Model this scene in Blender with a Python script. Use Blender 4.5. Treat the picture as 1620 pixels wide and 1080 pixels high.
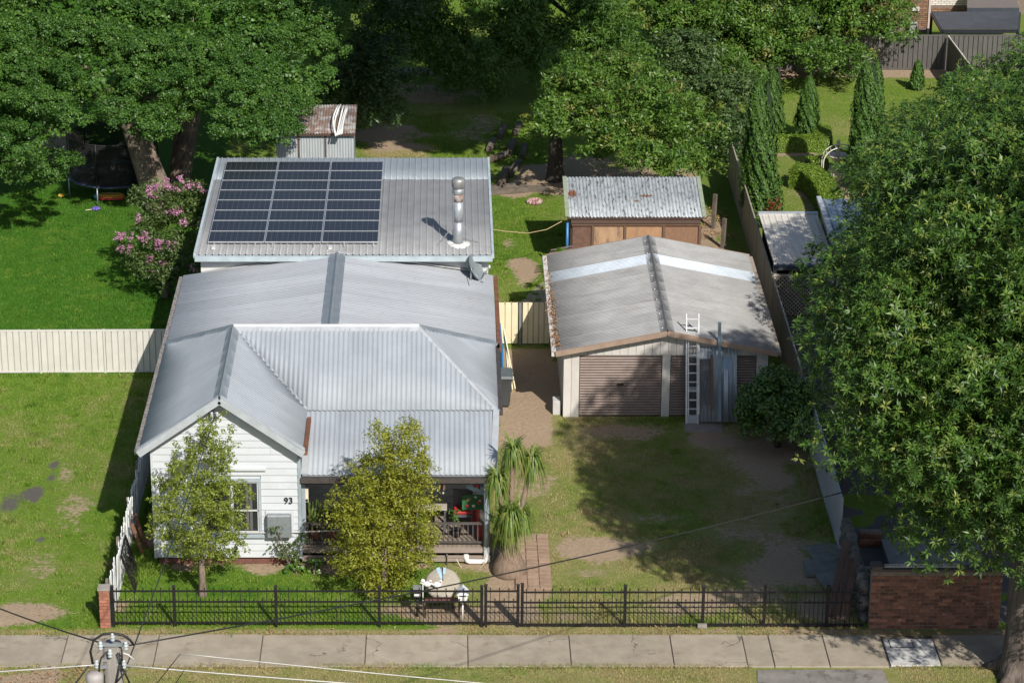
import bpy, bmesh, math, random
import numpy as np
from mathutils import Vector, Matrix
for o in list(bpy.data.objects): bpy.data.objects.remove(o)
sc = bpy.context.scene
COL = sc.collection
R = math.radians
# ------------------------------------------------------------------ camera
FPX, CX = 4400.0, 704.0
PITCH = math.atan(1735.0 / FPX)
_c, _s = math.cos(PITCH), math.sin(PITCH)
CAM_D, CAM_H = 59.0706, 30.5666
cam = bpy.data.cameras.new('camera')
cam.sensor_width = 36.0
cam.lens = FPX / 1620 * 36
cam.shift_x = (810 - CX) / 1620
cam.clip_start = 1.0
cam.clip_end = 900.0
camo = bpy.data.objects.new('camera', cam)
camo.location = (0, -CAM_D, CAM_H)
camo.rotation_euler = (math.pi / 2 - PITCH, 0, 0)
COL.objects.link(camo)
sc.camera = camo
# ------------------------------------------------------------------ sky, sun, exposure
SUN_EL, SUN_AZ = R(40), R(23)          # azimuth measured from the street side towards the right
w = bpy.data.worlds.new('World'); sc.world = w; w.use_nodes = True
wn = w.node_tree.nodes; wl = w.node_tree.links
sky = wn.new('ShaderNodeTexSky'); sky.sky_type = 'NISHITA'; sky.sun_disc = False
sky.sun_elevation = SUN_EL; sky.sun_rotation = math.pi - SUN_AZ
sky.air_density = 1.0; sky.dust_density = 1.0
wl.new(sky.outputs[0], wn['Background'].inputs[0]); wn['Background'].inputs[1].default_value = 0.095
sl = bpy.data.lights.new('sun', 'SUN'); sl.energy = 4.9; sl.angle = R(0.55); sl.color = (1.0, 0.955, 0.88)
so = bpy.data.objects.new('sun', sl); COL.objects.link(so)
sd = Vector((math.sin(SUN_AZ) * math.cos(SUN_EL), -math.cos(SUN_AZ) * math.cos(SUN_EL), math.sin(SUN_EL)))
so.rotation_euler = sd.to_track_quat('Z', 'Y').to_euler(); so.location = (20, -40, 45)
sc.view_settings.view_transform = 'Standard'; sc.view_settings.look = 'None'
sc.view_settings.exposure = 0.24; sc.view_settings.gamma = 1.0; sc.view_settings.use_curve_mapping = False
sc.render.engine = 'CYCLES'

# ------------------------------------------------------------------ survey helpers: photo point -> place
def G(px, py, z=0.0):
    """point of the horizontal level z"""
    a = (540 - py) / FPX; q = z - CAM_H
    t = (-q * _c - a * q * _s) / (_s - a * _c)
    return Vector(((px - CX) * (t * _c - q * _s) / FPX, t - CAM_D, z))
def A(px, py, Y):
    """point of the vertical plane at depth Y"""
    a = (540 - py) / FPX; t = Y + CAM_D
    q = (a * t * _c - t * _s) / (_c + a * _s)
    return Vector(((px - CX) * (t * _c - q * _s) / FPX, Y, q + CAM_H))

# ------------------------------------------------------------------ object helpers
W = {}
def _w(o): return W.get(o.name, Vector((0, 0, 0))) if o else Vector((0, 0, 0))
def link(o, parent=None):
    COL.objects.link(o)
    if parent: o.parent = parent
def tag(o, label=None, cat=None, group=None, kind=None):
    if label: o['label'] = label
    if cat: o['category'] = cat
    if group: o['group'] = group
    if kind: o['kind'] = kind
    return o
def thing(name, label, cat, loc, group=None):
    o = bpy.data.objects.new(name, None); o.empty_display_size = 0.2
    link(o); o.location = loc; W[o.name] = Vector(loc)
    return tag(o, label, cat, group)

class MB:
    def __init__(s): s.v = []; s.f = []; s.sm = []
    def add(s, vs, fs, smooth=False):
        n = len(s.v); s.v += [tuple(v) for v in vs]; s.f += [tuple(i + n for i in f) for f in fs]; s.sm += [smooth] * len(fs); return s
    def box(s, x0, x1, y0, y1, z0, z1):
        return s.add([(x0,y0,z0),(x1,y0,z0),(x1,y1,z0),(x0,y1,z0),(x0,y0,z1),(x1,y0,z1),(x1,y1,z1),(x0,y1,z1)],
                     [(0,3,2,1),(4,5,6,7),(0,1,5,4),(1,2,6,5),(2,3,7,6),(3,0,4,7)])
    def bar(s, p0, p1, w, h, up=(0, 0, 1)):
        p0, p1 = Vector(p0), Vector(p1); d = (p1 - p0).normalized(); u = Vector(up)
        a = d.cross(u)
        if a.length < 1e-4: a = d.cross(Vector((1, 0, 0)))
        a.normalize(); b = a.cross(d).normalized()
        a *= w / 2; b *= h / 2
        vs = [p + sa * a + sb * b for p in (p0, p1) for sa, sb in ((-1,-1),(1,-1),(1,1),(-1,1))]
        return s.add(vs, [(0,1,2,3),(7,6,5,4),(0,4,5,1),(1,5,6,2),(2,6,7,3),(3,7,4,0)])
    def tube(s, pts, r, n=8, cap=True, smooth=True):
        pts = [Vector(p) for p in pts]; m = len(pts)
        rr = r if isinstance(r, (list, tuple)) else [r] * m
        vs = []; ref = None
        for i, p in enumerate(pts):
            d = (pts[min(i + 1, m - 1)] - pts[max(i - 1, 0)]).normalized()
            if ref is None: ref = Vector((0, 0, 1)) if abs(d.z) < .9 else Vector((1, 0, 0))
            a = d.cross(ref).normalized(); b = a.cross(d).normalized(); ref = b
            for k in range(n):
                t = 2 * math.pi * k / n; vs.append(p + a * math.cos(t) * rr[i] + b * math.sin(t) * rr[i])
        fs = [(i*n+k, (i+1)*n+k, (i+1)*n+(k+1) % n, i*n+(k+1) % n) for i in range(m - 1) for k in range(n)]
        s.add(vs, fs, smooth)
        if cap:
            b = len(s.v) - len(vs)
            s.f += [tuple(b + k for k in range(n)), tuple(b + (m-1)*n + k for k in reversed(range(n)))]; s.sm += [False, False]
        return s
    def lathe(s, prof, c=(0, 0, 0), n=16, smooth=True):
        c = Vector(c); vs = []; m = len(prof)
        for r, z in prof:
            for k in range(n):
                t = 2 * math.pi * k / n; vs.append(c + Vector((r * math.cos(t), r * math.sin(t), z)))
        fs = [(i*n+k, i*n+(k+1) % n, (i+1)*n+(k+1) % n, (i+1)*n+k) for i in range(m - 1) for k in range(n)]
        fs += [tuple(reversed(range(n))), tuple((m-1)*n + k for k in range(n))]
        return s.add(vs, fs, smooth)
    def slab(s, poly, nrm, t):
        """flat polygon (3-D points) given thickness t below it along nrm"""
        nrm = Vector(nrm).normalized(); n = len(poly)
        top = [Vector(p) for p in poly]; bot = [p - nrm * t for p in top]
        return s.add(top + bot, [tuple(range(n)), tuple(reversed(range(n, 2*n)))] + [(i, n+i, n+(i+1) % n, (i+1) % n) for i in range(n)])
    def blob(s, c, r, seed=0, n=10, m=7, rough=.15):
        rg = random.Random(seed); c = Vector(c); vs = []
        ph = [rg.uniform(0, 6.3) for _ in range(6)]
        for i in range(m + 1):
            th = math.pi * i / m
            for k in range(n):
                a = 2 * math.pi * k / n
                q = 1 + rough * (math.sin(2*a + ph[0] + 1.5*th) + math.sin(3*a + ph[1]) * math.sin(2*th + ph[2]) + .6 * math.sin(5*a + ph[3] + 3*th)) * math.sin(th)
                vs.append(c + Vector((r[0]*math.sin(th)*math.cos(a)*q, r[1]*math.sin(th)*math.sin(a)*q, r[2]*math.cos(th)*q)))
        fs = [(i*n+k, (i+1)*n+k, (i+1)*n+(k+1) % n, i*n+(k+1) % n) for i in range(m) for k in range(n)]
        return s.add(vs, fs, True)
    def build(s, name, mat, parent=None, loc=None, label=None, bevel=0, mesh_only=False):
        off = Vector(loc) if loc is not None else _w(parent)
        me = bpy.data.meshes.new(name)
        me.from_pydata([(v[0]-off.x, v[1]-off.y, v[2]-off.z) for v in s.v], [], s.f)
        me.polygons.foreach_set('use_smooth', s.sm)
        me.materials.append(mat); me.update()
        if bevel:
            bm = bmesh.new(); bm.from_mesh(me)
            bmesh.ops.bevel(bm, geom=[e for e in bm.edges if e.is_manifold], offset=bevel, segments=1, affect='EDGES')
            bm.to_mesh(me); bm.free()
        if mesh_only: return me
        o = bpy.data.objects.new(name, me); link(o, parent)
        if parent: o.location = off - _w(parent)
        else: o.location = off
        W[o.name] = off
        if label: o['label'] = label
        return o

def solo(mb, name, mat, label, cat, loc, group=None, bevel=0):
    return tag(mb.build(name, mat, None, loc, bevel=bevel), label, cat, group)
def inst(me, name, parent, loc, rot=(0, 0, 0), scale=(1, 1, 1)):
    o = bpy.data.objects.new(name, me); link(o, parent)
    o.location = Vector(loc) - _w(parent); o.rotation_euler = rot; o.scale = scale
    W[o.name] = Vector(loc)
    return o
def structure(mb, name, mat, loc=(0, 0, 0)):
    return tag(mb.build(name, mat, None, loc), kind='structure')

# ------------------------------------------------------------------ materials
MATS = {}
def nodes_of(name):
    m = bpy.data.materials.new(name); m.use_nodes = True; nt = m.node_tree
    return m, nt, nt.nodes, nt.links, nt.nodes['Principled BSDF']
def node(N, t, **k):
    n = N.new(t)
    for a, b in k.items(): setattr(n, a, b)
    return n
def rgb(c): return (c[0], c[1], c[2], 1)
def mixc(N, L, f, a, b, blend='MIX'):
    n = N.new('ShaderNodeMix'); n.data_type = 'RGBA'; n.blend_type = blend
    for sock, val in ((n.inputs[0], f), (n.inputs[6], a), (n.inputs[7], b)):
        if hasattr(val, 'is_linked'): L.new(val, sock)
        elif isinstance(val, (int, float)): sock.default_value = val
        else: sock.default_value = rgb(val)
    return n.outputs[2]
def mathn(N, L, op, a, b=None, c=None, clamp=False):
    n = N.new('ShaderNodeMath'); n.operation = op; n.use_clamp = clamp
    for i, val in enumerate((a, b, c)):
        if val is None: continue
        if hasattr(val, 'is_linked'): L.new(val, n.inputs[i])
        else: n.inputs[i].default_value = val
    return n.outputs[0]
def ramp(N, L, f, lo, hi):
    n = N.new('ShaderNodeMapRange'); n.interpolation_type = 'SMOOTHSTEP'
    L.new(f, n.inputs[0]); n.inputs[1].default_value = lo; n.inputs[2].default_value = hi
    return n.outputs[0]
def noise(N, L, vec, scale, detail=3, rough=.55, dist=0, stretch=None):
    if stretch:
        mp = N.new('ShaderNodeMapping'); mp.inputs['Scale'].default_value = stretch; L.new(vec, mp.inputs[0]); vec = mp.outputs[0]
    n = N.new('ShaderNodeTexNoise'); n.inputs['Scale'].default_value = scale; n.inputs['Detail'].default_value = detail
    n.inputs['Roughness'].default_value = rough; n.inputs['Distortion'].default_value = dist
    L.new(vec, n.inputs['Vector']); return n.outputs[0]
def coords(N, L, rnd=True):
    tc = N.new('ShaderNodeTexCoord')
    if not rnd: return tc.outputs['Object'], None
    oi = N.new('ShaderNodeObjectInfo')
    ad = N.new('ShaderNodeVectorMath'); ad.operation = 'MULTIPLY_ADD'
    cb = N.new('ShaderNodeCombineXYZ')
    for i in range(3): L.new(oi.outputs['Random'], cb.inputs[i])
    L.new(cb.outputs[0], ad.inputs[0]); ad.inputs[1].default_value = (37, 53, 71); L.new(tc.outputs['Object'], ad.inputs[2])
    return ad.outputs[0], oi.outputs['Random']
def M(name, c1, c2=None, scale=4., rough=.6, metal=0., bump=0., bscale=60., rand=0., stretch=None, dirt=None, dscale=2., dlo=.55, dhi=.75, dstretch=None, spec=.5, contrast=(.3, .7), rhi=None):
    if name in MATS: return MATS[name]
    m, nt, N, L, B = nodes_of(name)
    v, rnd = coords(N, L)
    c2 = c2 or tuple(x * .82 for x in c1)
    col = mixc(N, L, ramp(N, L, noise(N, L, v, scale, 5, .6, 0, stretch), *contrast), c1, c2)
    if dirt:
        col = mixc(N, L, ramp(N, L, noise(N, L, v, dscale, 6, .65, .3, dstretch), dlo, dhi), col, dirt)
    if rand:
        hs = N.new('ShaderNodeHueSaturation'); L.new(col, hs.inputs['Color'])
        L.new(mathn(N, L, 'MULTIPLY_ADD', rnd, rand * 2, 1 - rand), hs.inputs['Value']); col = hs.outputs[0]
    L.new(col, B.inputs['Base Color'])
    B.inputs['Roughness'].default_value = rough; B.inputs['Metallic'].default_value = metal
    B.inputs['Specular IOR Level'].default_value = spec
    if rhi: L.new(mathn(N, L, 'MULTIPLY_ADD', noise(N, L, v, scale * 1.7, 3), rhi - rough, rough), B.inputs['Roughness'])
    if bump:
        bp = N.new('ShaderNodeBump'); bp.inputs['Strength'].default_value = bump; bp.inputs['Distance'].default_value = .02
        L.new(noise(N, L, v, bscale, 4, .6, 0, stretch), bp.inputs['Height']); L.new(bp.outputs[0], B.inputs['Normal'])
    MATS[name] = m
    return m
def leafmat(name, dark, mid, light, trans=.35, rough=.45, odd=None, oddamt=.0, spec=.4):
    """leaf colour varies leaf by leaf (rnd) and twig by twig (cl)"""
    m, nt, N, L, B = nodes_of(name)
    a1 = node(N, 'ShaderNodeAttribute', attribute_name='rnd'); a2 = node(N, 'ShaderNodeAttribute', attribute_name='cl')
    f = mathn(N, L, 'MULTIPLY_ADD', a1.outputs['Fac'], .55, mathn(N, L, 'MULTIPLY', a2.outputs['Fac'], .45))
    c = mixc(N, L, ramp(N, L, f, .05, .5), dark, mid)
    c = mixc(N, L, ramp(N, L, f, .5, .95), c, light)
    if odd:
        o = mathn(N, L, 'FRACT', mathn(N, L, 'MULTIPLY', a2.outputs['Fac'], 17.3))
        c = mixc(N, L, mathn(N, L, 'MULTIPLY', mathn(N, L, 'LESS_THAN', o, oddamt), a1.outputs['Fac']), c, odd)
    L.new(c, B.inputs['Base Color']); B.inputs['Roughness'].default_value = rough; B.inputs['Specular IOR Level'].default_value = spec
    tr = N.new('ShaderNodeBsdfTranslucent'); L.new(mixc(N, L, .5, c, (light[0]*1.3, light[1]*1.25, light[2])), tr.inputs['Color'])
    mx = N.new('ShaderNodeMixShader'); mx.inputs[0].default_value = trans
    L.new(B.outputs[0], mx.inputs[1]); L.new(tr.outputs[0], mx.inputs[2]); L.new(mx.outputs[0], N['Material Output'].inputs['Surface'])
    return m
# ------------------------------------------------------------------ ground
NRG = np.random.default_rng(7)
GX0, GX1, GY0, GY1, GS = -32.0, 38.0, -9.0, 78.0, 0.25
gx = np.arange(GX0, GX1 + .01, GS); gy = np.arange(GY0, GY1 + .01, GS)
XX, YY = np.meshgrid(gx, gy)
def vnoise(X, Y, s, seed):
    r = np.random.default_rng(seed).random((64, 64))
    x = X * s; y = Y * s; xi = np.floor(x).astype(int); yi = np.floor(y).astype(int); fx = x - xi; fy = y - yi
    fx = fx*fx*(3-2*fx); fy = fy*fy*(3-2*fy)
    g = lambda a, b: r[a % 64, b % 64]
    return (g(xi, yi)*(1-fx)+g(xi+1, yi)*fx)*(1-fy)+(g(xi, yi+1)*(1-fx)+g(xi+1, yi+1)*fx)*fy
dirt = np.zeros_like(XX); dry = np.full_like(XX, .35); dark = np.zeros_like(XX)
def patch(arr, px, py, rx, ry, val=1., soft=.8, op='max'):
    c = G(px, py); q = np.sqrt(((XX - c.x)/rx)**2 + ((YY - c.y)/ry)**2) + (vnoise(XX, YY, 1.3, 3) - .5)*.9
    m = np.clip((1.15 - q)/soft, 0, 1) * val
    np.maximum(arr, m, out=arr)
def rect(arr, x0, x1, y0, y1, val=1., soft=.3, add=False):
    jx = (vnoise(XX, YY, 1.1, 5) - .5)*.6; d = np.minimum(np.minimum(XX - x0, x1 - XX), np.minimum(YY - y0, y1 - YY)) + jx
    m = np.clip(d/soft, 0, 1)*val
    np.maximum(arr, m, out=arr)
# dryness of the grass zone by zone
dry[(XX < -7.9) & (YY > 15.9)] = .05
zl = (XX < -7.9) & (YY <= 15.9); dry[zl] = (.27 + .34*vnoise(XX, YY, .35, 9))[zl]
zf = (XX >= -7.9) & (XX < 10) & (YY < 14); dry[zf] = (.52 + .36*vnoise(XX, YY, .5, 10))[zf]
zf2 = zf & (XX < -.2); dry[zf2] = (.22 + .25*vnoise(XX, YY, .6, 11))[zf2]
zb = (XX >= -7.9) & (XX < 10) & (YY >= 14); dry[zb] = (.3 + .3*vnoise(XX, YY, .5, 12))[zb]
zr = (XX >= 10); dry[zr] = (.38 + .3*vnoise(XX, YY, .4, 13))[zr]
dry[YY < -1.9] = (.6 + .35*vnoise(XX, YY, .5, 15))[YY < -1.9]; dry[(YY > -.6) & (YY < 0)] = .9
patch(dry, 600, 240, 2.6, 2.0, .95); patch(dry, 120, 560, 9, 1.2, .1)
# bare earth
rect(dirt, 1.5, 3.35, 10.2, 18.0, 1.); patch(dirt, 835, 690, 1.3, 1.6, .8); patch(dirt, 845, 760, .8, 1.6, .55)
patch(dirt, 955, 868, 1.35, .95, .9); patch(dirt, 930, 905, 1.6, .6, .62); rect(dirt, .85, 2.55, .1, 4.6, .9)
patch(dirt, 780, 975, 1.9, .55, .9); patch(dirt, 690, 965, 1.6, .5, .7)
patch(dirt, 990, 682, 1.6, .7, .62); patch(dirt, 1130, 690, 1.0, 1.0, .8); patch(dirt, 1210, 745, 1.0, 2.6, .72); patch(dirt, 1180, 850, 1.8, 1.3, .56)
patch(dirt, 1255, 900, 1.6, 1.6, .8); patch(dirt, 1150, 950, 2.6, 1.0, .6); patch(dirt, 1030, 820, 1.1, .6, .52); patch(dirt, 1300, 960, 1.2, 1.2, .9)
patch(dirt, 830, 430, .65, 2.0, .85); patch(dirt, 800, 385, .5, 1.2, .5)
patch(dirt, 590, 212, 2.2, 2.4, .85); patch(dirt, 680, 150, 3.5, 2.5, .62); patch(dirt, 830, 290, 1.4, 2.0, .9); patch(dirt, 960, 285, 4.6, 3.0, .9); patch(dirt, 760, 200, 1.6, 4, .5)
patch(dirt, 1130, 420, .7, 9, .9); patch(dirt, 1240, 690, .9, 2.5, .9)
patch(dirt, 120, 800, .8, 1.8, .5); patch(dirt, 60, 900, .9, 1.4, .46); patch(dirt, 30, 970, 1.3, .9, .85); patch(dirt, 105, 745, .4, 1.2, .5); patch(dirt, 190, 960, .3, .6, .6)
patch(dirt, 95, 225, 1.6, 3.2, .7); rect(dirt, -7.7, -7.2, 3.0, 9.5, .9); rect(dirt, -7.1, 1.3, 2.75, 3.6, .72)
rect(dirt, 11.0, 22.0, 46.6, 48.2, .95); patch(dirt, 1290, 300, .9, 3.0, .8); patch(dirt, 1330, 290, .8, 3.0, .9); rect(dirt, 10.6, 13.8, 36.6, 38.2, .8)
rect(dirt, -14, -8.8, -3.9, -2.15, .72); rect(dirt, -8, 10.0, -.5, -.1, .64); rect(dirt, 9.9, 14, -.75, -.1, .9); rect(dirt, 10.0, 24.0, -.1, 30.0, .0)
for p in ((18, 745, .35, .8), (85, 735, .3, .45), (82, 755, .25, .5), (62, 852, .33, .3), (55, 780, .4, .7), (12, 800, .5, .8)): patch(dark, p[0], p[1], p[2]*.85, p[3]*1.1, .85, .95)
zz = .03*(vnoise(XX, YY, .45, 21) - .5) + .02*(vnoise(XX, YY, 1.4, 22) - .5)
zz[(np.abs(YY + 1.25) < 1.4)] = -.012
ny, nx = XX.shape
me = bpy.data.meshes.new('ground')
co = np.stack([XX.ravel(), YY.ravel(), zz.ravel()], 1).astype(np.float32)
ii = (np.arange(ny-1)[:, None]*nx + np.arange(nx-1)[None, :]).ravel()
quads = np.stack([ii, ii+1, ii+nx+1, ii+nx], 1)
def np_mesh(me, co, quads, k=4):
    me.vertices.add(len(co)); me.vertices.foreach_set('co', co.astype(np.float32).ravel())
    nf = len(quads); me.loops.add(nf*k); me.loops.foreach_set('vertex_index', quads.astype(np.int32).ravel())
    me.polygons.add(nf); me.polygons.foreach_set('loop_start', (np.arange(nf)*k).astype(np.int32)); me.polygons.foreach_set('loop_total', np.full(nf, k, np.int32))
    me.update(calc_edges=True); me.validate()
def fattr(me, name, arr):
    a = me.attributes.new(name, 'FLOAT', 'POINT'); a.data.foreach_set('value', np.asarray(arr, np.float32).ravel())
np_mesh(me, co, quads)
me.polygons.foreach_set('use_smooth', [True]*len(me.polygons))
fattr(me, 'dirt', dirt); fattr(me, 'dry', dry); fattr(me, 'dark', dark)

LUSH, FRESH, STRAW = (.058, .155, .014), (.140, .225, .028), (.32, .275, .125)
def ground_material():
    m, nt, N, L, B = nodes_of('lawn_and_earth')
    v, _ = coords(N, L, False)
    at = lambda n: node(N, 'ShaderNodeAttribute', attribute_name=n).outputs['Fac']
    n1 = noise(N, L, v, .8, 5, .6); n2 = noise(N, L, v, 9, 5, .7); n3 = noise(N, L, v, 38, 4, .75); n4 = noise(N, L, v, 3.1, 6, .7)
    d = mathn(N, L, 'ADD', at('dry'), mathn(N, L, 'MULTIPLY_ADD', n4, .6, -.3))
    g = mixc(N, L, ramp(N, L, d, 0., .45), LUSH, FRESH); g = mixc(N, L, ramp(N, L, d, .4, .95), g, STRAW)
    g = mixc(N, L, ramp(N, L, n3, .25, .8), mixc(N, L, 1., g, (.5, .5, .5), 'MULTIPLY'), mixc(N, L, 1., g, (1.25, 1.25, 1.2), 'MULTIPLY'))
    e = mixc(N, L, ramp(N, L, n2, .25, .75), (.27, .195, .13), (.42, .32, .22)); e = mixc(N, L, ramp(N, L, n1, .35, .7), e, (.33, .245, .165))
    e = mixc(N, L, ramp(N, L, n3, .55, .8), e, (.17, .12, .08))
    k = mathn(N, L, 'ADD', at('dirt'), mathn(N, L, 'MULTIPLY_ADD', n2, 1.0, -.5)); k = mathn(N, L, 'ADD', k, mathn(N, L, 'MULTIPLY_ADD', n4, .8, -.4)); k = mathn(N, L, 'ADD', k, mathn(N, L, 'MULTIPLY_ADD', n3, .75, -.375))
    c = mixc(N, L, ramp(N, L, k, .38, .62), g, e)
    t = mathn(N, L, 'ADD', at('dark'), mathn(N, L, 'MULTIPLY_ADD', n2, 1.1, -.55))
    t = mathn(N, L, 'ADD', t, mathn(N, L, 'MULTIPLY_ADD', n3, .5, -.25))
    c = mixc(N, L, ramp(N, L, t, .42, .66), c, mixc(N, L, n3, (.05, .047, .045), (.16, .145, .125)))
    L.new(c, B.inputs['Base Color']); B.inputs['Roughness'].default_value = .95; B.inputs['Specular IOR Level'].default_value = .1
    bp = N.new('ShaderNodeBump'); bp.inputs['Strength'].default_value = .8; bp.inputs['Distance'].default_value = .04
    L.new(mathn(N, L, 'MULTIPLY_ADD', n3, .6, n2), bp.inputs['Height']); L.new(bp.outputs[0], B.inputs['Normal'])
    return m
me.materials.append(ground_material())
go = bpy.data.objects.new('ground', me); link(go); tag(go, kind='structure')
# the district beyond the plot, a little lower than the surveyed ground
mb = MB()
for x0, x1, y0, y1 in ((-420, 420, GY1, 700), (-420, GX0, -200, GY1), (GX1, 420, -200, GY1), (GX0, GX1, -200, GY0)): mb.add([(x0, y0, -.02), (x1, y0, -.02), (x1, y1, -.02), (x0, y1, -.02)], [(0, 1, 2, 3)])
structure(mb, 'terrain', M('far_grass', (.06, .11, .025), (.12, .13, .05), .3, .95))
# road and kerb, below the edge of the photograph
asph = M('asphalt', (.055, .053, .052), (.085, .082, .078), 3, .9, bump=.3, bscale=120)
structure(MB().box(-60, 60, -15.5, -8.6, -.35, -.005), 'road', asph)
structure(MB().box(-60, 60, -8.6, -8.35, -.3, .13), 'kerb', M('kerb_concrete', (.33, .31, .28), None, 4, .9))
# ------------------------------------------------------------------ footpath
conc = M('footpath_concrete', (.345, .295, .225), (.275, .232, .175), 2.2, .92, bump=.25, bscale=90, rand=.06, dirt=(.22, .175, .125), dscale=2.4, dlo=.5, dhi=.8)
def crack_up(m):
    nt = m.node_tree; N = nt.nodes; L = nt.links; B = N['Principled BSDF']; src = B.inputs['Base Color'].links[0].from_socket
    v, _ = coords(N, L)
    vo = N.new('ShaderNodeTexVoronoi'); vo.feature = 'DISTANCE_TO_EDGE'; vo.inputs['Scale'].default_value = .55
    wv = N.new('ShaderNodeVectorMath'); wv.operation = 'MULTIPLY_ADD'; nz = N.new('ShaderNodeTexNoise'); nz.inputs['Scale'].default_value = 3.; nz.inputs['Detail'].default_value = 5; L.new(v, nz.inputs['Vector'])
    L.new(nz.outputs['Color'], wv.inputs[0]); wv.inputs[1].default_value = (.5, .5, .5); L.new(v, wv.inputs[2]); L.new(wv.outputs[0], vo.inputs['Vector'])
    cr = mathn(N, L, 'LESS_THAN', vo.outputs['Distance'], .006); cr = mathn(N, L, 'MULTIPLY', cr, ramp(N, L, noise(N, L, v, .8, 2), .5, .6))
    st = ramp(N, L, noise(N, L, v, 28, 5, .75), .56, .8)
    c = mixc(N, L, mathn(N, L, 'MULTIPLY', st, .45), src, (.13, .11, .085)); c = mixc(N, L, mathn(N, L, 'MULTIPLY', cr, .8), c, (.07, .06, .045)); L.new(c, B.inputs['Base Color'])
crack_up(conc)
fp = structure(MB().box(-24, 20, -2.04, -.5, -.15, .0), 'footpath', M('path_bed', (.12, .10, .075), None, 9, .95))
W[fp.name] = Vector((0, 0, 0))
xs = [-20.9, -18.5, -16.2, -13.7, -11.3, -8.9, -6.75, -4.3, -1.86, .53, 2.92, 5.3, 7.0, 7.62, 8.9, 10.27]
for i in range(len(xs) - 1):
    a, b = xs[i] + .012, xs[i+1] - .012; dy = random.Random(i).uniform(-.012, .012)
    MB().box(a, b, -2.05 + dy, -.47 + dy, -.12, .028 + random.Random(i+9).uniform(-.005, .006)).build('slab', conc, fp, bevel=.008)
for a, b in ((11.5, 13.4), (13.42, 15.8), (15.82, 18.2)):
    MB().box(a, b, -2.03, -.49, -.12, .026).build('slab', conc, fp, bevel=.008)
pit = solo(MB().box(10.31, 11.46, -2.03, -.72, -.1, .045), 'concrete_pit_cover', M('pale_concrete', (.5, .49, .47), (.42, .41, .39), 5, .85, bump=.1),
           'pale new concrete slab with square access lid, set in the footpath under the tree', 'pit cover', (10.9, -1.4, 0), bevel=.006)
lx0, lx1, ly0, ly1 = 10.42, 10.98, -1.18, -.78
MB().box(lx0+.02, lx1-.02, ly0+.02, ly1-.02, .02, .050).build('access_lid', M('pale_concrete', (.5,)*3), pit)
fr = MB()
for q in ((lx0, lx1, ly0, ly0+.02), (lx0, lx1, ly1-.02, ly1), (lx0, lx0+.02, ly0+.02, ly1-.02), (lx1-.02, lx1, ly0+.02, ly1-.02)): fr.box(*q, .03, .053)
fr.build('lid_frame', M('black_iron', (.02, .02, .021), None, 5, .6), pit)
# driveway crossover on the verge
dv = MB(); dv.add([(7.2, -2.2, .012), (10.1, -2.16, .012), (10.4, -8.35, .012), (6.6, -8.35, .012)], [(0, 1, 2, 3)])
structure(dv, 'driveway', M('old_asphalt', (.17, .155, .14), (.24, .22, .195), 2.5, .95, bump=.6, bscale=70, dirt=(.1, .09, .075), dscale=3, dlo=.5, dhi=.7))
structure(MB().add([(10.15, .2, .008), (24, .2, .008), (24, 20.4, .008), (10.15, 20.4, .008)], [(0, 1, 2, 3)]), 'side_driveway', M('dark_concrete', (.10, .094, .088), (.065, .06, .056), 1.6, .9, bump=.2, bscale=60))
# brick paver path inside the gate
pv = structure(MB().box(1.72, 2.62, 1.9, 5.0, -.06, .02), 'garden_path', M('path_sand', (.25, .18, .12), None, 12, .95))
W[pv.name] = Vector((0, 0, 0))
pm = M('paver_clay', (.34, .235, .165), (.26, .17, .115), 6, .9, bump=.3, bscale=60, rand=.12)
pme = MB().box(-.14, .14, -.095, .095, -.03, .03).build('paver', pm, mesh_only=True, bevel=.006)
rg = random.Random(4)
for j in range(15):
    for i in range(3):
        inst(pme, 'paver', pv, (1.87 + i*.3 + rg.uniform(-.006, .006), 2.02 + j*.206 + rg.uniform(-.008, .008), .018 + rg.uniform(-.006, .008)), (rg.uniform(-.02, .02), rg.uniform(-.02, .02), rg.uniform(-.04, .04)))
# concrete path behind the side gates
cp = MB(); pl = [G(*p, .02) for p in ((800, 497), (868, 497), (872, 440), (858, 446))]
cp.slab(pl, (0, 0, 1), .06); structure(cp, 'concrete_path', M('grey_path', (.30, .27, .235), (.22, .2, .17), 3, .9, bump=.3))
cp = MB(); pl = [G(*p, .02) for p in ((1083, 682), (1143, 682), (1143, 662), (1083, 662))]; cp.slab(pl, (0, 0, 1), .05)
structure(cp, 'garage_apron', M('grey_path', (.3,)*3))
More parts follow.
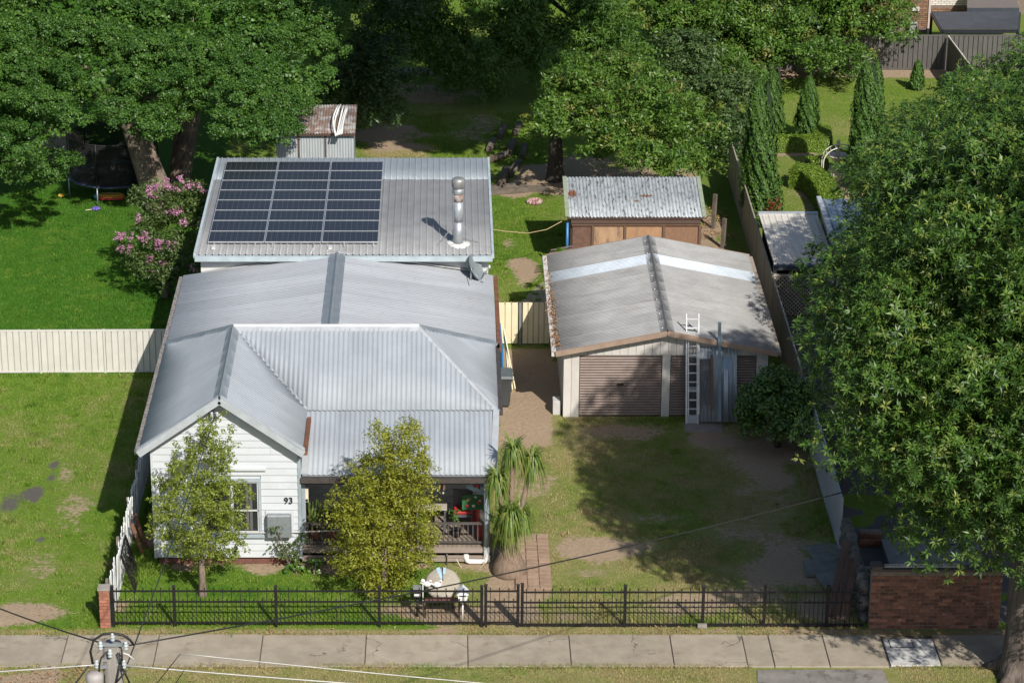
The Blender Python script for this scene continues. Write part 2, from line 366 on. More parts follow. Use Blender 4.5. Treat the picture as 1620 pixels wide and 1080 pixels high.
# ------------------------------------------------------------------ foliage helpers
def nrmz(a): return a/np.maximum(np.linalg.norm(a, axis=-1, keepdims=True), 1e-9)
def leaf_quads(P_, Nr, ln, wd, rg, droop=.2, D=None, base=False):
    n = len(P_); Nr = nrmz(Nr)
    if D is None: D = rg.normal(size=(n, 3))
    D = nrmz(D - Nr*(D*Nr).sum(1, keepdims=True)); S = np.cross(Nr, D)
    ln = np.broadcast_to(ln, (n,))[:, None]; wd = np.broadcast_to(wd, (n,))[:, None]
    b = P_ if base else P_ - D*ln*.5; mid = b + D*ln*.45 + Nr*ln*.06; tip = b + D*ln - Nr*ln*droop
    co = np.stack([b, mid + S*wd*.5, tip, mid - S*wd*.5], 1)
    return co, D, rg.random(n)
def leaf_obj(name, co, rnd, cl, mat, parent=None, label=None, loc=None):
    """co: (n,4,3) leaf blades"""
    off = np.array(loc if loc is not None else _w(parent)); n = len(co)
    me = bpy.data.meshes.new(name); np_mesh(me, co.reshape(-1, 3) - off, np.arange(n*4).reshape(n, 4))
    fattr(me, 'rnd', np.repeat(rnd, 4)); fattr(me, 'cl', np.repeat(np.broadcast_to(cl, (n,)), 4))
    me.materials.append(mat); o = bpy.data.objects.new(name, me); link(o, parent)
    if parent is None: o.location = off
    W[o.name] = Vector(off)
    if label: o['label'] = label
    return o
def sphere(n, rg, up=0.):
    d = rg.normal(size=(n, 3)); d[:, 2] += up; return nrmz(d)
def pads(clumps, rg, puffs, per, ln, wd, pr=.3, flat=.6, up=.5, tilt=.45, droop=.25, fill=.3):
    """clumps: (x,y,z,r). Each clump is a cushion of puffs, each puff a cap of leaves."""
    cos, rn, cl = [], [], []
    for c in clumps:
        c0 = np.array(c[:3]); r = c[3]; k = max(3, int(puffs*(r*r))); m = per
        rad = np.array([r, r, r*(c[4] if len(c) > 4 else flat)])
        d = sphere(k, rg, up*.8); q = rg.uniform(.72, 1.05, (k, 1)); inn = rg.random((k, 1)) < fill; q = np.where(inn, rg.uniform(.3, .75, (k, 1)), q)
        pc = c0 + d*rad*q; prr = pr*rg.uniform(.7, 1.3, (k, 1))
        e = sphere(k*m, rg, up*1.2).reshape(k, m, 3); rr = rg.uniform(.45, 1, (k, m, 1))
        P_ = (pc[:, None, :] + e*rr*prr[:, None, :]*np.array([1, 1, .75])).reshape(-1, 3)
        Nr = (e*.7 + d[:, None, :]*.35 + np.array([0, -.1, .45]) + rg.normal(0, tilt, (k, m, 3))).reshape(-1, 3)
        n = k*m; co, _, rd = leaf_quads(P_, Nr, ln*rg.uniform(.65, 1.25, n), wd*rg.uniform(.7, 1.25, n), rg, droop)
        cos.append(co); rn.append(rd); cl.append(np.repeat(np.clip(rg.random(k)*.75 + rg.random()*.25, 0, 1), m))
    return np.concatenate(cos), np.concatenate(rn), np.concatenate(cl)
def rosettes(P_, Ax, rg, K, ln, wd, droop=.25, elev=(.1, .9)):
    n = len(P_); Ax = nrmz(Ax); t1 = nrmz(np.cross(Ax, rg.normal(size=(n, 3)))); t2 = np.cross(Ax, t1)
    th = (np.arange(K)[None, :]*2.399 + rg.uniform(0, 6.28, (n, 1)) + rg.normal(0, .25, (n, K)))
    el = rg.uniform(elev[0], elev[1], (n, K))[..., None]
    rad = t1[:, None, :]*np.cos(th)[..., None] + t2[:, None, :]*np.sin(th)[..., None]
    D = (rad*np.cos(el) + Ax[:, None, :]*np.sin(el)).reshape(-1, 3); Nr = (Ax[:, None, :]*np.cos(el) - rad*np.sin(el)).reshape(-1, 3)
    Pb = np.repeat(P_, K, 0) + D*.015; m = n*K
    co, _, rd = leaf_quads(Pb, Nr + rg.normal(0, .15, (m, 3)), ln*rg.uniform(.6, 1.2, m), wd*rg.uniform(.8, 1.2, m), rg, droop, D, True)
    return co, rd, np.repeat(rg.random(n), K)
def inpoly(x, y, poly):
    c = False; n = len(poly)
    for i in range(n):
        (x0, y0), (x1, y1) = poly[i], poly[(i+1) % n]
        if (y0 > y) != (y1 > y) and x < (x1-x0)*(y-y0)/(y1-y0) + x0: c = not c
    return c
def clump_field(poly, step, Yf, r, seed, jit=.45, rv=.25):
    """clump centres spread over a surveyed crown outline; Yf(px,py) gives each one its depth"""
    rg = random.Random(seed); out = []; xs = [p[0] for p in poly]; ys = [p[1] for p in poly]
    y = min(ys); row = 0
    while y <= max(ys):
        x = min(xs) + (row % 2)*step*.5
        while x <= max(xs):
            qx, qy = x + rg.uniform(-jit, jit)*step, y + rg.uniform(-jit, jit)*step
            if inpoly(qx, qy, poly):
                p = A(qx, qy, Yf(qx, qy) + rg.uniform(-.5, .5)); out.append((p.x, p.y, p.z, r*rg.uniform(1-rv, 1+rv)))
            x += step
        y += step*.62; row += 1
    return out
bark_m = M('bark', (.24, .18, .135), (.10, .075, .058), 5, .95, bump=.9, bscale=14, stretch=(3, 3, .6), dirt=(.32, .25, .18), dscale=2.0, dlo=.56, dhi=.7)
bark_d = M('dark_bark', (.07, .055, .043), (.035, .028, .023), 6, .95, bump=.9, bscale=14, stretch=(3, 3, .6))
def limbs(mb, base, fork, r0, r1, tips, rg, n=7, bend=.25):
    base, fork = Vector(base), Vector(fork)
    pts = [base + Vector((0, 0, -.15)), base + Vector((0, 0, .1)), base.lerp(fork, .3), base.lerp(fork, .65), fork]
    mb.tube(pts, [r0*1.5, r0*1.18, r0, (r0+r1)*.5, r1], 12, True)
    for t in tips:
        t = Vector(t) + Vector((0, .5, -.55)); d = t - fork; m1 = fork + d*.35 + Vector((rg.uniform(-.2, .2), rg.uniform(-.2, .2), d.length*bend*.25)); m2 = fork + d*.7 + Vector((rg.uniform(-.2, .2), 0, d.length*bend*.12))
        mb.tube([fork - Vector((0, 0, .05)), m1, m2, t], [r1*.62, r1*.4, r1*.22, .015], n, False)
def tree(name, label, base, fork, r0, r1, clumps, mat, rg, puffs, per, ln, wd, bark=None, cat='tree', ntips=8, group=None, extra=None, **k):
    t = thing(name, label, cat, base, group); prg = random.Random(int(abs(base[0])*100)+len(clumps))
    mb = MB(); near = sorted(clumps, key=lambda c: (Vector(c[:3])-Vector(fork)).length)[:max(ntips, int(len(clumps)*.45))]; tips = prg.sample(near, min(ntips, len(near))); limbs(mb, base, fork, r0, r1, [c[:3] for c in tips], prg)
    if extra: extra(mb)
    mb.build('trunk', bark or bark_m, t)
    co, rd, cl = pads(clumps, rg, puffs, per, ln, wd, **k); leaf_obj('crown', co, rd, cl, mat, t)
    return t
# ------------------------------------------------------------------ profiled sheet roofing
def span(poly, u):
    """v-range of a polygon (u,v) at a given u"""
    vs = []
    n = len(poly)
    for i in range(n):
        (u0, v0), (u1, v1) = poly[i], poly[(i+1) % n]
        if min(u0, u1) - 1e-9 <= u <= max(u0, u1) + 1e-9:
            if abs(u1 - u0) < 1e-9: vs += [v0, v1]
            else: vs.append(v0 + (v1 - v0)*(u - u0)/(u1 - u0))
    return (min(vs), max(vs)) if vs else None
def prof_sin(pitch, amp): return (lambda u: amp*math.sin(2*math.pi*u/pitch)), pitch/8
def prof_rib(pitch, hgt, rw=.03):
    def f(u):
        q = abs(((u/pitch) % 1) - .5)*pitch
        return hgt if q < rw*.5 else (hgt*(1 - (q - rw*.5)/(rw*.35)) if q < rw*.85 else 0.)
    return f, pitch/16
def roof_plane(roof, O, U, V, poly, prof, sw, mat, lift=.02, name='roof_sheet', over=0.0, special=None, noedge=False):
    O = Vector(O); U = Vector(U).normalized(); V = Vector(V).normalized(); Nn = U.cross(V)
    if Nn.z < 0: Nn = -Nn
    f, st = prof
    us = [p[0] for p in poly]; ua, ub = min(us), max(us); k = 0
    keys = sorted(set(us))
    n = max(1, round((ub - ua)/sw)); 
    for k in range(n):
        a = ua + (ub - ua)*k/n; b = ua + (ub - ua)*(k+1)/n
        ss = sorted(set([a, b] + [q for q in keys if a < q < b] + list(np.arange(math.ceil(a/st)*st, b, st))))
        vs = []; fs = []
        j = random.Random(int(k*13 + O.x*7 + O.y*3)).uniform(-.004, .004)
        for u in ss:
            r = span(poly, min(max(u, ua + 1e-6), ub - 1e-6))
            if r is None: continue
            h = lift + f(u) + .011*(u - a)/(b - a) + j*.3
            m = (r[0] + r[1])/2
            for v in (r[0] - over + j, m, r[1]): vs.append(O + U*u + V*v + Nn*h)
            # thickness lip at the lower edge
            vs.append(O + U*u + V*(r[0] - over + j) + Nn*(h - .004))
        c = len(vs)//4
        for i in range(c - 1):
            p, q = i*4, (i+1)*4
            fs += [(p, q, q+1, p+1), (p+1, q+1, q+2, p+2), (p+3, q+3, q, p)]
        mb = MB(); mb.add(vs, fs, True)
        mm = special[k] if special and k in special else mat
        mb.build(name, mm, roof)
def deck(mb, O, U, V, poly, t=.06, drop=.012):
    O = Vector(O); U = Vector(U).normalized(); V = Vector(V).normalized(); Nn = U.cross(V)
    if Nn.z < 0: Nn = -Nn
    mb.slab([O + U*u + V*v - Nn*drop for u, v in poly], Nn, t)
def ridge_cap(p0, p1, d1, d2, w, lift=.05, roll=.03):
    """folded capping along an edge, w down each side"""
    p0, p1, d1, d2 = Vector(p0), Vector(p1), Vector(d1).normalized(), Vector(d2).normalized(); z = Vector((0, 0, lift))
    mb = MB(); vs = []
    for p in (p0, p1): vs += [p + d1*w + z*.75, p + d1*w*.25 + z, p + z*1.0 + Vector((0, 0, roll)), p + d2*w*.25 + z, p + d2*w + z*.75]
    vs += [v - Vector((0, 0, .03)) for v in vs]
    fs = [(i, i+5, i+6, i+1) for i in range(4)] + [(10+i+1, 10+i+6, 10+i+5, 10+i) for i in range(4)] + [(0, 10, 15, 5), (4, 9, 19, 14)]
    return mb.add(vs, fs)

steel = M('pale_steel_roof', (.295, .32, .348), (.262, .285, .31), 1.3, .55, .0, rand=.05, rhi=.7, dirt=(.24, .245, .25), dscale=6, dlo=.55, dhi=.9)
cap_m = M('ridge_steel', (.25, .275, .30), (.21, .235, .26), 3, .45, .3)
trim = M('grey_trim', (.27, .305, .33), None, 4, .5)
white = M('white_boards', (.53, .55, .57), (.48, .50, .525), 1.5, .55, bump=.05, bscale=40, rand=.02, dirt=(.38, .37, .35), dscale=3, dlo=.6, dhi=.9, dstretch=(3, 1, .5))
whitep = M('white_paint', (.55, .55, .535), (.49, .49, .475), 3, .5)
dkbrown = M('dark_gutter', (.075, .062, .055), (.05, .042, .04), 5, .5)
rust = M('rust', (.21, .085, .04), (.12, .05, .028), 9, .9, bump=.4)
SINP = prof_sin(.125, .0115)

house = thing('weatherboard_house', 'white weatherboard cottage with grey corrugated steel roofs and front verandah', 'house', (-3.0, 9.0, 0))
XL, XR, ZE, ZR, XG, XGE, XH = -7.45, 1.33, 3.21, 4.61, -5.46, -3.48, -.67
YF, YR, YE, YB = 3.0, 7.77, 5.55, 10.2
planes = [((XL, YF, ZE), (0, 1, 0), (XG-XL, 0, ZR-ZE), lambda L: [(0, 0), (YB-YF, 0), (YR-YF, L), (0, L)], True),
          ((XGE, YF, ZE), (0, 1, 0), (XG-XGE, 0, ZR-ZE), lambda L: [(0, 0), (YE-YF, 0), (YR-YF, L), (0, L)], True),
          ((XGE, YE, ZE), (1, 0, 0), (0, YR-YE, ZR-ZE), lambda L: [(0, 0), (XR-XGE, 0), (XH-XGE, L), (XG-XGE, L)], True),
          ((XR, YE, ZE), (0, 1, 0), (XH-XR, 0, ZR-ZE), lambda L: [(0, 0), (YB-YE, 0), (YR-YE, L)], True),
          ((XL, YB, ZE), (1, 0, 0), (0, YR-YB, ZR-ZE), lambda L: [(0, 0), (XR-XL, 0), (XH-XL, L), (XG-XL, L)], True)]
dk = MB(); todo = []
for O, U, V, pf, sh in planes:
    L_ = Vector(V).length; poly = pf(L_); deck(dk, O, U, V, poly)
    todo.append((O, U, V, poly))
roof1 = dk.build('hipped_roof', trim, house, label='pale grey corrugated steel roof with front gable and hip')
for t in todo: roof_plane(roof1, *t, SINP, .76, steel)
s1 = Vector((XL-XG, 0, ZE-ZR)); s2 = Vector((XGE-XG, 0, ZE-ZR)); s3 = Vector((0, YE-YR, ZE-ZR)); s4 = Vector((XR-XH, 0, ZE-ZR)); s5 = Vector((0, YB-YR, ZE-ZR))
ridge_cap((XG, YF-.02, ZR), (XG, YR, ZR), s1, s2, .2).build('ridge_cap', cap_m, roof1)
ridge_cap((XG, YR, ZR), (XH, YR, ZR), s3, s5, .17).build('ridge_cap', M('light_cap', (.46, .48, .50), None, 3, .45, .2), roof1)
ridge_cap((XH, YR, ZR), (XR, YE, ZE), s3*.7, s4*.7, .13).build('hip_cap', M('light_cap', (.5,)*3), roof1)
ridge_cap((XH, YR, ZR), (XR, YB, ZE), s4, s5, .2).build('hip_cap', cap_m, roof1)
ridge_cap((XG, YR, ZR), (XL, YB, ZE), s1, s5, .2).build('hip_cap', cap_m, roof1)
# valley gutter between gable wing and main roof
va, vb = Vector((XG, YR, ZR)), Vector((XGE, YE, ZE)); MB().bar(va + Vector((0, 0, .03)), vb + Vector((0, 0, .03)), .13, .012).build('valley_gutter', M('light_cap', (.5,)*3), roof1)
# barge boards of the gable
bg = MB(); 
for ax in ((XL-.03, ZE-.06), (XGE+.03, ZE-.06)):
    bg = MB(); bg.bar((ax[0], YF-.03, ax[1]), (XG, YF-.03, ZR-.04), .06, .17, up=(0, 0, 1)); bg.build('barge_board', M('barge_paint', (.40, .43, .45), None, 3, .5), roof1)
    bg = MB(); d = (Vector((XG, 0, ZR)) - Vector((ax[0], 0, ZE))).normalized(); n = Vector((-d.z, 0, d.x)); n = n if n.z > 0 else -n
    p, q = Vector((ax[0], YF+.02, ZE)) + n*.055, Vector((XG, YF+.02, ZR)) + n*.055; bg.bar(p, q, .16, .015, up=n); bg.build('barge_cap', M('barge_paint', (.4,)*3), roof1)
# verandah roof
VO, VV = (XGE-.03, 3.33, 2.42), (0, YE-3.33, ZE-.03-2.42); VLn = Vector(VV).length
dk = MB(); vp = [(0, 0), (1.21-XGE+.03, 0), (1.3-XGE+.03, VLn), (0, VLn)]; deck(dk, VO, (1, 0, 0), VV, vp)
vroof = dk.build('verandah_roof', trim, house, label='corrugated steel verandah roof')
roof_plane(vroof, VO, (1, 0, 0), VV, vp, SINP, .76, steel)
MB().bar((1.20, 3.33, 2.45), (1.29, YE, 3.24), .16, .02).build('edge_cap', M('light_cap', (.5,)*3), vroof)
MB().bar((XGE+.02, 3.33, 2.46), (XGE+.02, YE-.3, 3.12), .16, .02).build('edge_cap', M('light_cap', (.5,)*3), vroof)
# middle roof: low gable
ZM, XM, YM0, YM1 = 3.87, -3.06, 9.2, 15.42
dk = MB(); mp = []
for xe in (XL, 1.37):
    V = (XM-xe, 0, ZM-3.2); L_ = Vector(V).length; poly = [(.75, 0), (YM1-YM0, 0), (YM1-YM0, L_), (0, L_)]
    deck(dk, (xe, YM0, 3.2), (0, 1, 0), V, poly); mp.append(((xe, YM0, 3.2), (0, 1, 0), V, poly))
mroof = dk.build('middle_roof', trim, house, label='low pitched corrugated roof over the middle of the house')
for t in mp: roof_plane(mroof, *t, SINP, .76, M('middle_steel', (.335, .352, .374), (.295, .31, .33), 1.2, .55, .0, rand=.07, rhi=.6, stretch=(.3, 2, 1), dirt=(.26, .25, .245), dscale=4.5, dlo=.5, dhi=.85))
ridge_cap((XM, YM0, ZM), (XM, YM1, ZM), (XL-XM, 0, -.67), (1.37-XM, 0, -.67), .24, roll=.045).build('ridge_cap', cap_m, mroof)
# rear skillion roof
RX0, RX1, RY0, RY1 = -7.08, 1.33, 15.28, 24.1
def zrear(y): return 3.86 + (y - RY0)*.006
RV = (0, RY1-RY0, zrear(RY1)-zrear(RY0)); RL = Vector(RV).length
dk = MB(); rp = [(0, 0), (RX1-RX0, 0), (RX1-RX0, RL), (0, RL)]; deck(dk, (RX0, RY0, 3.86), (1, 0, 0), RV, rp)
rroof = dk.build('rear_roof', trim, house, label='nearly flat ribbed steel roof at the rear')
rsm = M('weathered_ribbed_steel', (.27, .272, .275), (.225, .227, .23), 1.5, .55, .2, rand=.04, dirt=(.19, .185, .18), dscale=3, dlo=.55, dhi=.9)
rsb = M('blue_grey_ribbed_steel', (.30, .335, .36), (.26, .29, .315), 1.5, .5, .25, rand=.03)
YS = 22.1; a = YS - RY0
roof_plane(rroof, (RX0, RY0, 3.86), (1, 0, 0), RV, [(0, 0), (RX1-RX0, 0), (RX1-RX0, a), (0, a)], prof_rib(.19, .028, .026), .76, rsm)
roof_plane(rroof, (RX0, RY0, 3.866), (1, 0, 0), RV, [(0, a-.1), (RX1-RX0, a-.1), (RX1-RX0, RL), (0, RL)], prof_rib(.19, .028, .026), .76, rsb)
MB().box(RX0-.02, RX1+.02, RY0-.13, RY0-.005, 3.73, 3.875).build('gutter', M('pale_blue_gutter', (.42, .49, .52), None, 3, .5), rroof)
for x, nm in ((RX0-.03, 0), (RX1+.03, 1)): MB().bar((x, RY0, 3.85), (x, RY1, zrear(RY1)-.01), .07, .14).build('barge_cap', M('pale_blue_gutter', (.4,)*3), rroof)
# ------------------------------------------------------------------ walls
WY = 3.30
wl_ = MB(); wl_.box(-7.16, -3.62, WY+.03, 9.9, .28, 3.1); wl_.slab([(-7.16, WY+.03, 3.1), (-3.62, WY+.03, 3.1), (XG, WY+.03, 4.42)], (0, -1, 0), .1)
wl_.box(-3.62, 1.1, 5.6, 9.9, .28, 3.1); wl_.box(-7.2, 1.12, 9.92, 15.46, .1, 3.12)
wall = wl_.build('front_wall', white, house)
# weatherboards of the gable end, cut round the window
wxa, wxb = A(318, 760, WY).x, A(413, 760, WY).x; wz1, wz0 = A(413, 757, WY).z, A(413, 845, WY).z
bh = .186; z = .22; i = 0
while z < 4.5:
    zt = min(z + bh, 4.5)
    if z >= 3.05:
        hw = (4.44 - z)/1.35*1.86; x0, x1 = XG - hw - .05, XG + hw + .05
    else: x0, x1 = -7.19, -3.59
    if x1 - x0 < .15: break
    segs = [(x0, x1)]
    if z < wz1 - .02 and zt > wz0 + .02: segs = [(x0, wxa), (wxb, x1)]
    jt = random.Random(i).uniform(-6.6, -4.2)
    out = []
    for a, b in segs:
        if a < jt < b and i % 2: out += [(a, jt-.002), (jt+.002, b)]
        else: out.append((a, b))
    for a, b in out:
        m_ = MB(); hw2 = 0
        xa, xb = a, b
        if z >= 3.05:
            hw2 = max((4.44 - zt)/1.35*1.86 + .05, 0); ta, tb = max(a, XG - hw2), min(b, XG + hw2)
        else: ta, tb = a, b
        m_.add([(xa, WY-.028, z+.003), (xb, WY-.028, z+.003), (tb, WY-.004, zt), (ta, WY-.004, zt), (xa, WY+.028, z), (xb, WY+.028, z), (tb, WY+.028, zt), (ta, WY+.028, zt)],
               [(0, 1, 2, 3), (0, 4, 5, 1), (3, 2, 6, 7), (1, 5, 6, 2), (0, 3, 7, 4), (4, 7, 6, 5)])
        m_.build('weatherboard', white, wall)
    z += bh; i += 1
MB().box(-7.22, -7.16, WY-.035, WY+.1, .2, 3.1).build('corner_board', white, wall)
MB().box(-3.62, -3.54, WY-.04, WY+.12, .2, 2.95).build('corner_board', M('bluegrey_post', (.31, .36, .39), None, 4, .5), wall)
fnd = MB(); fnd.box(-7.12, -3.66, WY+.06, 9.8, -.1, .27); fnd.box(-3.66, 1.05, 5.65, 9.8, -.1, .27); fnd.build('foundation', M('red_brick_base', (.17, .07, .05), (.1, .05, .04), 8, .9), house)
# window of the gable
win = MB(); fw = .07
for q in ((wxa, wxb, wz0, wz0+fw), (wxa, wxb, wz1-fw, wz1), (wxa, wxa+fw, wz0+fw, wz1-fw), (wxb-fw, wxb, wz0+fw, wz1-fw)): win.box(q[0], q[1], WY-.06, WY+.04, q[2], q[3])
win = win.build('window', M('window_trim', (.36, .41, .44), None, 4, .5), house, label='grey framed sash window with dark glass')
sh = MB(); zm = wz0 + (wz1-wz0)*.44; xm = (wxa+wxb)/2
for q in ((wxa+fw, wxb-fw, zm-.018, zm+.018), (wxa+fw, wxb-fw, wz0+fw, wz0+fw+.035), (wxa+fw, wxb-fw, wz1-fw-.035, wz1-fw), (wxb-fw-.035, wxb-fw, wz0+fw+.035, wz1-fw-.035), (wxa+fw, wxa+fw+.035, wz0+fw+.035, wz1-fw-.035), (xm-.02, xm+.02, wz0+fw+.035, zm-.018), (xm-.02, xm+.02, zm+.018, wz1-fw-.035)):
    sh.box(q[0], q[1], WY-.03, WY+.012, q[2], q[3])
sh.build('sash', whitep, win)
glass = M('dark_glass', (.03, .033, .036), (.022, .024, .027), 2, .08, 0, spec=.8)
for a, b in ((wxa+fw, xm-.02), (xm+.02, wxb-fw)):
    for c, d in ((wz0+fw+.035, zm-.018), (zm+.018, wz1-fw-.035)): MB().box(a+.036, b-.036, WY-.008, WY+.02, c, d).build('pane', glass, win)
cur = M('grey_curtain', (.12, .115, .11), (.08, .078, .075), 6, .9)
for k in range(2): MB().box(wxb-.30+k*.07, wxb-.385+k*.07, WY-.012, WY-.009, wz0+.12, wz1-.12).build('curtain_fold', cur, win)
MB().box(wxa-.06, wxb+.06, WY-.1, WY-.03, wz0-.05, wz0-.005).build('sill', M('window_trim', (.3,)*3), win)
hx0, hx1, hz = A(300, 740, WY).x, A(421, 740, WY).x, A(421, 741, WY).z
MB().box(hx0, hx1, WY-.09, WY-.02, hz-.02, hz+.03).build('window_hood', white, wall)
# meter box / cooler cover
ax0, ax1, az0, az1 = A(423, 845, WY).x, A(462, 845, WY).x, A(440, 845, WY).z, A(440, 809, WY).z
mbx = MB().box(ax0-.03, ax1+.05, WY-.06, WY-.02, az0-.02, az1+.05).build('cooler_frame', white, house)
MB().box(ax0, ax1, WY-.24, WY-.062, az0, az1).build('cooler_cover', M('galvanised_cover', (.29, .315, .33), (.24, .26, .275), 9, .45, .4), mbx, bevel=.03)
# house number
fc = bpy.data.curves.new('num', 'FONT'); fc.body = '93'; fc.size = .23; fc.extrude = .012; fc.offset = .002
fo = bpy.data.objects.new('num', fc); COL.objects.link(fo)
bpy.context.view_layer.update()
nme = bpy.data.meshes.new_from_object(fo.evaluated_get(bpy.context.evaluated_depsgraph_get())); bpy.data.objects.remove(fo)
nme.materials.clear(); nme.materials.append(M('black_iron', (.02,)*3)); nme.name = 'house_number'
npos = A(449, 796, WY-.04); inst(nme, 'house_number', house, npos, (math.pi/2, 0, 0))['label'] = 'black house number 93'
# service bracket and insulators at the gable apex
bk = A(340, 652, WY-.1); t = MB()
t.tube([bk + Vector((math.cos(a)*.15, -.1, math.sin(a)*.11)) for a in np.linspace(0, 6.283, 17)], .012, 5)
t.tube([bk + Vector((-.16, 0, .05)), bk + Vector((.16, -.05, -.02))], .014, 5); t.tube([bk + Vector((-.1, -.08, -.18)), bk + Vector((.02, -.1, .12))], .012, 5)
t = t.build('service_bracket', M('black_iron', (.02,)*3), house)
for dx in (-.07, .06): MB().lathe([(.02, -.07), (.04, -.05), (.03, -.02), (.045, 0), (.03, .03), (.04, .05), (.015, .07)], bk + Vector((dx, -.09, -.02)), 10).build('insulator', M('porcelain', (.45, .48, .49), None, 4, .3), t)
# gutters
gt = MB(); gt.box(XL-.13, XL-.02, YF+.1, YB, ZE-.13, ZE-.02); gt.build('gutter', M('leaf_gutter', (.10, .08, .07), (.3, .28, .26), 12, .8), roof1)
MB().box(1.35, 1.46, YE, YB, ZE-.13, ZE-.02).build('gutter', dkbrown, roof1)
MB().box(XGE+.02, XGE+.12, YF+.05, YE-.35, ZE-.12, ZE-.02).build('gutter', rust, roof1)
MB().box(1.39, 1.50, 9.9, YM1, 3.07, 3.19).build('gutter', rust, mroof)
MB().box(XL-.13, XL-.02, 10.25, YM1, 3.06, 3.18).build('gutter', M('leaf_gutter', (.1,)*3), mroof)
MB().box(-3.55, 1.27, 3.2, 3.32, 2.27, 2.40).build('gutter', dkbrown, vroof)
MB().box(-3.55, 1.2, 3.42, 3.47, 2.14, 2.30).build('fascia_beam', dkbrown, vroof)
# rear block walls
rw = MB(); rw.box(-6.95, 1.22, 15.5, 23.9, 0, 3.74); rear_wall = rw.build('rear_wall', whitep, house)
z = 3.05
k = 0
while z < 3.72:
    MB().box(-6.96, 1.23, 15.47, 15.499, z, min(z+.19, 3.735)-.006).build('weatherboard', whitep, rear_wall); z += .19
# lead flashing where middle roof meets the rear wall
for xa, za, xb, zb in ((XM, ZM+.06, -6.95, 3.3), (XM, ZM+.06, 1.22, 3.3)): MB().bar((xa, 15.42, za+.01), (xb, 15.42, zb+.01), .09, .03).build('flashing', M('flashing_metal', (.5, .5, .5), (.42, .42, .42), 6, .5, .3), mroof)
# ------------------------------------------------------------------ verandah
DZ = .46; DY0, DY1, DX0, DX1 = 3.42, 5.6, -3.55, 1.12
dkm = M('deck_timber', (.27, .215, .165), (.2, .16, .125), 3, .85, stretch=(1, 8, 1), bump=.2, rand=.12)
dk = MB(); dk.box(DX0, DX1, DY0+.05, DY1, DZ-.15, DZ-.05); deck_o = dk.build('verandah_deck', M('deck_frame', (.19, .15, .12), None, 4, .85), house)
n = 40; wdt = (DX1-DX0)/n
pme = MB().box(-wdt/2+.004, wdt/2-.004, -(DY1-DY0)/2, (DY1-DY0)/2, -.022, .022).build('deck_board', dkm, mesh_only=True)
for k in range(n): inst(pme, 'deck_board', deck_o, (DX0 + (k+.5)*wdt, (DY0+DY1)/2, DZ-.027))
MB().box(DX0, DX1, DY0-.05, DY0-.005, DZ-.16, DZ-.03).build('edge_board', M('faded_edge_board', (.31, .25, .21), (.24, .19, .16), 3, .85, stretch=(.5, 8, 8)), deck_o)
MB().box(DX0, DX1, DY0-.1, DY0-.055, .08, .2).build('edge_board', M('faded_edge_board', (.3,)*3), deck_o)
MB().box(DX0, DX1, DY0-.12, DY0-.052, .2, .235).build('edge_rail', M('faded_edge_board', (.3,)*3), deck_o)
for x in (-3.4, -2.5, -1.5, -.6, .3, 1.0): MB().box(x-.05, x+.05, DY0+.1, DY0+.2, -.02, DZ-.16).build('stump', M('deck_frame', (.2,)*3), deck_o)
grey_post = M('bluegrey_post', (.3,)*3)
rail_m = M('rail_brown', (.10, .085, .078), (.075, .064, .06), 5, .55)
bal = thing('verandah_railing', 'dark brown verandah balustrade with slim upright balusters', 'railing', (-1.2, 3.46, DZ))
for a, b in ((-3.5, -1.5), (-1.42, 1.02)):
    MB().box(a, b, 3.43, 3.49, DZ+.58, DZ+.63).build('top_rail', rail_m, bal); MB().box(a, b, 3.44, 3.48, DZ+.07, DZ+.11).build('bottom_rail', rail_m, bal)
bme = MB().box(-.011, .011, -.011, .011, DZ+.11, DZ+.58).build('baluster', rail_m, loc=(0, 0, 0), mesh_only=True)
x = -3.42
while x < 1.0:
    if not (-1.52 < x < -1.4): inst(bme, 'baluster', bal, (x, 3.46, 0))
    x += .121
MB().box(-1.5, -1.42, 3.42, 3.5, DZ-.02, DZ+.7).build('post', rail_m, bal)
sd_ = MB(); sd_.box(1.03, 1.09, 3.5, 5.5, DZ+.58, DZ+.63); sd_.build('side_rail', rail_m, bal)
for k in range(15): inst(bme, 'baluster', bal, (1.06, 3.6 + k*.13, 0))
for x in (-3.5, 1.06): MB().box(x-.05, x+.05, 3.5 if x < 0 else 3.55, 3.6 if x < 0 else 3.65, DZ-.1, 2.2).build('verandah_post', grey_post, house)
# big downpipe at the verandah corner
dpx, dpy = 1.03, 3.33
dp = MB().tube([(dpx, dpy, .5), (dpx, dpy, 2.18)], .07, 14).build('downpipe', grey_post, house)
t = MB(); t.tube([(dpx, dpy, .52), (dpx, dpy, .16), (dpx-.03, dpy, .1), (dpx-.1, dpy, .08), (dpx-.42, dpy, .08), (dpx-.48, dpy, .11), (dpx-.5, dpy, .17), (dpx-.5, dpy, .26)], .066, 12); t.build('pipe_bend', M('white_pvc', (.78, .78, .75), None, 4, .35), dp)
MB().tube([(dpx, dpy, 2.1), (dpx, dpy, 2.27)], .075, 12).build('pipe_socket', M('white_pvc', (.8,)*3), dp)
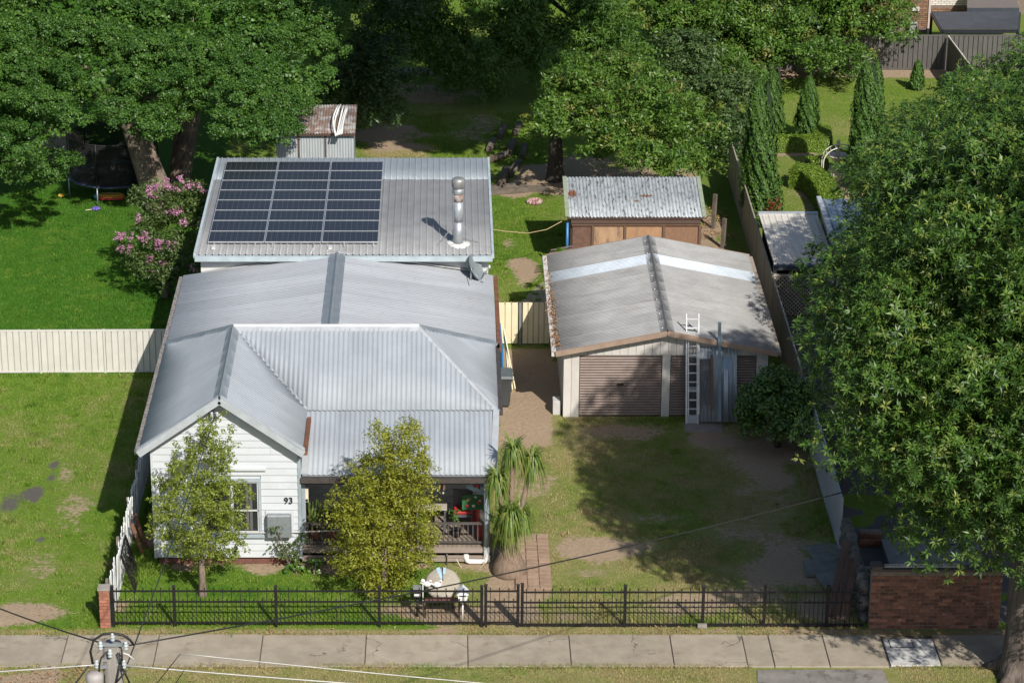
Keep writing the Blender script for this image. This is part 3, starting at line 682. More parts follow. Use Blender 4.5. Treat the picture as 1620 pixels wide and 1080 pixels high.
# verandah back wall: door, windows
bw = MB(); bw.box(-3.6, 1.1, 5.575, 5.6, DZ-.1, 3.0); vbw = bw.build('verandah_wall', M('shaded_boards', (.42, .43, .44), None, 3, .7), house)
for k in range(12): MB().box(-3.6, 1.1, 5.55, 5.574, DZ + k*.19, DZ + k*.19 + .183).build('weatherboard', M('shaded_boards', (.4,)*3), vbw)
for xa, xb, za, zb, nm in ((-.55, .55, 1.4, 2.4, 'window'), (-2.05, -1.2, DZ, 2.5, 'door'), (-3.3, -2.4, 1.2, 2.4, 'window')):
    f = MB()
    for q in ((xa, xb, za, za+.07), (xa, xb, zb-.07, zb), (xa, xa+.07, za+.07, zb-.07), (xb-.07, xb, za+.07, zb-.07)): f.box(q[0], q[1], 5.50, 5.549, q[2], q[3])
    f = f.build(nm, M('dark_frame', (.10, .105, .11), None, 4, .5), house)
    MB().box(xa+.07, xb-.07, 5.52, 5.545, za+.07, zb-.07).build('pane' if nm == 'window' else 'door_leaf', glass if nm == 'window' else M('brown_door', (.07, .04, .03), None, 5, .6), f)
MB().tube([A(352, 843, 3.2), A(420, 842, 3.2), A(480, 841, 3.2), A(548, 838, 3.25)], .016, 6).build('conduit', whitep, house)
t = MB().box(-3.5, -3.38, 3.52, 3.6, 1.62, 2.0).build('wall_lamp', M('lamp_cream', (.7, .62, .47), None, 5, .4), house)
MB().box(-3.49, -3.39, 3.505, 3.515, 1.64, 1.7).build('lamp_bracket', M('black_iron', (.02,)*3), t)
# ------------------------------------------------------------------ solar array
def solar_mat():
    m, nt, N, L, B = nodes_of('solar_cells')
    tc = N.new('ShaderNodeTexCoord'); sp = N.new('ShaderNodeSeparateXYZ'); L.new(tc.outputs['Object'], sp.inputs[0])
    def grid(s, n, wdt):
        f = mathn(N, L, 'FRACT', mathn(N, L, 'MULTIPLY', s, n)); return mathn(N, L, 'GREATER_THAN', mathn(N, L, 'ABSOLUTE', mathn(N, L, 'SUBTRACT', f, .5)), .5 - wdt)
    g = mathn(N, L, 'MAXIMUM', grid(sp.outputs[0], 10/1.6, .045), grid(sp.outputs[1], 6/.9, .06))
    bb = grid(sp.outputs[0], 30/1.6, .05)
    oi = N.new('ShaderNodeObjectInfo')
    c = mixc(N, L, noise(N, L, tc.outputs['Object'], 1.5), (.007, .0075, .013), (.012, .0125, .019))
    c = mixc(N, L, mathn(N, L, 'MULTIPLY', bb, .25), c, (.09, .095, .11)); c = mixc(N, L, mathn(N, L, 'MULTIPLY', g, .55), c, (.09, .092, .10))
    L.new(c, B.inputs['Base Color']); B.inputs['Roughness'].default_value = .22; B.inputs['Specular IOR Level'].default_value = .2
    return m
cellm = solar_mat(); alu = M('aluminium', (.62, .63, .64), None, 5, .35, .6)
p00, p10, p01, p11 = G(329, 382, 4.0), G(599, 382, 4.0), G(357, 255, 4.04), G(607, 254, 4.04)
SX0, SX1, SY0, SY1 = (p00.x+p01.x)/2, (p10.x+p11.x)/2, p00.y, p01.y
pw, ph = (SX1-SX0)/3, (SY1-SY0)/8
sol = thing('solar_array', 'three columns of dark blue solar panels on the flat rear roof', 'solar panels', ((SX0+SX1)/2, SY0, 3.93))
pme = MB().box(-pw/2+.028, pw/2-.028, -ph/2+.022, ph/2-.022, -.015, .012).build('solar_panel', cellm, mesh_only=True)
fr = MB(); t_ = .028
for q in ((-pw/2+.008, pw/2-.008, -ph/2+.006, -ph/2+.022), (-pw/2+.008, pw/2-.008, ph/2-.022, ph/2-.006), (-pw/2+.008, -pw/2+.028, -ph/2+.022, ph/2-.022), (pw/2-.028, pw/2-.008, -ph/2+.022, ph/2-.022)): fr.box(*q, -.02, .018)
fme = fr.build('panel_frame', alu, mesh_only=True)
for i in range(3):
    for j in range(8):
        y = SY0 + (j+.5)*ph; o = inst(pme, 'solar_panel', sol, (SX0 + (i+.5)*pw, y, zrear(y)+.11))
        f = bpy.data.objects.new('panel_frame', fme); link(f, o)
for k, fx in enumerate((.04, .28, .38, .62, .80, .97)):
    x = SX0 + (SX1-SX0)*fx
    MB().box(x-.02, x+.02, SY0-.18, SY1, zrear(SY0)+.045, zrear(SY0)+.075).build('mounting_rail', alu, sol)
for fx in (.04, .72):
    x = SX0 + (SX1-SX0)*fx; MB().box(x-.05, x+.06, SY0-.42, SY0-.2, 3.9, 3.96).build('junction_box', whitep, sol)
x = SX0 + (SX1-SX0)*.62
MB().tube([(x, SY0-.05, 3.95), (x+.04, SY0-.3, 3.93), (x-.02, SY0-.55, 3.92), (x-.05, SY0-.75, 3.9)], .018, 6).build('cable_conduit', whitep, sol)
# ------------------------------------------------------------------ flue
fb = G(725, 386, 3.9); zb = zrear(fb.y)
flue = thing('chimney_flue', 'tall galvanised flue pipe with cowl and rusty collar on the rear roof', 'flue', (fb.x, fb.y, zb))
galv = M('galvanised', (.42, .44, .455), (.33, .345, .36), 6, .38, .55, rhi=.55)
MB().tube([(fb.x, fb.y, zb), (fb.x, fb.y, zb+.72)], .145, 18).build('lower_pipe', galv, flue)
MB().tube([(fb.x, fb.y, zb+.72), (fb.x, fb.y, zb+1.32)], .138, 18).build('upper_pipe', M('galvanised_bright', (.5, .53, .55), (.42, .44, .46), 6, .35, .5), flue)
MB().tube([(fb.x, fb.y, zb+1.32), (fb.x, fb.y, zb+1.55)], .135, 18).build('rusty_collar', M('rusty_steel', (.2, .09, .05), (.38, .36, .34), 5, .8), flue)
MB().lathe([(.14, 0), (.165, .03), (.165, .12), (.14, .17)], (fb.x, fb.y, zb+1.55), 18).build('cowl_ring', galv, flue)
MB().lathe([(.13, 0), (.19, .05), (.19, .24), (.16, .3), (.02, .33)], (fb.x, fb.y, zb+1.71), 18).build('cowl', M('cowl_grey', (.34, .34, .33), (.26, .26, .25), 6, .45, .5), flue)
fl = MB(); fl.blob((fb.x, fb.y, zb+.03), (.36, .33, .06), 3, 16, 6, .12); fl.build('flashing', M('white_sealant', (.72, .71, .68), (.55, .53, .5), 7, .8), flue)
for d in ((-.6, -.15), (.62, .1)): MB().bar((fb.x, fb.y, zb+.75), (fb.x+d[0], fb.y+d[1], zb+.06), .03, .012).build('stay', galv, flue)
# ------------------------------------------------------------------ satellite dish
dc = A(752, 423, 15.0); db = Vector((dc.x-.12, 14.75, 3.33))
dish = thing('satellite_dish', 'grey satellite dish on a bracket at the edge of the middle roof', 'satellite dish', db)
prof = []
t = MB(); vs = []; n = 18
q = Vector((.8, -.35, .42)).normalized().to_track_quat('Z', 'Y')
for lay in (0, .02):
    for r in (0.001, .15, .3, .4):
        for k in range(n): vs.append(dc + q @ Vector((r*.85*math.cos(6.2832*k/n), r*math.sin(6.2832*k/n), r*r*.55 - .06 - lay)))
fs = []
for l0 in (0, 4*n):
    for i in range(3):
        for k in range(n): fs.append((l0+i*n+k, l0+i*n+(k+1) % n, l0+(i+1)*n+(k+1) % n, l0+(i+1)*n+k))
t.add(vs, fs, True); t.build('reflector', M('dish_grey', (.2, .225, .235), None, 4, .5), dish)
t = MB(); t.tube([db, db + Vector((0, 0, .35)), dc - q @ Vector((0, 0, .08))], .022, 7); t.build('mast', galv, dish)
tip = dc + q @ Vector((0, -.12, .42)); t = MB(); t.tube([dc + q @ Vector((0, -.38, 0)), tip], .012, 6); t.tube([dc + q @ Vector((.2, -.32, 0)), tip], .01, 6); t.build('feed_arm', galv, dish)
MB().lathe([(.03, -.05), (.035, 0), (.02, .06)], tip, 8).build('receiver', whitep, dish)
t = MB(); t.tube([db + Vector((0, 0, .3)), db + Vector((-.05, -.5, .02))], .011, 5); t.tube([db + Vector((0, 0, .3)), db + Vector((.35, -.1, -.06))], .011, 5); t.build('brace', galv, dish)
# ------------------------------------------------------------------ garage
GX0_, GX1_, GYF, GYB, GZE, GZR = 3.10, 9.18, 12.42, 20.25, 2.06, 2.67; GXR = (GX0_+GX1_)/2
gar = thing('double_garage', 'double garage with fibro roof, pale clad walls and two brown roller doors', 'garage', (GXR, 16.4, 0))
cladm = M('pale_cladding', (.55, .52, .48), (.47, .44, .41), 2, .6, bump=.08, dirt=(.36, .32, .28), dscale=3, dlo=.6, dhi=.95, rand=.03)
gw = MB(); gw.box(3.3, 8.98, 12.75, 20.1, .0, 2.0); gw.add([(3.3, 12.75, 2.0), (8.98, 12.75, 2.0), (GXR, 12.75, 2.55), (3.3, 20.1, 2.0), (8.98, 20.1, 2.0), (GXR, 20.1, 2.55)], [(0, 1, 2), (5, 4, 3), (0, 2, 5, 3), (2, 1, 4, 5)])
gwall = gw.build('wall', M('garage_shell', (.4, .38, .35), None, 3, .7), gar)
D1a, D1b, D2a, D2b, DT = 3.74, 6.04, 6.27, 8.66, 1.88
def clad(x0, x1, z0, z1f, y=12.66, step=.225):
    n = max(1, round((x1-x0)/step)); s = (x1-x0)/n
    for k in range(n):
        a, b = x0 + k*s + .004, x0 + (k+1)*s - .004; za, zb_ = z1f(a), z1f(b)
        m_ = MB(); m_.add([(a, y-.03, z0), (b, y-.03, z0), (b, y-.03, zb_), (a, y-.03, za), (a, y+.08, z0), (b, y+.08, z0), (b, y+.08, zb_), (a, y+.08, za)], [(0, 1, 2, 3), (3, 2, 6, 7), (1, 5, 6, 2), (4, 0, 3, 7), (4, 5, 1, 0)]); m_.build('cladding_panel', cladm, gwall)
zg = lambda x: 2.0 + (GZR-.12-2.0)*(1 - abs(x-GXR)/(GXR-3.3))
clad(3.3, D1a, 0.02, lambda x: min(zg(x), 1.99)); clad(D1b, D2a, 0.02, lambda x: DT); clad(D2b, 8.98, 0.02, lambda x: min(zg(x), 1.99)); clad(D1a, D2b, DT+.004, zg)
slat = M('roller_brown', (.215, .165, .14), (.18, .135, .115), 3, .5, .1, rand=.03)
for nm, a, b in (('roller_door', D1a, D1b), ('roller_door', D2a, D2b)):
    rd = MB().box(a+.02, b-.02, 12.70, 12.74, .02, DT).build(nm, M('roller_shadow', (.09, .07, .06), None, 4, .6), gar)
    L_ = b - a - .04
    t = MB(); t.add([(-L_/2, 0, 0), (L_/2, 0, 0), (-L_/2, -.022, .02), (L_/2, -.022, .02), (-L_/2, -.03, .04), (L_/2, -.03, .04), (-L_/2, -.022, .06), (L_/2, -.022, .06), (-L_/2, 0, .078), (L_/2, 0, .078)], [(0, 1, 3, 2), (2, 3, 5, 4), (4, 5, 7, 6), (6, 7, 9, 8)], True)
    sme = t.build('slat', slat, mesh_only=True)
    for k in range(23): inst(sme, 'slat', rd, ((a+b)/2, 12.698, .04 + k*.08))
    MB().box((a+b)/2-.09, (a+b)/2+.09, 12.62, 12.665, .98, 1.01).build('door_handle', M('black_iron', (.02,)*3), rd)
dk = MB(); gp = []
for xe in (GX0_, GX1_):
    V = (GXR-xe, 0, GZR-GZE); L_ = Vector(V).length; poly = [(0, 0), (GYB-GYF, 0), (GYB-GYF, L_), (0, L_)]; deck(dk, (xe, GYF, GZE), (0, 1, 0), V, poly); gp.append(((xe, GYF, GZE), (0, 1, 0), V, poly))
groof = dk.build('garage_roof', M('garage_shell', (.4,)*3), gar, label='weathered grey ribbed garage roof with a pale strip across')
gst = M('fibro_grey', (.31, .307, .30), (.25, .247, .24), 1.6, .8, rand=.09, bump=.15, bscale=40, dirt=(.19, .18, .17), dscale=1.2, dlo=.5, dhi=.85, dstretch=(.6, 2.5, 1))
skyl = M('pale_fibreglass', (.50, .55, .60), (.42, .46, .5), 3, .4)
for t in gp: roof_plane(groof, *t, prof_rib(.105, .022, .03), .79, gst, special={7: skyl})
ridge_cap((GXR, GYF-.04, GZR), (GXR, GYB, GZR), (GX0_-GXR, 0, GZE-GZR), (GX1_-GXR, 0, GZE-GZR), .2, roll=.03).build('ridge_cap', M('old_ridge', (.17, .165, .158), (.13, .125, .12), 4, .6, .2), groof)
rv = MB().lathe([(.025, 0), (.02, .018), (.004, .024)], (0, 0, 0), 8).build('rivet', whitep, mesh_only=True)
for k in range(8): inst(rv, 'rivet', groof, (GXR-.13, GYF + .2 + k*1.02 + (k % 3)*.1, GZR+.02))
brg = M('barge_tan', (.33, .235, .175), (.27, .19, .14), 4, .6)
for xe in (GX0_-.04, GX1_+.04):
    MB().bar((xe, GYF-.05, GZE-.04), (GXR, GYF-.05, GZR-.04), .05, .15).build('barge_board', brg, groof)
    MB().bar((xe, GYB+.03, GZE-.0), (GXR, GYB+.03, GZR-.0), .05, .1).build('barge_board', brg, groof)
MB().box(GX0_-.15, GX0_-.02, GYF, GYB, GZE-.13, GZE+.02).build('gutter', M('peeling_gutter', (.55, .52, .49), (.33, .24, .19), 9, .8, contrast=(.5, .62)), groof)
MB().box(GX1_+.02, GX1_+.13, GYF, GYB, GZE-.11, GZE+.0).build('gutter', M('tan_gutter', (.35, .28, .22), None, 6, .7), groof)
# leaf litter in the left garage gutter and valley edge
def litter(name, label, pts, size, mat, seed):
    rg = np.random.default_rng(seed); n = len(pts); P_ = np.array(pts)
    nn = np.array([0, 0, 1.]) + rg.normal(0, .5, (n, 3)); co, _, rr = leaf_quads(P_, nn, rg.uniform(.6, 1.3, n)*size, rg.uniform(.5, 1.1, n)*size*.5, rg, .3)
    return leaf_obj(name, co, rr, rr, mat, None, label, loc=P_.mean(0))
# ------------------------------------------------------------------ things leaning on the garage
ladm = M('ladder_alu', (.72, .73, .74), None, 5, .4, .2)
lad = thing('extension_ladder', 'aluminium extension ladder leaning on the garage front above its roof', 'ladder', (6.85, 12.2, 0))
la, lb = A(1086, 655, 12.0), A(1086, 496, 12.75); ra, rb = A(1104, 655, 12.0), A(1106, 496, 12.75)
la.z = max(la.z, .02); ra.z = la.z; wdx = Vector((.34, 0, 0))
rb = lb + wdx; ra = la + wdx
for a, b in ((la, lb), (ra, rb)): MB().bar(a, b, .03, .07, up=(0, 1, 0)).build('rail', ladm, lad)
for k in range(11):
    p = la.lerp(lb, (k+.6)/11.2); MB().bar(p, p + wdx, .035, .03).build('rung', ladm, lad)
a, b = la + Vector((.05, -.05, 0)), la.lerp(lb, .82) + Vector((.05, -.06, 0))
for d in (0, .24): MB().bar(a + Vector((d, 0, 0)), b + Vector((d, 0, 0)), .022, .05, up=(0, 1, 0)).build('fly_rail', ladm, lad)
blu = M('blue_grey_steel', (.34, .44, .52), (.26, .35, .42), 4, .45, .2, stretch=(3, 3, .4))
galv2 = M('weathered_sheet', (.5, .545, .59), (.38, .42, .46), 2.5, .5, .2, stretch=(6, 1, .5), dirt=(.22, .22, .22), dscale=5, dlo=.6, dhi=.9)
def lean(px0, px1, pyt, pyb, Y0, Y1, corr, name, mat, label, cat, pitch=.076, amp=.011, t=.02):
    a, b = A(px0, pyb, Y0), A(px1, pyb, Y0); a.z = b.z = max(.03, (a.z+b.z)/2); c, d = A(px0, pyt, Y1), A(px1, pyt, Y1)
    mb = MB(); n = max(2, int((b-a).length/pitch*6)) if corr else 1
    vs = []
    for lay in (0, t):
        for i in range(n+1):
            u = i/n; off = Vector((0, -(amp*math.sin(2*math.pi*u*(b-a).length/pitch) if corr else 0) + lay, 0))
            vs += [a.lerp(b, u) + off, c.lerp(d, u) + off]
    m_ = (n+1)*2; fs = []
    for i in range(n): fs += [(2*i, 2*i+2, 2*i+3, 2*i+1), (m_+2*i+1, m_+2*i+3, m_+2*i+2, m_+2*i), (2*i, m_+2*i, m_+2*i+2, 2*i+2), (2*i+1, 2*i+3, m_+2*i+3, m_+2*i+1)]
    fs += [(0, 1, m_+1, m_), (2*n, m_+2*n, m_+2*n+1, 2*n+1)]
    mb.add(vs, fs, corr); return solo(mb, name, mat, label, cat, (a+b)/2)
lean(1104, 1166, 548, 667, 12.15, 12.6, True, 'corrugated_sheet', galv2, 'wide weathered corrugated iron sheet propped against the right roller door', 'metal sheet', .105, .014)
lean(1141, 1158, 565, 666, 12.02, 12.42, True, 'corrugated_sheet', blu, 'narrow blue grey corrugated offcut standing before the wider sheet', 'metal sheet', .07, .012)
lean(1145, 1152, 584, 667, 11.9, 12.25, True, 'corrugated_sheet', M('bright_zinc', (.55, .58, .6), None, 5, .35, .4), 'shortest bright zinc strip leaning among the iron sheets', 'metal sheet', .05, .012)
lean(1136, 1141, 511, 666, 11.95, 12.36, False, 'steel_channel', M('blue_channel', (.2, .27, .33), None, 4, .45, .3), 'long blue grey steel channel standing above the garage eave', 'steel channel', t=.08)
lean(1106, 1128, 568, 640, 12.05, 12.45, False, 'dark_board', M('scuffed_board', (.06, .06, .062), (.13, .13, .13), 5, .7, stretch=(8, 1, 1)), 'scuffed dark board leaning beside the ladder', 'board')
lean(1124, 1128, 562, 650, 11.98, 12.4, False, 'timber_plank', M('brown_plank', (.16, .105, .08), None, 6, .8), 'brown timber plank leaning between dark board and channel', 'plank', t=.05)
# screen door leaning behind the ladder
sdo = thing('screen_door', 'old white screen door leaning behind the ladder', 'door', A(1095, 666, 12.2))
p0, p1 = A(1086, 666, 12.15), A(1104, 666, 12.15); p0.z = p1.z = .03; q0, q1 = A(1086, 560, 12.58), A(1104, 560, 12.58)
for a, b in ((p0, q0), (p1, q1)): MB().bar(a, b, .06, .03, up=(0, 1, 0)).build('stile', whitep, sdo)
for f0, f1 in ((0, .13), (.48, .53), (.95, 1)): MB().bar(p0.lerp(q0, (f0+f1)/2) + Vector((.03, 0, 0)), p1.lerp(q1, (f0+f1)/2) - Vector((.03, 0, 0)), (f1-f0)*1.9, .025, up=(0, 1, 0)).build('rail', M('door_grey', (.5, .52, .54), None, 4, .5), sdo)
MB().slab([p0 + Vector((.03, .02, .02)), p1 + Vector((-.03, .02, .02)), q1 + Vector((-.03, .02, 0)), q0 + Vector((.03, .02, 0))], (0, -1, 0), .008).build('mesh_screen', M('fly_screen', (.05, .05, .052), (.09, .085, .08), 6, .8), sdo)
b0 = G(880, 655); solo(MB().box(b0.x-.1, b0.x+.12, b0.y-.06, b0.y+.3, 0, .42), 'concrete_block', M('pale_concrete', (.5,)*3), 'pale concrete block standing at the garage front left corner', 'block', (b0.x, b0.y, 0), bevel=.01)
# ------------------------------------------------------------------ side gates
cream = M('cream_steel', (.70, .625, .43), (.64, .565, .385), 2, .5, rand=.02, dirt=(.5, .43, .29), dscale=5, dlo=.62, dhi=.95)
def colorbond(parent, p0, p1, z0, z1, mat, pitch=.19, name='infill_sheet', depth=.03):
    p0, p1 = Vector(p0), Vector(p1); d = (p1-p0); L_ = d.length; d.normalize(); nrm = Vector((-d.y, d.x, 0))
    n = max(1, round(L_/pitch)); s = L_/n
    for k in range(n):
        t = MB(); vs = []
        for z in (z0, z1):
            for u, o in ((0, 1.), (.05, 1.), (.08, -.5), (.5, -.5), (.92, -.5), (.95, 1.), (1, 1.)): vs.append(p0 + d*(k*s + u*s*.995) + nrm*depth*o + Vector((0, 0, z)))
        t.add(vs, [(i, i+1, i+8, i+7) for i in range(6)]); t.build(name, mat, parent)
gz = 1.3
for nm, pxa, pxb, lab in (('side_gate', 788, 819, 'left cream sheet metal gate leaf beside the house'), ('side_gate', 826, 869, 'right cream sheet metal gate leaf beside the garage')):
    a, b = G(pxa, 545), G(pxb, 545); y = 18.15; g = thing(nm, lab, 'gate', ((a.x+b.x)/2, y, 0))
    zt = A((pxa+pxb)/2, 478, y).z
    colorbond(g, (a.x, y, 0), (b.x, y, 0), .06, zt, cream, .17)
    MB().box(a.x, b.x, y+.03, y+.06, zt-.08, zt-.03).build('back_rail', M('gate_rail', (.4, .38, .3), None, 4, .5), g); MB().box(a.x, b.x, y+.03, y+.06, .12, .17).build('back_rail', M('gate_rail', (.4,)*3), g)
for px, lab in ((822.5, 'slim grey steel post between the two cream gates'), (873, 'dark gate post hard against the garage')):
    a = G(px, 545); solo(MB().box(a.x-.035, a.x+.035, 18.1, 18.17, 0, 1.36), 'gate_post', M('post_grey', (.2, .21, .22), None, 4, .5), lab, 'post', (a.x, 18.13, 0))
# ------------------------------------------------------------------ timber shed behind the garage
S0, S1, SYF, SYB, SZF, SZB = 3.9, 8.2, 24.3, 26.9, 1.9, 2.38
shed = thing('timber_shed', 'brown timber shed with rust stained corrugated roof behind the garage', 'shed', (6.05, 25.6, 0))
sw = MB(); sw.box(S0+.1, S1-.1, SYF+.2, SYB-.1, 0, 1.82); swall = sw.build('wall', M('shed_dark', (.1, .06, .045), None, 4, .9), shed)
bx = [904, 938, 989, 1050, 1107]
pan = [M('brown_ply', (.17, .09, .06), (.11, .06, .045), 8, .9, dirt=(.3, .24, .2), dscale=9, dlo=.6, dhi=.75), M('stained_ply', (.42, .27, .16), (.34, .2, .12), 3, .85, stretch=(2, 1, .6), dirt=(.12, .09, .075), dscale=2.6, dlo=.48, dhi=.72, dstretch=(1.8, 1, .5)), M('orange_ply', (.40, .23, .125), (.33, .18, .1), 3, .85, dirt=(.16, .11, .085), dscale=2.6, dlo=.5, dhi=.78, dstretch=(1.8, 1, .5)), M('grainy_ply', (.27, .15, .09), (.19, .105, .065), 5, .85, stretch=(6, 1, 1.4))]
for k in range(4):
    a, b = A(bx[k], 380, SYF+.15).x, A(bx[k+1], 380, SYF+.15).x
    MB().box(a+.03, b-.03, SYF+.14, SYF+.2, .05, 1.58).build('wall_panel', pan[k], swall)
    MB().box(b-.05, b+.03, SYF+.09, SYF+.14, .02, 1.6).build('batten', M('batten_brown', (.15, .085, .055), None, 6, .9), swall)
MB().box(S0+.12, S1-.12, SYF+.08, SYF+.14, 1.6, 1.66).build('top_plate', M('batten_brown', (.15,)*3), swall)
MB().box(S0+.1, S1-.1, SYF+.05, SYF+.08, 1.68, 1.82).build('fascia', M('shed_dark', (.1,)*3), swall)
V = (0, SYB-SYF, SZB-SZF); L_ = Vector(V).length; dk = MB(); sp_ = [(0, 0), (S1-S0, 0), (S1-S0, L_), (0, L_)]; deck(dk, (S0, SYF, SZF), (1, 0, 0), V, sp_, .04)
sroof = dk.build('shed_roof', M('shed_dark', (.1,)*3), shed, label='corrugated iron shed roof with rust patches')
srm = M('streaky_iron', (.40, .43, .445), (.30, .325, .34), 2, .6, .2, stretch=(3, .6, 1), rand=.05, dirt=(.075, .07, .068), dscale=5, dlo=.52, dhi=.66, dstretch=(3.2, .8, 1))
roof_plane(sroof, (S0, SYF, SZF), (1, 0, 0), V, sp_, prof_sin(.112, .018), .7, srm)
Vn = Vector(V).normalized(); Nn = Vector((1, 0, 0)).cross(Vn)
def on_shed(px, py):
    z = 2.1
    for _ in range(6):
        g = G(px, py, z); z = SZF + (g.y-SYF)/(SYB-SYF)*(SZB-SZF)
    return g
for k, (px, py, rx, ry) in enumerate(((905, 307, .15, .3), (919, 323, .12, .12), (1000, 319, .26, .1), (1022, 311, .22, .1), (1012, 290, .3, .3), (1040, 302, .1, .3))):
    # rusted-through laps: thin flakes following the corrugations
    c = on_shed(px, py); t = MB(); vs = []; fs = []; n = int(rx*2/.014)
    rg = random.Random(k)
    if k > 3: n = 0
    for i in range(n):
        u = -rx + 2*rx*i/n; x = c.x + u; hh = .02 + .018*math.sin(2*math.pi*(x-S0)/.112)+.005; e = ry*math.sqrt(max(0, 1-(u/rx)**2))*rg.uniform(.25, 1)
        for s in (-1, 1): vs.append(Vector((x, c.y, c.z)) + Vn*e*s + Nn*hh)
    for i in range(n-1): fs.append((2*i, 2*i+2, 2*i+3, 2*i+1))
    if n: t.add(vs, fs, True); t.build('rust_patch', rust, sroof)
for x in (S0-.02, S1+.02): MB().bar((x, SYF, SZF+.045), (x, SYB, SZB+.045), .13, .015).build('edge_flashing', M('moss_flashing', (.29, .33, .24), (.22, .25, .18), 6, .7), sroof)
solo(MB().tube([(3.88, 24.25, 0), (3.88, 24.25, 1.75)], .045, 8), 'blue_pipe', M('blue_plastic', (.04, .16, .36), None, 4, .4), 'bright blue pipe upright at the timber shed left corner', 'pipe', (3.88, 24.25, 0))
# ------------------------------------------------------------------ tin shed behind the solar roof
TY = 27.2; tz = A(500, 212, TY).z; tx0, tx1 = A(437, 230, TY).x, A(560, 230, TY).x
tin = thing('tin_shed', 'small tin shed with rusty roof half hidden by trees behind the solar panels', 'shed', ((tx0+tx1)/2, TY+1, 0))
tw = MB().box(tx0+.04, tx1-.04, TY+.04, TY+2.4, 0, tz-.05).build('wall', M('tin_shell', (.3, .32, .33), None, 4, .6), tin)
tm = M('tin_sheet', (.47, .5, .51), (.4, .43, .44), 3, .5, .25, stretch=(4, 1, .5), rand=.06)
n = 5; s = (tx1-tx0)/n
for k in range(n):
    vs = []; m_ = 48
    for i in range(m_+1):
        x = tx0 + k*s + s*i/m_; y = TY - .012*math.sin(2*math.pi*(x-tx0)/.09)
        vs += [(x, y, .05), (x, y, tz + .02*math.sin(k*2.1))]
    MB().add(vs, [(2*i, 2*i+2, 2*i+3, 2*i+1) for i in range(m_)], True).build('wall_sheet', tm, tw)
for px in (473, 515): x = A(px, 230, TY).x; MB().box(x-.025, x+.025, TY-.05, TY-.02, .1, tz).build('stud', M('shed_dark', (.1,)*3), tw)
V = (0, 2.3, .28); L_ = Vector(V).length; dk = MB(); tp = [(0, 0), (tx1-tx0+.1, 0), (tx1-tx0+.1, L_), (0, L_)]; deck(dk, (tx0-.05, TY-.15, tz+.03), (1, 0, 0), V, tp, .04)
troof = dk.build('shed_roof', M('shed_dark', (.1,)*3), tin, label='rusty brown corrugated roof')
roof_plane(troof, (tx0-.05, TY-.15, tz+.03), (1, 0, 0), V, tp, prof_sin(.09, .014), .68, M('rusty_sheet', (.17, .105, .08), (.13, .10, .09), 4, .85, .1, rand=.2, dirt=(.27, .26, .25), dscale=2.4, dlo=.46, dhi=.6))
pvc = M('white_pvc', (.8,)*3)
for k, (pa, pb) in enumerate((((602, 447), (640, 140)), ((612, 440), (665, 150)), ((626, 458), (690, 150)), ((635, 440), (705, 160)), ((650, 405), (700, 150)), ((596, 410), (622, 190)))):
    f = lambda p: (420 + p[0]/5.4, 140 + p[1]/5.4)
    qa, qb = f(pa), f(pb); a = A(qa[0], qa[1], TY-.45 - .03*k); b = A(qb[0], qb[1], TY+1.6); zmin = lambda y: tz + .03 + (y-TY+.15)*.122 + .09
    pts = []
    for i in range(7):
        u = i/6; p = a.lerp(b, u); p.z = max(p.z, zmin(p.y) + .03*k); p.x -= .12*math.sin(math.pi*u)*(1 if k in (0, 5) else .2); pts.append(p)
    solo(MB().tube(pts, .03, 8), 'plastic_pipe', pvc, ['leftmost lower end of the bundle, bowed white pipe on the tin shed', 'second white pipe from the left on the tin shed', 'white pipe reaching lowest over the tin shed wall', 'fourth white pipe from the left on the tin shed', 'rightmost short white pipe on the tin shed', 'most curved white pipe at the left of the bundle'][k], 'pipe', a, 'white pipes on the tin shed roof')
# ------------------------------------------------------------------ front picket fence, gate and sliding gate
blk = M('black_steel', (.012, .011, .011), (.018, .016, .016), 6, .5, spec=.25)
def picket_mesh(h):
    t = MB(); t.box(-.008, .008, -.008, .008, .05, h-.05); t.add([(-.02, -.008, h-.05), (.02, -.008, h-.05), (0, -.008, h), (-.02, .008, h-.05), (.02, .008, h-.05), (0, .008, h)], [(0, 1, 2), (5, 4, 3), (0, 2, 5, 3), (1, 4, 5, 2), (0, 3, 4, 1)])
    return t.build('picket', blk, mesh_only=True)
pk_t, pk_s = picket_mesh(1.03), picket_mesh(.75)
def rails(parent, a, b, y, zs, w=.034):
    for z in zs: MB().box(a, b, y-w/2, y+w/2, z-.018, z+.018).build('rail', blk, parent)
def pickets(parent, a, b, y, dz=0.):
    n = round((b-a)/.1035); s = (b-a)/n
    for k in range(1, n): inst(pk_t if k % 2 else pk_s, 'picket', parent, (a + k*s, y, dz))
posts = [-7.88, -6.42, -4.01, -1.56, .87]
ff = thing('steel_picket_fence', 'black steel picket fence along the footpath left of the small gate', 'fence', (-3.5, 0, 0))
pom = MB().box(-.035, .035, -.035, .035, -.05, 1.06).add([(-.043, -.043, 1.06), (.043, -.043, 1.06), (.043, .043, 1.06), (-.043, .043, 1.06), (0, 0, 1.10)], [(0, 1, 4), (1, 2, 4), (2, 3, 4), (3, 0, 4), (3, 2, 1, 0)]).build('post', blk, mesh_only=True)
for x in posts: inst(pom, 'post', ff, (x, 0, 0))
for a, b in zip(posts[:-1], posts[1:]): rails(ff, a+.036, b-.036, 0, (.93, .65, .10)); pickets(ff, a, b, 0)
pg = thing('pedestrian_gate', 'narrow black picket gate between two taller posts', 'gate', (1.33, 0, 0))
for x in (.965, 1.73): inst(pom, 'gate_stile', pg, (x, .0, .03))
rails(pg, 1.0, 1.695, 0, (.93, .65, .10)); pickets(pg, .965, 1.73, 0)
vg = thing('sliding_gate', 'long black picket sliding gate right of the small gate', 'gate', (6.0, 0, 0))
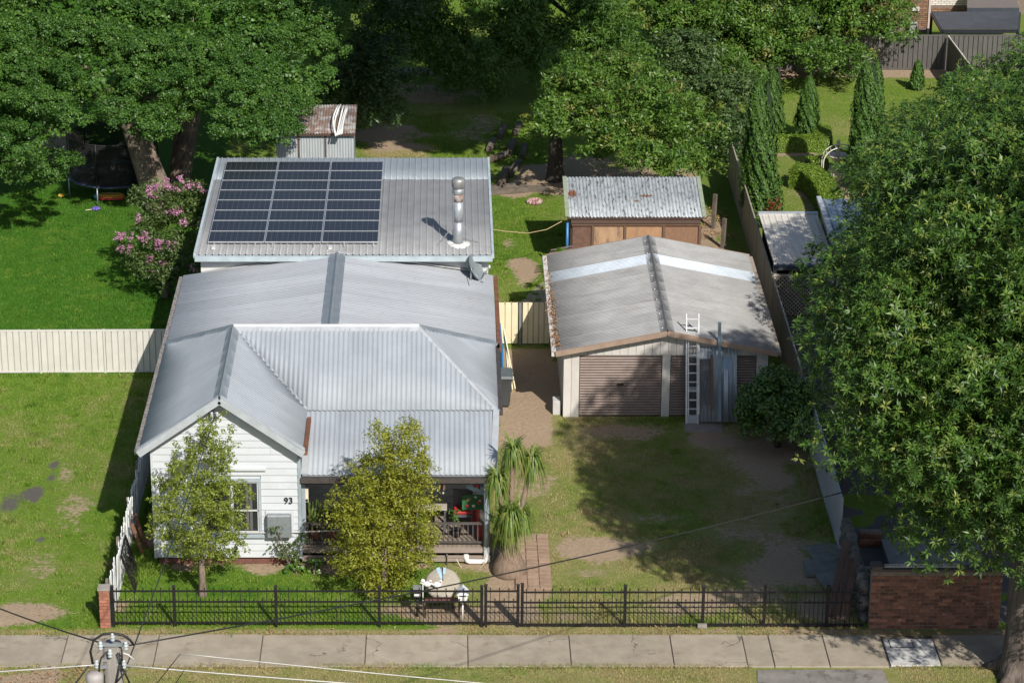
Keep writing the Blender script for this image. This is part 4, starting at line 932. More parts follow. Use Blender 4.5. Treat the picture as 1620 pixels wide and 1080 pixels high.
gp_ = [1.83, 4.27, 6.12, 7.58, 9.07]
for x in gp_: inst(pom, 'upright', vg, (x, .0, .02 if x > 2 else .06))
for a, b in zip(gp_, gp_[1:] + [9.93]): rails(vg, a+.036, b-.036, 0, (.90, .63)); pickets(vg, a, b, 0, -.02)
MB().box(1.87, 9.95, -.03, .03, .0, .06).build('bottom_rail', blk, vg)
gs_ = MB().box(6.0, 6.22, -.12, -.04, 0, .1); gs_.build('roller_guide', M('grey_path', (.3,)*3), vg)
# ------------------------------------------------------------------ bricks
mort = M('mortar', (.21, .165, .13), (.14, .11, .09), 9, .95)
def bricks(parent, x0, x1, y, z0, z1, mat, bl=.235, bhh=.078, j=.014, dep=.05, seed=1, maxn=295):
    me = MB().box(-bl/2+j/2, bl/2-j/2, 0, dep, j/2, bhh-j/2).build('brick', mat, mesh_only=True, bevel=.004); rg = random.Random(seed); n = 0
    rows = int((z1-z0)/bhh + .01)
    for r in range(rows):
        x = x0 - (bl/2 if r % 2 else 0)
        while x < x1 - .03:
            a, b = max(x, x0), min(x+bl, x1)
            if b - a > .04 and n < maxn:
                inst(me, 'brick', parent, ((a+b)/2, y - .008 + rg.uniform(-.004, .006), z0 + r*bhh), (0, 0, rg.uniform(-.01, .01)), ((b-a)/bl, 1, 1)); n += 1
            x += bl
bw_ = thing('brick_wall', 'red brown brick front wall beside the big tree trunk', 'wall', (11.5, -.1, 0))
core = MB().box(10.06, 13.15, -.12, .06, -.1, 1.52).build('wall_core', mort, bw_)
bkm = M('old_red_brick', (.24, .10, .06), (.14, .062, .042), 9, .9, bump=.4, bscale=50, rand=.5, dirt=(.24, .15, .09), dscale=2.2, dlo=.6, dhi=.85)
bricks(bw_, 10.06, 12.86, -.122, .0, 1.48, bkm, .215, .0872)
bricks(core, 12.88, 13.15, -.122, .0, 1.48, bkm, .235, .0872, seed=8)
MB().box(10.02, 13.17, -.19, .1, 1.521, 1.58).build('wall_cap', M('dark_cap', (.10, .075, .06), None, 7, .9), bw_)
MB().box(10.05, 10.3, -.2, .12, 1.581, 1.66).build('end_cap', M('dark_cap', (.1,)*3), bw_)
# scalloped lace edging on top of the wall
se = MB(); ex0, ex1 = 10.35, 12.1; n = 30
for k in range(n):
    x = ex0 + (ex1-ex0)*(k+.5)/n; se.tube([(x + .026*math.cos(a), -.06, 1.64 + .026*math.sin(a)) for a in np.linspace(0, 6.2832, 9)], .008, 4)
se.box(ex0, ex1, -.07, -.05, 1.585, 1.607); se.build('lace_edging', M('pale_edging', (.55, .54, .52), None, 5, .5), bw_)
bp_ = thing('brick_pier', 'short red brick pier at the left end of the picket fence', 'pier', (-8.05, 0, 0))
MB().box(-8.18, -7.94, -.1, .12, -.1, .98).build('pier_core', mort, bp_)
bricks(bp_, -8.19, -7.94, -.11, 0, 1.0, M('pier_brick', (.33, .13, .08), (.25, .095, .06), 8, .85, bump=.3, rand=.2), .2, .083)
MB().box(-8.21, -7.92, -.14, .14, 1.001, 1.05).build('pier_cap', M('grey_path', (.3,)*3), bp_)
# ------------------------------------------------------------------ white picket fence on the left boundary
pf = thing('white_picket_fence', 'peeling white picket fence running back along the left boundary', 'fence', (-7.95, 4, 0))
ppm = M('peeling_white', (.66, .67, .66), (.5, .5, .49), 4, .75, rand=.12, stretch=(3, 3, .6), dirt=(.27, .24, .21), dscale=5, dlo=.62, dhi=.8)
t = MB(); t.box(-.012, .012, -.05, .05, .06, 1.12); t.add([(-.012, -.05, 1.12), (.012, -.05, 1.12), (.012, .05, 1.12), (-.012, .05, 1.12), (-.012, -.02, 1.18), (.012, -.02, 1.18), (.012, .02, 1.18), (-.012, .02, 1.18)], [(4, 5, 6, 7), (0, 1, 5, 4), (2, 3, 7, 6), (1, 2, 6, 5), (3, 0, 4, 7)])
pme = t.build('picket', ppm, mesh_only=True); rg = random.Random(2)
y = .25; k = 0
while y < 9.6:
    inst(pme, 'picket', pf, (-7.93 + rg.uniform(-.012, .012), y, rg.uniform(-.03, .02)), (rg.uniform(-.025, .025), rg.uniform(-.03, .03), 0), (1, 1, 1.0 + .05*math.sin(k*.9))); y += .118; k += 1
for z in (.3, .9): MB().box(-7.985, -7.945, .2, 9.6, z-.04, z+.04).build('rail', ppm, pf)
for y in (.3, 2.6, 4.9, 7.2, 9.4): MB().box(-8.06, -7.99, y-.05, y+.05, -.05, 1.1).build('post', M('weathered_post', (.2, .17, .14), None, 6, .9), pf)
# dark openwork panel leaning on the fence
dg = thing('wrought_iron_panel', 'small black openwork iron panel leaning against the white pickets', 'panel', (-7.62, 2.3, 0))
q0, q1 = Vector((-7.55, 1.75, .03)), Vector((-7.6, 2.9, .03)); u0, u1 = Vector((-7.86, 1.78, .98)), Vector((-7.88, 2.95, .98))
t = MB()
for a, b in ((q0, q1), (q1, u1), (u1, u0), (u0, q0)): t.bar(a, b, .035, .035)
t.build('frame', blk, dg)
for k in range(1, 9): MB().bar(q0.lerp(q1, k/9), u0.lerp(u1, k/9), .016, .016).build('bar', blk, dg)
for k in range(3):
    c = q0.lerp(q1, (k+.5)/3).lerp(u0.lerp(u1, (k+.5)/3), .5); MB().tube([c + (q1-q0)*.14*math.cos(a) + (u0-q0)*.2*math.sin(a) for a in np.linspace(0, 6.2832, 13)], .012, 4).build('scroll', blk, dg)
for k, y in enumerate((3.6, 4.2)): solo(MB().bar((-7.5, y, 0), (-7.8, y+.1, .95), .09, .03, up=(0, 1, 0)), 'rusty_board', M('rusty_board', (.19, .09, .06), None, 6, .9), ['nearer rusty board leaning on the white picket fence', 'farther rusty board leaning on the white picket fence'][k], 'board', (-7.6, y, 0))
# ------------------------------------------------------------------ sheet fences
def sheet_fence(name, label, pts, h, mat, bay=2.4, postmat=None, pitch=.19):
    pts = [Vector(p) for p in pts]; f = thing(name, label, 'fence', pts[0].lerp(pts[-1], .5)); pmt = postmat or mat
    for p0, p1 in zip(pts[:-1], pts[1:]):
        L_ = (p1-p0).length; n = max(1, round(L_/bay)); d = (p1-p0).normalized()
        for k in range(n):
            a, b = p0 + d*(L_*k/n + .03), p0 + d*(L_*(k+1)/n - .03); colorbond(f, a, b, .06, h-.03, mat, pitch)
            dz = Vector((0, 0, h-.01)); MB().bar(a + dz, b + dz, .045, .05).build('top_rail', pmt, f); dz = Vector((0, 0, .05)); MB().bar(a + dz, b + dz, .045, .05).build('bottom_rail', pmt, f)
        for k in range(n+1):
            p = p0 + d*(L_*k/n); MB().bar(p, p + Vector((0, 0, h+.03)), .06, .06).build('post', pmt, f)
    return f
lwh = M('cream_white_sheet', (.58, .555, .50), (.52, .495, .45), 2, .5, rand=.03, bump=.06, bscale=8, dirt=(.5, .47, .42), dscale=3, dlo=.65, dhi=.95)
sheet_fence('sheet_metal_fence', 'cream white sheet metal fence dividing the two left lawns', [(-17.4, 15.85, 0), (-8.0, 15.98, 0)], 1.34, lwh, 1.88)
sheet_fence('sheet_metal_fence', 'long tan sheet metal fence behind and beside the garage on the right boundary', [(9.98, 34.0, 0), (9.9, 12.5, 0)], 1.5, M('tan_sheet', (.33, .29, .235), (.28, .245, .2), 2, .55, rand=.05))
gf = M('grey_sheet', (.38, .39, .39), (.32, .33, .33), 2, .55, rand=.06)
sheet_fence('sheet_metal_fence', 'grey sheet metal fence at the right edge of the front lawn', [(9.95, 12.0, 0), (9.92, 4.1, 0)], 1.45, gf)
# low rubble wall section and propped boards near the street corner
rwl = thing('stone_wall', 'low mossy rubble stone wall in the shaded front right corner', 'wall', (10.0, 2.3, 0)); rg = random.Random(12)
stm = M('rubble', (.15, .135, .115), (.08, .075, .065), 5, .95, bump=.6, bscale=20, rand=.2)
sms = [MB().blob((0, 0, 0), (.13, .22, .13), s, 8, 5, .15).build('stone', stm, mesh_only=True) for s in range(3)]
for k in range(10):
    for r in range(5): inst(sms[(k+r) % 3], 'stone', rwl, (10.0 + rg.uniform(-.03, .03), .3 + k*.38 + (r % 2)*.18, .1 + r*.21), (rg.uniform(-.3, .3), 0, rg.uniform(-.2, .2)))
for k, (a, b) in enumerate((((9.35, .35, .02), (9.85, 1.9, .95)), ((9.2, .5, .02), (9.8, 2.3, 1.15)), ((9.5, .25, .02), (9.9, 1.4, 1.0)))):
    solo(MB().bar(a, b, .16, .04), 'timber_plank', M('wet_plank', (.13, .075, .05), (.09, .055, .04), 4, .85, stretch=(1, 1, 1)), ['middle dark plank propped in the front right corner', 'longest dark plank propped in the front right corner', 'steepest dark plank propped at the street end of the corner'][k], 'plank', a, 'planks in the front right corner')
for k, (px, py, rx, ry, h_, a_) in enumerate(((1306, 876, .42, .5, .07, .1), (1304, 902, .5, .45, .12, -.06), (1322, 925, .4, .4, .2, .2))):
    c = G(px, py); t = MB(); d1, d2 = Vector((math.cos(a_), math.sin(a_), .06)), Vector((-math.sin(a_), math.cos(a_), -.04)); cz_ = Vector((c.x, c.y, h_))
    t.slab([cz_ - d1*rx - d2*ry, cz_ + d1*rx*.9 - d2*ry, cz_ + d1*rx + d2*ry*.6, cz_ + d1*rx*.5 + d2*ry, cz_ - d1*rx + d2*ry*.9], (0, 0, 1), .07)
    solo(t, 'concrete_slab', M('mossy_slab', (.2, .2, .18), (.12, .13, .11), 3, .9, bump=.4), ['mossy loose slab farthest back in the shaded right corner', 'large loose slab in the middle of the shaded right corner', 'loose slab nearest the fence in the shaded right corner'][k], 'slab', (c.x, c.y, 0))
# ------------------------------------------------------------------ right neighbour: patio things and house under the trees
t = MB(); t.box(11.0, 13.4, 2.6, 4.4, .0, .2); solo(t, 'raised_slab', M('patio_grey', (.22, .215, .2), (.17, .165, .155), 2, .8), 'pale grey raised slab behind the brick wall', 'slab', (12, 3.5, 0))
lb_ = thing('low_brick_wall', 'dark brick wall beside the raised slab', 'wall', (10.7, 4.4, 0)); MB().box(10.45, 11.0, 4.3, 4.5, 0, .42).build('wall_core', mort, lb_); bricks(lb_, 10.45, 11.0, 4.29, 0, .42, bkm, seed=5)
pl = thing('white_planter', 'tapered grey white planter standing behind the brick wall corner', 'planter', (10.25, 1.2, 0))
t = MB(); 
for a, b, zz0, zz1 in ((.12, .2, .25, .85),): t.add([(10.25-a, 1.2-a, zz0), (10.25+a, 1.2-a, zz0), (10.25+a, 1.2+a, zz0), (10.25-a, 1.2+a, zz0), (10.25-b, 1.2-b, zz1), (10.25+b, 1.2-b, zz1), (10.25+b, 1.2+b, zz1), (10.25-b, 1.2+b, zz1)], [(3, 2, 1, 0), (0, 1, 5, 4), (1, 2, 6, 5), (2, 3, 7, 6), (3, 0, 4, 7)])
t.box(10.13, 10.37, 1.08, 1.32, 0, .25); t.build('pot', M('planter_white', (.4, .4, .39), None, 5, .6), pl)
t = MB()
for a in ((10.03, 10.07, 1.0, 1.4), (10.43, 10.47, 1.0, 1.4), (10.07, 10.43, 1.0, 1.04), (10.07, 10.43, 1.36, 1.4)): t.box(*a, .85, .88)
t.build('rim', M('planter_white', (.4,)*3), pl)
nh = thing('neighbour_house', 'brick house with grey steel roof hidden under the big right trees', 'house', (17, 10, 0))
MB().box(13.2, 21, 6.0, 15.5, 0, 2.7).build('wall', M('neighbour_brick', (.2, .1, .07), (.14, .07, .05), 8, .9, bump=.3), nh)
nm_ = M('neighbour_roof', (.42, .46, .5), (.36, .4, .44), 2, .45, .2)
dk = MB(); hp = []
for O, U, V, poly in (((12.8, 5.6, 2.7), (1, 0, 0), (0, 5, 1.6), lambda L: [(0, 0), (8.6, 0), (5.5, L), (3.1, L)]), ((12.8, 15.9, 2.7), (1, 0, 0), (0, -5.2, 1.6), lambda L: [(0, 0), (8.6, 0), (5.5, L), (3.1, L)]), ((12.8, 5.6, 2.7), (0, 1, 0), (3.1, 0, 1.6), lambda L: [(0, 0), (10.3, 0), (5, L)]), ((21.4, 5.6, 2.7), (0, 1, 0), (-3.1, 0, 1.6), lambda L: [(0, 0), (10.3, 0), (5, L)])):
    pp = poly(Vector(V).length); deck(dk, O, U, V, pp); hp.append((O, U, V, pp))
nr = dk.build('roof', nm_, nh)
for t in hp: roof_plane(nr, *t, prof_sin(.15, .016), 1.2, nm_)
# carport with cream roof and lattice
cp_ = thing('lattice_carport', 'cream roofed garden shelter with lattice front beside the right boundary', 'shelter', (10.9, 22.5, 0))
cz = A(1250, 418, 20.45).z; czb = cz; cyb = G(1212, 345, cz).y
crm = M('cream_roof_sheet', (.60, .565, .50), (.54, .505, .45), 3, .6, rand=.05)
cx0, cx1 = 10.0, 11.86
dk = MB(); cpoly = [(0, 0), (cx1-cx0, 0), (cx1-cx0, cyb-20.4), (0, cyb-20.4)]; deck(dk, (cx0, 20.4, cz), (1, 0, 0), (0, 1, 0.02), cpoly, .06)
cr = dk.build('roof', M('shed_dark', (.1,)*3), cp_); roof_plane(cr, (cx0, 20.4, cz), (1, 0, 0), (0, 1, .02), cpoly, prof_rib(.2, .03, .03), .6, crm)
MB().box(cx0-.02, cx1+.02, cyb-.02, cyb+.2, cz+.06, cz+.16).build('ridge_flashing', M('post_grey2', (.4, .41, .42), None, 4, .5), cr)
MB().box(cx0-.03, cx1+.03, 20.28, 20.395, cz-.13, cz+.02).build('gutter', M('dark_gutter_blue', (.05, .06, .075), None, 4, .4), cr)
for x in (cx0+.05, cx1-.05): MB().box(x-.05, x+.05, 20.5, 20.6, 0, cz-.08).build('post', M('cream_roof_sheet', (.6,)*3), cp_)
lz1 = A(1250, 437, 20.5).z
MB().box(cx0, cx1, 20.46, 20.54, lz1, lz1+.07).build('lattice_rail', M('lattice_cream', (.42, .37, .3), None, 5, .7), cp_); MB().box(cx0, cx1, 20.46, 20.54, cz-.2, cz-.135).build('lattice_rail', M('lattice_cream', (.4,)*3), cp_)
lt = MB(); sp = .125; hgt = lz1 - .04
for s in (-1, 1):
    x = cx0 - hgt
    while x < cx1 + hgt:
        a, b = (x, .04), (x + hgt, lz1) ; 
        if s < 0: a, b = (x + hgt, .04), (x, lz1)
        # clip to the frame in x
        def cl(p, q):
            (xa, za), (xb, zb_) = p, q
            def at(xx): return (xx, za + (zb_-za)*(xx-xa)/(xb-xa))
            lo, hi = cx0+.02, cx1-.02
            if max(xa, xb) < lo or min(xa, xb) > hi: return None
            P1 = at(min(max(xa, lo), hi)); Q1 = at(min(max(xb, lo), hi)); return P1, Q1
        r = cl(a, b)
        if r and abs(r[0][0]-r[1][0]) > .04: lt.bar((r[0][0], 20.5 + s*.006, r[0][1]), (r[1][0], 20.5 + s*.006, r[1][1]), .011, .032, up=(0, 0, 1))
        x += sp
lt.build('lattice', M('lattice_cream', (.4,)*3), cp_)
MB().box(cx0+.1, cx1, cyb-.3, cyb-.2, 0, cz-.1).build('back_wall', M('shed_dark', (.1,)*3), cp_)
# grey-blue roofed shed beside it
gsx0, gsx1, gsy0, gsy1 = 11.95, 14.3, 20.6, G(1292, 322, 2.3).y - .1; gz_ = 2.3
g2 = thing('garden_shed', 'cream garden shed with blue grey flat roof right of the lattice shelter', 'shed', (13, 23.5, 0))
t = MB().box(gsx0, gsx1, gsy0, gsy1, 0, gz_-.08).build('wall', M('shed_cream', (.52, .48, .41), (.44, .4, .34), 2, .7), g2)
dk = MB(); gpoly = [(0, 0), (gsx1-gsx0+.2, 0), (gsx1-gsx0+.2, gsy1-gsy0+.2), (0, gsy1-gsy0+.2)]; deck(dk, (gsx0-.1, gsy0-.1, gz_), (1, 0, 0), (0, 1, .03), gpoly, .08)
g2r = dk.build('roof', trim, g2); roof_plane(g2r, (gsx0-.1, gsy0-.1, gz_), (1, 0, 0), (0, 1, .03), gpoly, prof_rib(.3, .04, .03), .9, M('slate_blue_roof', (.25, .30, .35), (.2, .25, .3), 2, .4, .3))
MB().bar((gsx0-.12, gsy0-.1, gz_+.03), (gsx0-.12, gsy1+.1, gz_+.2), .14, .1).build('barge_cap', M('barge_paint', (.4,)*3), g2r)
# ------------------------------------------------------------------ back boundary and brick house
dkf = M('charcoal_sheet', (.105, .098, .092), (.085, .08, .075), 2, .5, rand=.06)
sheet_fence('sheet_metal_fence', 'charcoal sheet metal fence along the back of the garden lawn', [(10.3, 47.9, 0), (24.5, 47.9, 0)], 1.42, dkf, 2.4)
sheet_fence('sheet_metal_fence', 'cream capped side fence meeting the charcoal back fence at right', [(19.93, 47.7, 0), (20.15, 40.0, 0)], 1.42, M('olive_sheet', (.12, .11, .085), None, 3, .5), 2.4, M('cream_cap', (.6, .56, .47), None, 4, .5))
bh_ = thing('brick_house', 'brown brick house behind the charcoal fence at top right', 'house', (20, 55, 0)); HY = 53.5
hx1 = A(1470, 30, HY).x; hx0 = 14.5
MB().box(hx0, hx1, HY+.02, HY+8, 0, 4.4).build('wall', mort, bh_)
hb = M('house_brick', (.24, .14, .085), (.17, .095, .06), 6, .9, bump=.3, rand=.25)
vx0, vx1 = A(1378, 30, HY).x, hx1; z0_, z1_ = A(1400, 62, HY).z, A(1400, -8, HY).z
hw_ = MB().box(hx0, vx0-.01, HY-.01, HY+.018, 0, 4.4).build('wall_face', hb, bh_)
bricks(bh_, vx0, vx1, HY, max(z0_, .2), z1_+.2, hb, .25, .088, seed=3)
MB().box(vx1-.06, vx1+.03, HY-.06, HY-.03, 0, 4.2).build('downpipe', M('pinkish_pipe', (.55, .45, .4), None, 4, .5), bh_)
a, b = A(1443, 11, HY-.03), A(1452, 17, HY-.03); MB().box(a.x, b.x+.05, HY-.12, HY-.04, b.z, a.z).build('wall_vent', M('vent_white', (.55, .54, .5), None, 4, .5), bh_)
a, b = A(1438, 33, HY-.03), A(1449, 51, HY-.03); t = MB().box(a.x, b.x, HY-.3, HY-.04, b.z, a.z).build('meter_box', M('meter_grey', (.27, .29, .27), None, 4, .5), bh_, bevel=.02)
MB().box(a.x+.03, b.x-.03, HY-.31, HY-.303, a.z-.12, a.z-.07).build('meter_window', glass, t)
# white painted gable wall and lower wing
wy = HY+3; wb = thing('white_brick_wall', 'white painted brick wall of the house above the dark awning', 'wall', (23, wy, 0))
MB().box(hx1+.05, hx1+4.6, wy+.02, wy+1, 0, 5).build('wall_core', mort, wb)
wa, wb2 = A(1470, 10, wy).x, A(1532, 10, wy).x; bricks(wb, wa, wb2, wy, A(1500, 9, wy).z, 4.6, M('white_brick', (.62, .58, .52), (.52, .48, .43), 6, .8, bump=.2, rand=.08), .25, .088, seed=6)
bricks(wb, wa, wb2, wy, A(1500, 22, wy).z, A(1500, 9, wy).z-.01, hb, .25, .088, seed=7)
ar = thing('dark_porch_roof', 'brown grey tiled porch roof at the top right corner', 'roof', (24, HY+1, 0)); az = A(1570, 12, HY+.6).z
t = MB().slab([(A(1530, 12, HY+.6).x, HY+.6, az), (A(1612, 12, HY+.6).x, HY+.6, az), (A(1600, 0, HY+3).x, HY+4, az+.5), (A(1535, 0, HY+3).x, HY+4, az+.5)], (0, 0, 1), .12); t.build('roof_slab', M('brown_tiles', (.15, .13, .12), (.11, .095, .09), 6, .8, stretch=(1, 6, 1)), ar)
MB().box(A(1530, 12, HY+.6).x, A(1612, 12, HY+.6).x, HY+.5, HY+.6, az-.18, az-.02).build('gutter', M('dark_gutter_blue', (.05,)*3), ar)
for px in (1536, 1604): x = A(px, 30, HY+.7).x; MB().box(x-.06, x+.06, HY+.65, HY+.77, 0, az-.15).build('post', M('charcoal_sheet', (.1,)*3), ar)
gzb = thing('shade_gazebo', 'black framed gazebo with dark stretched fabric roof behind the charcoal fence', 'gazebo', (22.5, 50.8, 0))
f0, f1, r0, r1 = A(1490, 50, 49.6), A(1610, 50, 49.6), A(1474, 20, 52.3), A(1590, 20, 52.3); zf = f0.z
P4 = [Vector((f0.x, 49.6, zf)), Vector((f1.x, 49.6, zf)), Vector((r1.x+.6, 52.3, zf+.02)), Vector((r0.x, 52.3, zf+.02))]
fbm = M('gazebo_frame', (.025, .027, .035), None, 5, .4)
for i in range(4): MB().bar(P4[i], P4[(i+1) % 4], .1, .12).build('frame_rail', fbm, gzb)
for p in P4: MB().bar((p.x, p.y, 0), p, .1, .1).build('post', fbm, gzb)
n = 8; vs = []
for i in range(n+1):
    for j in range(n+1):
        u, v = i/n, j/n; p = P4[0].lerp(P4[1], u).lerp(P4[3].lerp(P4[2], u), v); p.z += .08 - .16*math.sin(math.pi*u)*math.sin(math.pi*v); vs.append(p)
MB().add(vs, [(i*(n+1)+j, (i+1)*(n+1)+j, (i+1)*(n+1)+j+1, i*(n+1)+j+1) for i in range(n) for j in range(n)], True).build('fabric_roof', M('dark_fabric', (.045, .05, .06), (.06, .066, .076), 3, .7), gzb)
# ------------------------------------------------------------------ trees
rg = np.random.default_rng(11)
lf_left = leafmat('leaf_camphor', (.022, .066, .010), (.060, .142, .020), (.125, .225, .034), .30)
lf_dark = leafmat('leaf_dark', (.028, .058, .016), (.06, .11, .03), (.13, .18, .05), .25)
lf_back = leafmat('leaf_jacaranda', (.030, .078, .012), (.072, .155, .022), (.150, .25, .04), .35)
lf_mango = leafmat('leaf_mango', (.036, .085, .012), (.085, .175, .022), (.17, .265, .042), .32, odd=(.27, .24, .06), oddamt=.06)
lf_oleander = leafmat('leaf_lance', (.015, .042, .008), (.052, .115, .016), (.135, .21, .034), .2, .42, odd=(.21, .24, .05), oddamt=.1, spec=.3)
lf_gold = leafmat('leaf_gold', (.12, .150, .013), (.25, .272, .028), (.40, .39, .058), .35)
lf_lime = leafmat('leaf_lime', (.10, .155, .018), (.22, .275, .035), (.36, .40, .085), .4)
lf_cyp = leafmat('leaf_cypress', (.024, .060, .008), (.05, .115, .013), (.09, .165, .022), .12, .6)
lf_hedge = leafmat('leaf_hedge', (.07, .125, .013), (.14, .23, .022), (.23, .32, .035), .25)
lf_shrub = leafmat('leaf_shrub', (.03, .08, .012), (.07, .15, .022), (.14, .23, .036), .18, .35, spec=.6)
lf_myrtle = leafmat('leaf_myrtle', (.04, .07, .02), (.08, .13, .03), (.14, .19, .05), .3)
lf_pink = leafmat('blossom_pink', (.36, .12, .24), (.48, .22, .35), (.62, .36, .47), .3)
lf_palm = leafmat('leaf_palm', (.06, .12, .02), (.13, .21, .038), (.27, .28, .06), .25, odd=(.3, .24, .1), oddamt=.12)

# large spreading tree at upper left, two leaning stems
LP = [(-190, -70), (610, -70), (585, 40), (520, 90), (505, 150), (500, 185), (455, 212), (420, 232), (385, 250), (345, 240), (325, 205), (318, 180), (300, 172), (285, 185), (250, 200), (200, 192), (150, 192), (125, 175), (108, 220), (95, 255), (85, 300), (40, 310), (20, 270), (-60, 290), (-190, 300)]
yl = lambda px, py: (25.9 if px > 340 else 26.2) + max(0, 205-py)*.040
cl1 = clump_field(LP, 57, lambda a, b: yl(a, b) + random.Random(int(a*3+b)).uniform(-1.1, 1.1), .92, 1, rv=.3)
top = [(-10 + random.Random(k).uniform(-8, 6.5), 37 + random.Random(k+50).uniform(0, 6), 7.4 + random.Random(k+99).uniform(-.8, 1.2), 1.5) for k in range(26)]
inner = [(c[0]+.2, c[1]+2.6, c[2]-.3, c[3]*1.1) for c in cl1[::2] if c[1] > 26.8] + [(c[0], c[1]+3.4, c[2]+.2, 1.2) for c in cl1[1::2]]
b1 = G(258, 333); b2 = G(282, 300); f1 = A(200, 168, 31.2); f2 = A(312, 150, 33.4)
def two(mb):
    r = random.Random(3); limbs(mb, b2, f2, .33, .22, [c[:3] for c in r.sample(sorted(cl1, key=lambda c: (Vector(c[:3])-f2).length)[:30], 4)], r)
    mb.tube([b2 + Vector((-.25, .2, 0)), b2.lerp(f2, .5) + Vector((-.38, .3, .1)), f2 + Vector((-.5, .5, .4))], [.16, .13, .1], 8)
    mb.tube([b1.lerp(f1, .72) + Vector((0, -.1, 0)), b1.lerp(f1, .9) + Vector((-.45, -.2, .2)), f1 + Vector((-1.3, -.1, .9))], [.26, .2, .14], 9)
tree('spreading_tree', 'huge spreading green tree with two leaning trunks behind the pink shrub', b1, f1, .5, .36, cl1, lf_left, rg, 46, 90, .076, .052, extra=two, ntips=6, pr=.22, flat=.5, up=.55, fill=.15)
co, rd, cl = pads(top + inner, rg, 16, 50, .14, .1, pr=.35); leaf_obj('inner_foliage', co, rd, cl, lf_left, bpy.data.objects['spreading_tree'])
# greyer tree between it and the dark yard
DP = [(520, 70), (590, 30), (640, -60), (720, -60), (690, 30), (640, 60), (620, 100), (618, 180), (600, 205), (560, 190), (520, 200), (505, 150)]
cd = clump_field(DP, 40, lambda px, py: 36 + (200-py)*.03, 1.0, 4)
tree('evergreen_tree', 'dark small leaved tree overhanging the tin shed from behind', G(560, 190), A(575, 120, 38.5), .25, .18, cd, lf_dark, rg, 30, 26, .15, .08, bark=bark_d, pr=.3)
# tall tree at the back, fern-like drooping sprays
JP = [(585, -70), (1010, -70), (1000, 60), (985, 90), (905, 105), (868, 125), (830, 120), (800, 135), (765, 165), (748, 178), (738, 130), (715, 120), (690, 125), (684, 80), (640, 88), (600, 60)]
cj = clump_field(JP, 40, lambda px, py: 42.5 + (150-py)*.02, .95, 6, .5)
over = [(3.6 + random.Random(k).uniform(-4.5, 4.5), 31.0 + random.Random(k+7).uniform(-5, 5), 11.2 + random.Random(k+70).uniform(-.3, 1.6), 1.8) for k in range(46)]
tree('drooping_tree', 'tall tree with drooping ferny sprays over the dark back yard', G(850, 95), A(850, -20, 49), .35, .28, cj, lf_back, rg, 24, 40, .19, .06, bark=bark_d, ntips=10, pr=.42, flat=.7, droop=.55)
co, rd, cl = pads(over, rg, 22, 22, .4, .26, pr=.5); leaf_obj('added_shade_canopy', co, rd, cl, lf_back, bpy.data.objects['drooping_tree'])  # unseen leaf clumps added above the view to shade the back yard
# yellowish hanging seed sprays
# glossy tree behind the timber shed
MP = [(905, 78), (1010, 82), (1022, 115), (1080, 142), (1108, 190), (1135, 230), (1140, 285), (1112, 282), (1078, 268), (1050, 272), (1015, 258), (990, 248), (955, 252), (900, 240), (872, 212), (835, 235), (828, 200), (850, 150), (862, 115)]
cm = clump_field(MP, 40, lambda px, py: 28.3 + (280-py)*.033 + random.Random(int(px+py)).uniform(-1., 1.), .74, 8, rv=.35)
cm += [(c[0], c[1]+2.2, c[2]-.2, c[3]*1.2) for c in cm[::3]]
tree('glossy_tree', 'bushy bright green tree with yellow tips behind the timber shed', G(878, 285), A(880, 205, 33.5), .28, .2, cm, lf_mango, rg, 34, 40, .145, .06, bark=bark_d, ntips=10, pr=.3, flat=.7, droop=.45)
# trees at the back right
BP = [(1030, -70), (1440, -70), (1432, 40), (1400, 55), (1370, 65), (1345, 100), (1300, 120), (1262, 128), (1235, 108), (1190, 120), (1150, 150), (1110, 120), (1060, 95), (1030, 60)]
cb = clump_field(BP, 48, lambda px, py: 44.3 + (120-py)*.022 + random.Random(int(px+py)).uniform(-1.2, 1.2), .92, 9, rv=.35)
tree('bushy_tree', 'broad light green tree overhanging the charcoal fence at the back right', G(1190, 100), A(1190, 20, 50), .3, .22, cb, lf_mango, rg, 30, 40, .15, .065, bark=bark_d, pr=.34, flat=.65, droop=.4)
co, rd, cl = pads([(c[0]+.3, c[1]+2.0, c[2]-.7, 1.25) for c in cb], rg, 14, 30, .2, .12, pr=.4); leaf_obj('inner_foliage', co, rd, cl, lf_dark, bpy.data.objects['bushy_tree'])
SP = [(1025, 40), (1090, 60), (1180, 115), (1190, 200), (1175, 300), (1150, 240), (1135, 215), (1108, 160)]
cs = clump_field(SP, 32, lambda px, py: 36 + (220-py)*.045, .82, 10)
tree('dark_tree', 'dark twiggy tree between the glossy tree and the cypress', G(1165, 210), A(1150, 150, 39), .18, .12, cs, lf_dark, rg, 34, 22, .17, .07, bark=bark_d, pr=.3)
# distant trees closing the top of the view
for k, (x, y, z, r) in enumerate(((-22, 52, 6, 4.5), (-9, 60, 7, 5), (3, 63, 7, 5), (13, 62, 6, 4.5))):
    q = random.Random(k); c_ = [(x + q.uniform(-r, r), y + q.uniform(-r, r)*.6, z + q.uniform(-.6*r, .6*r), 1.9) for _ in range(20)]
    tree('backdrop_tree', ['background tree far behind the spreading tree at left', 'background tree behind the dark yard, left of the drooping tree', 'background tree right behind the drooping tree', 'background tree behind the bushy tree'][k], (x, y, 0), (x, y, z-3), .3, .2, c_, lf_dark, rg, 10, 20, .34, .2, bark=bark_d, group='trees far behind the yard', pr=.5)

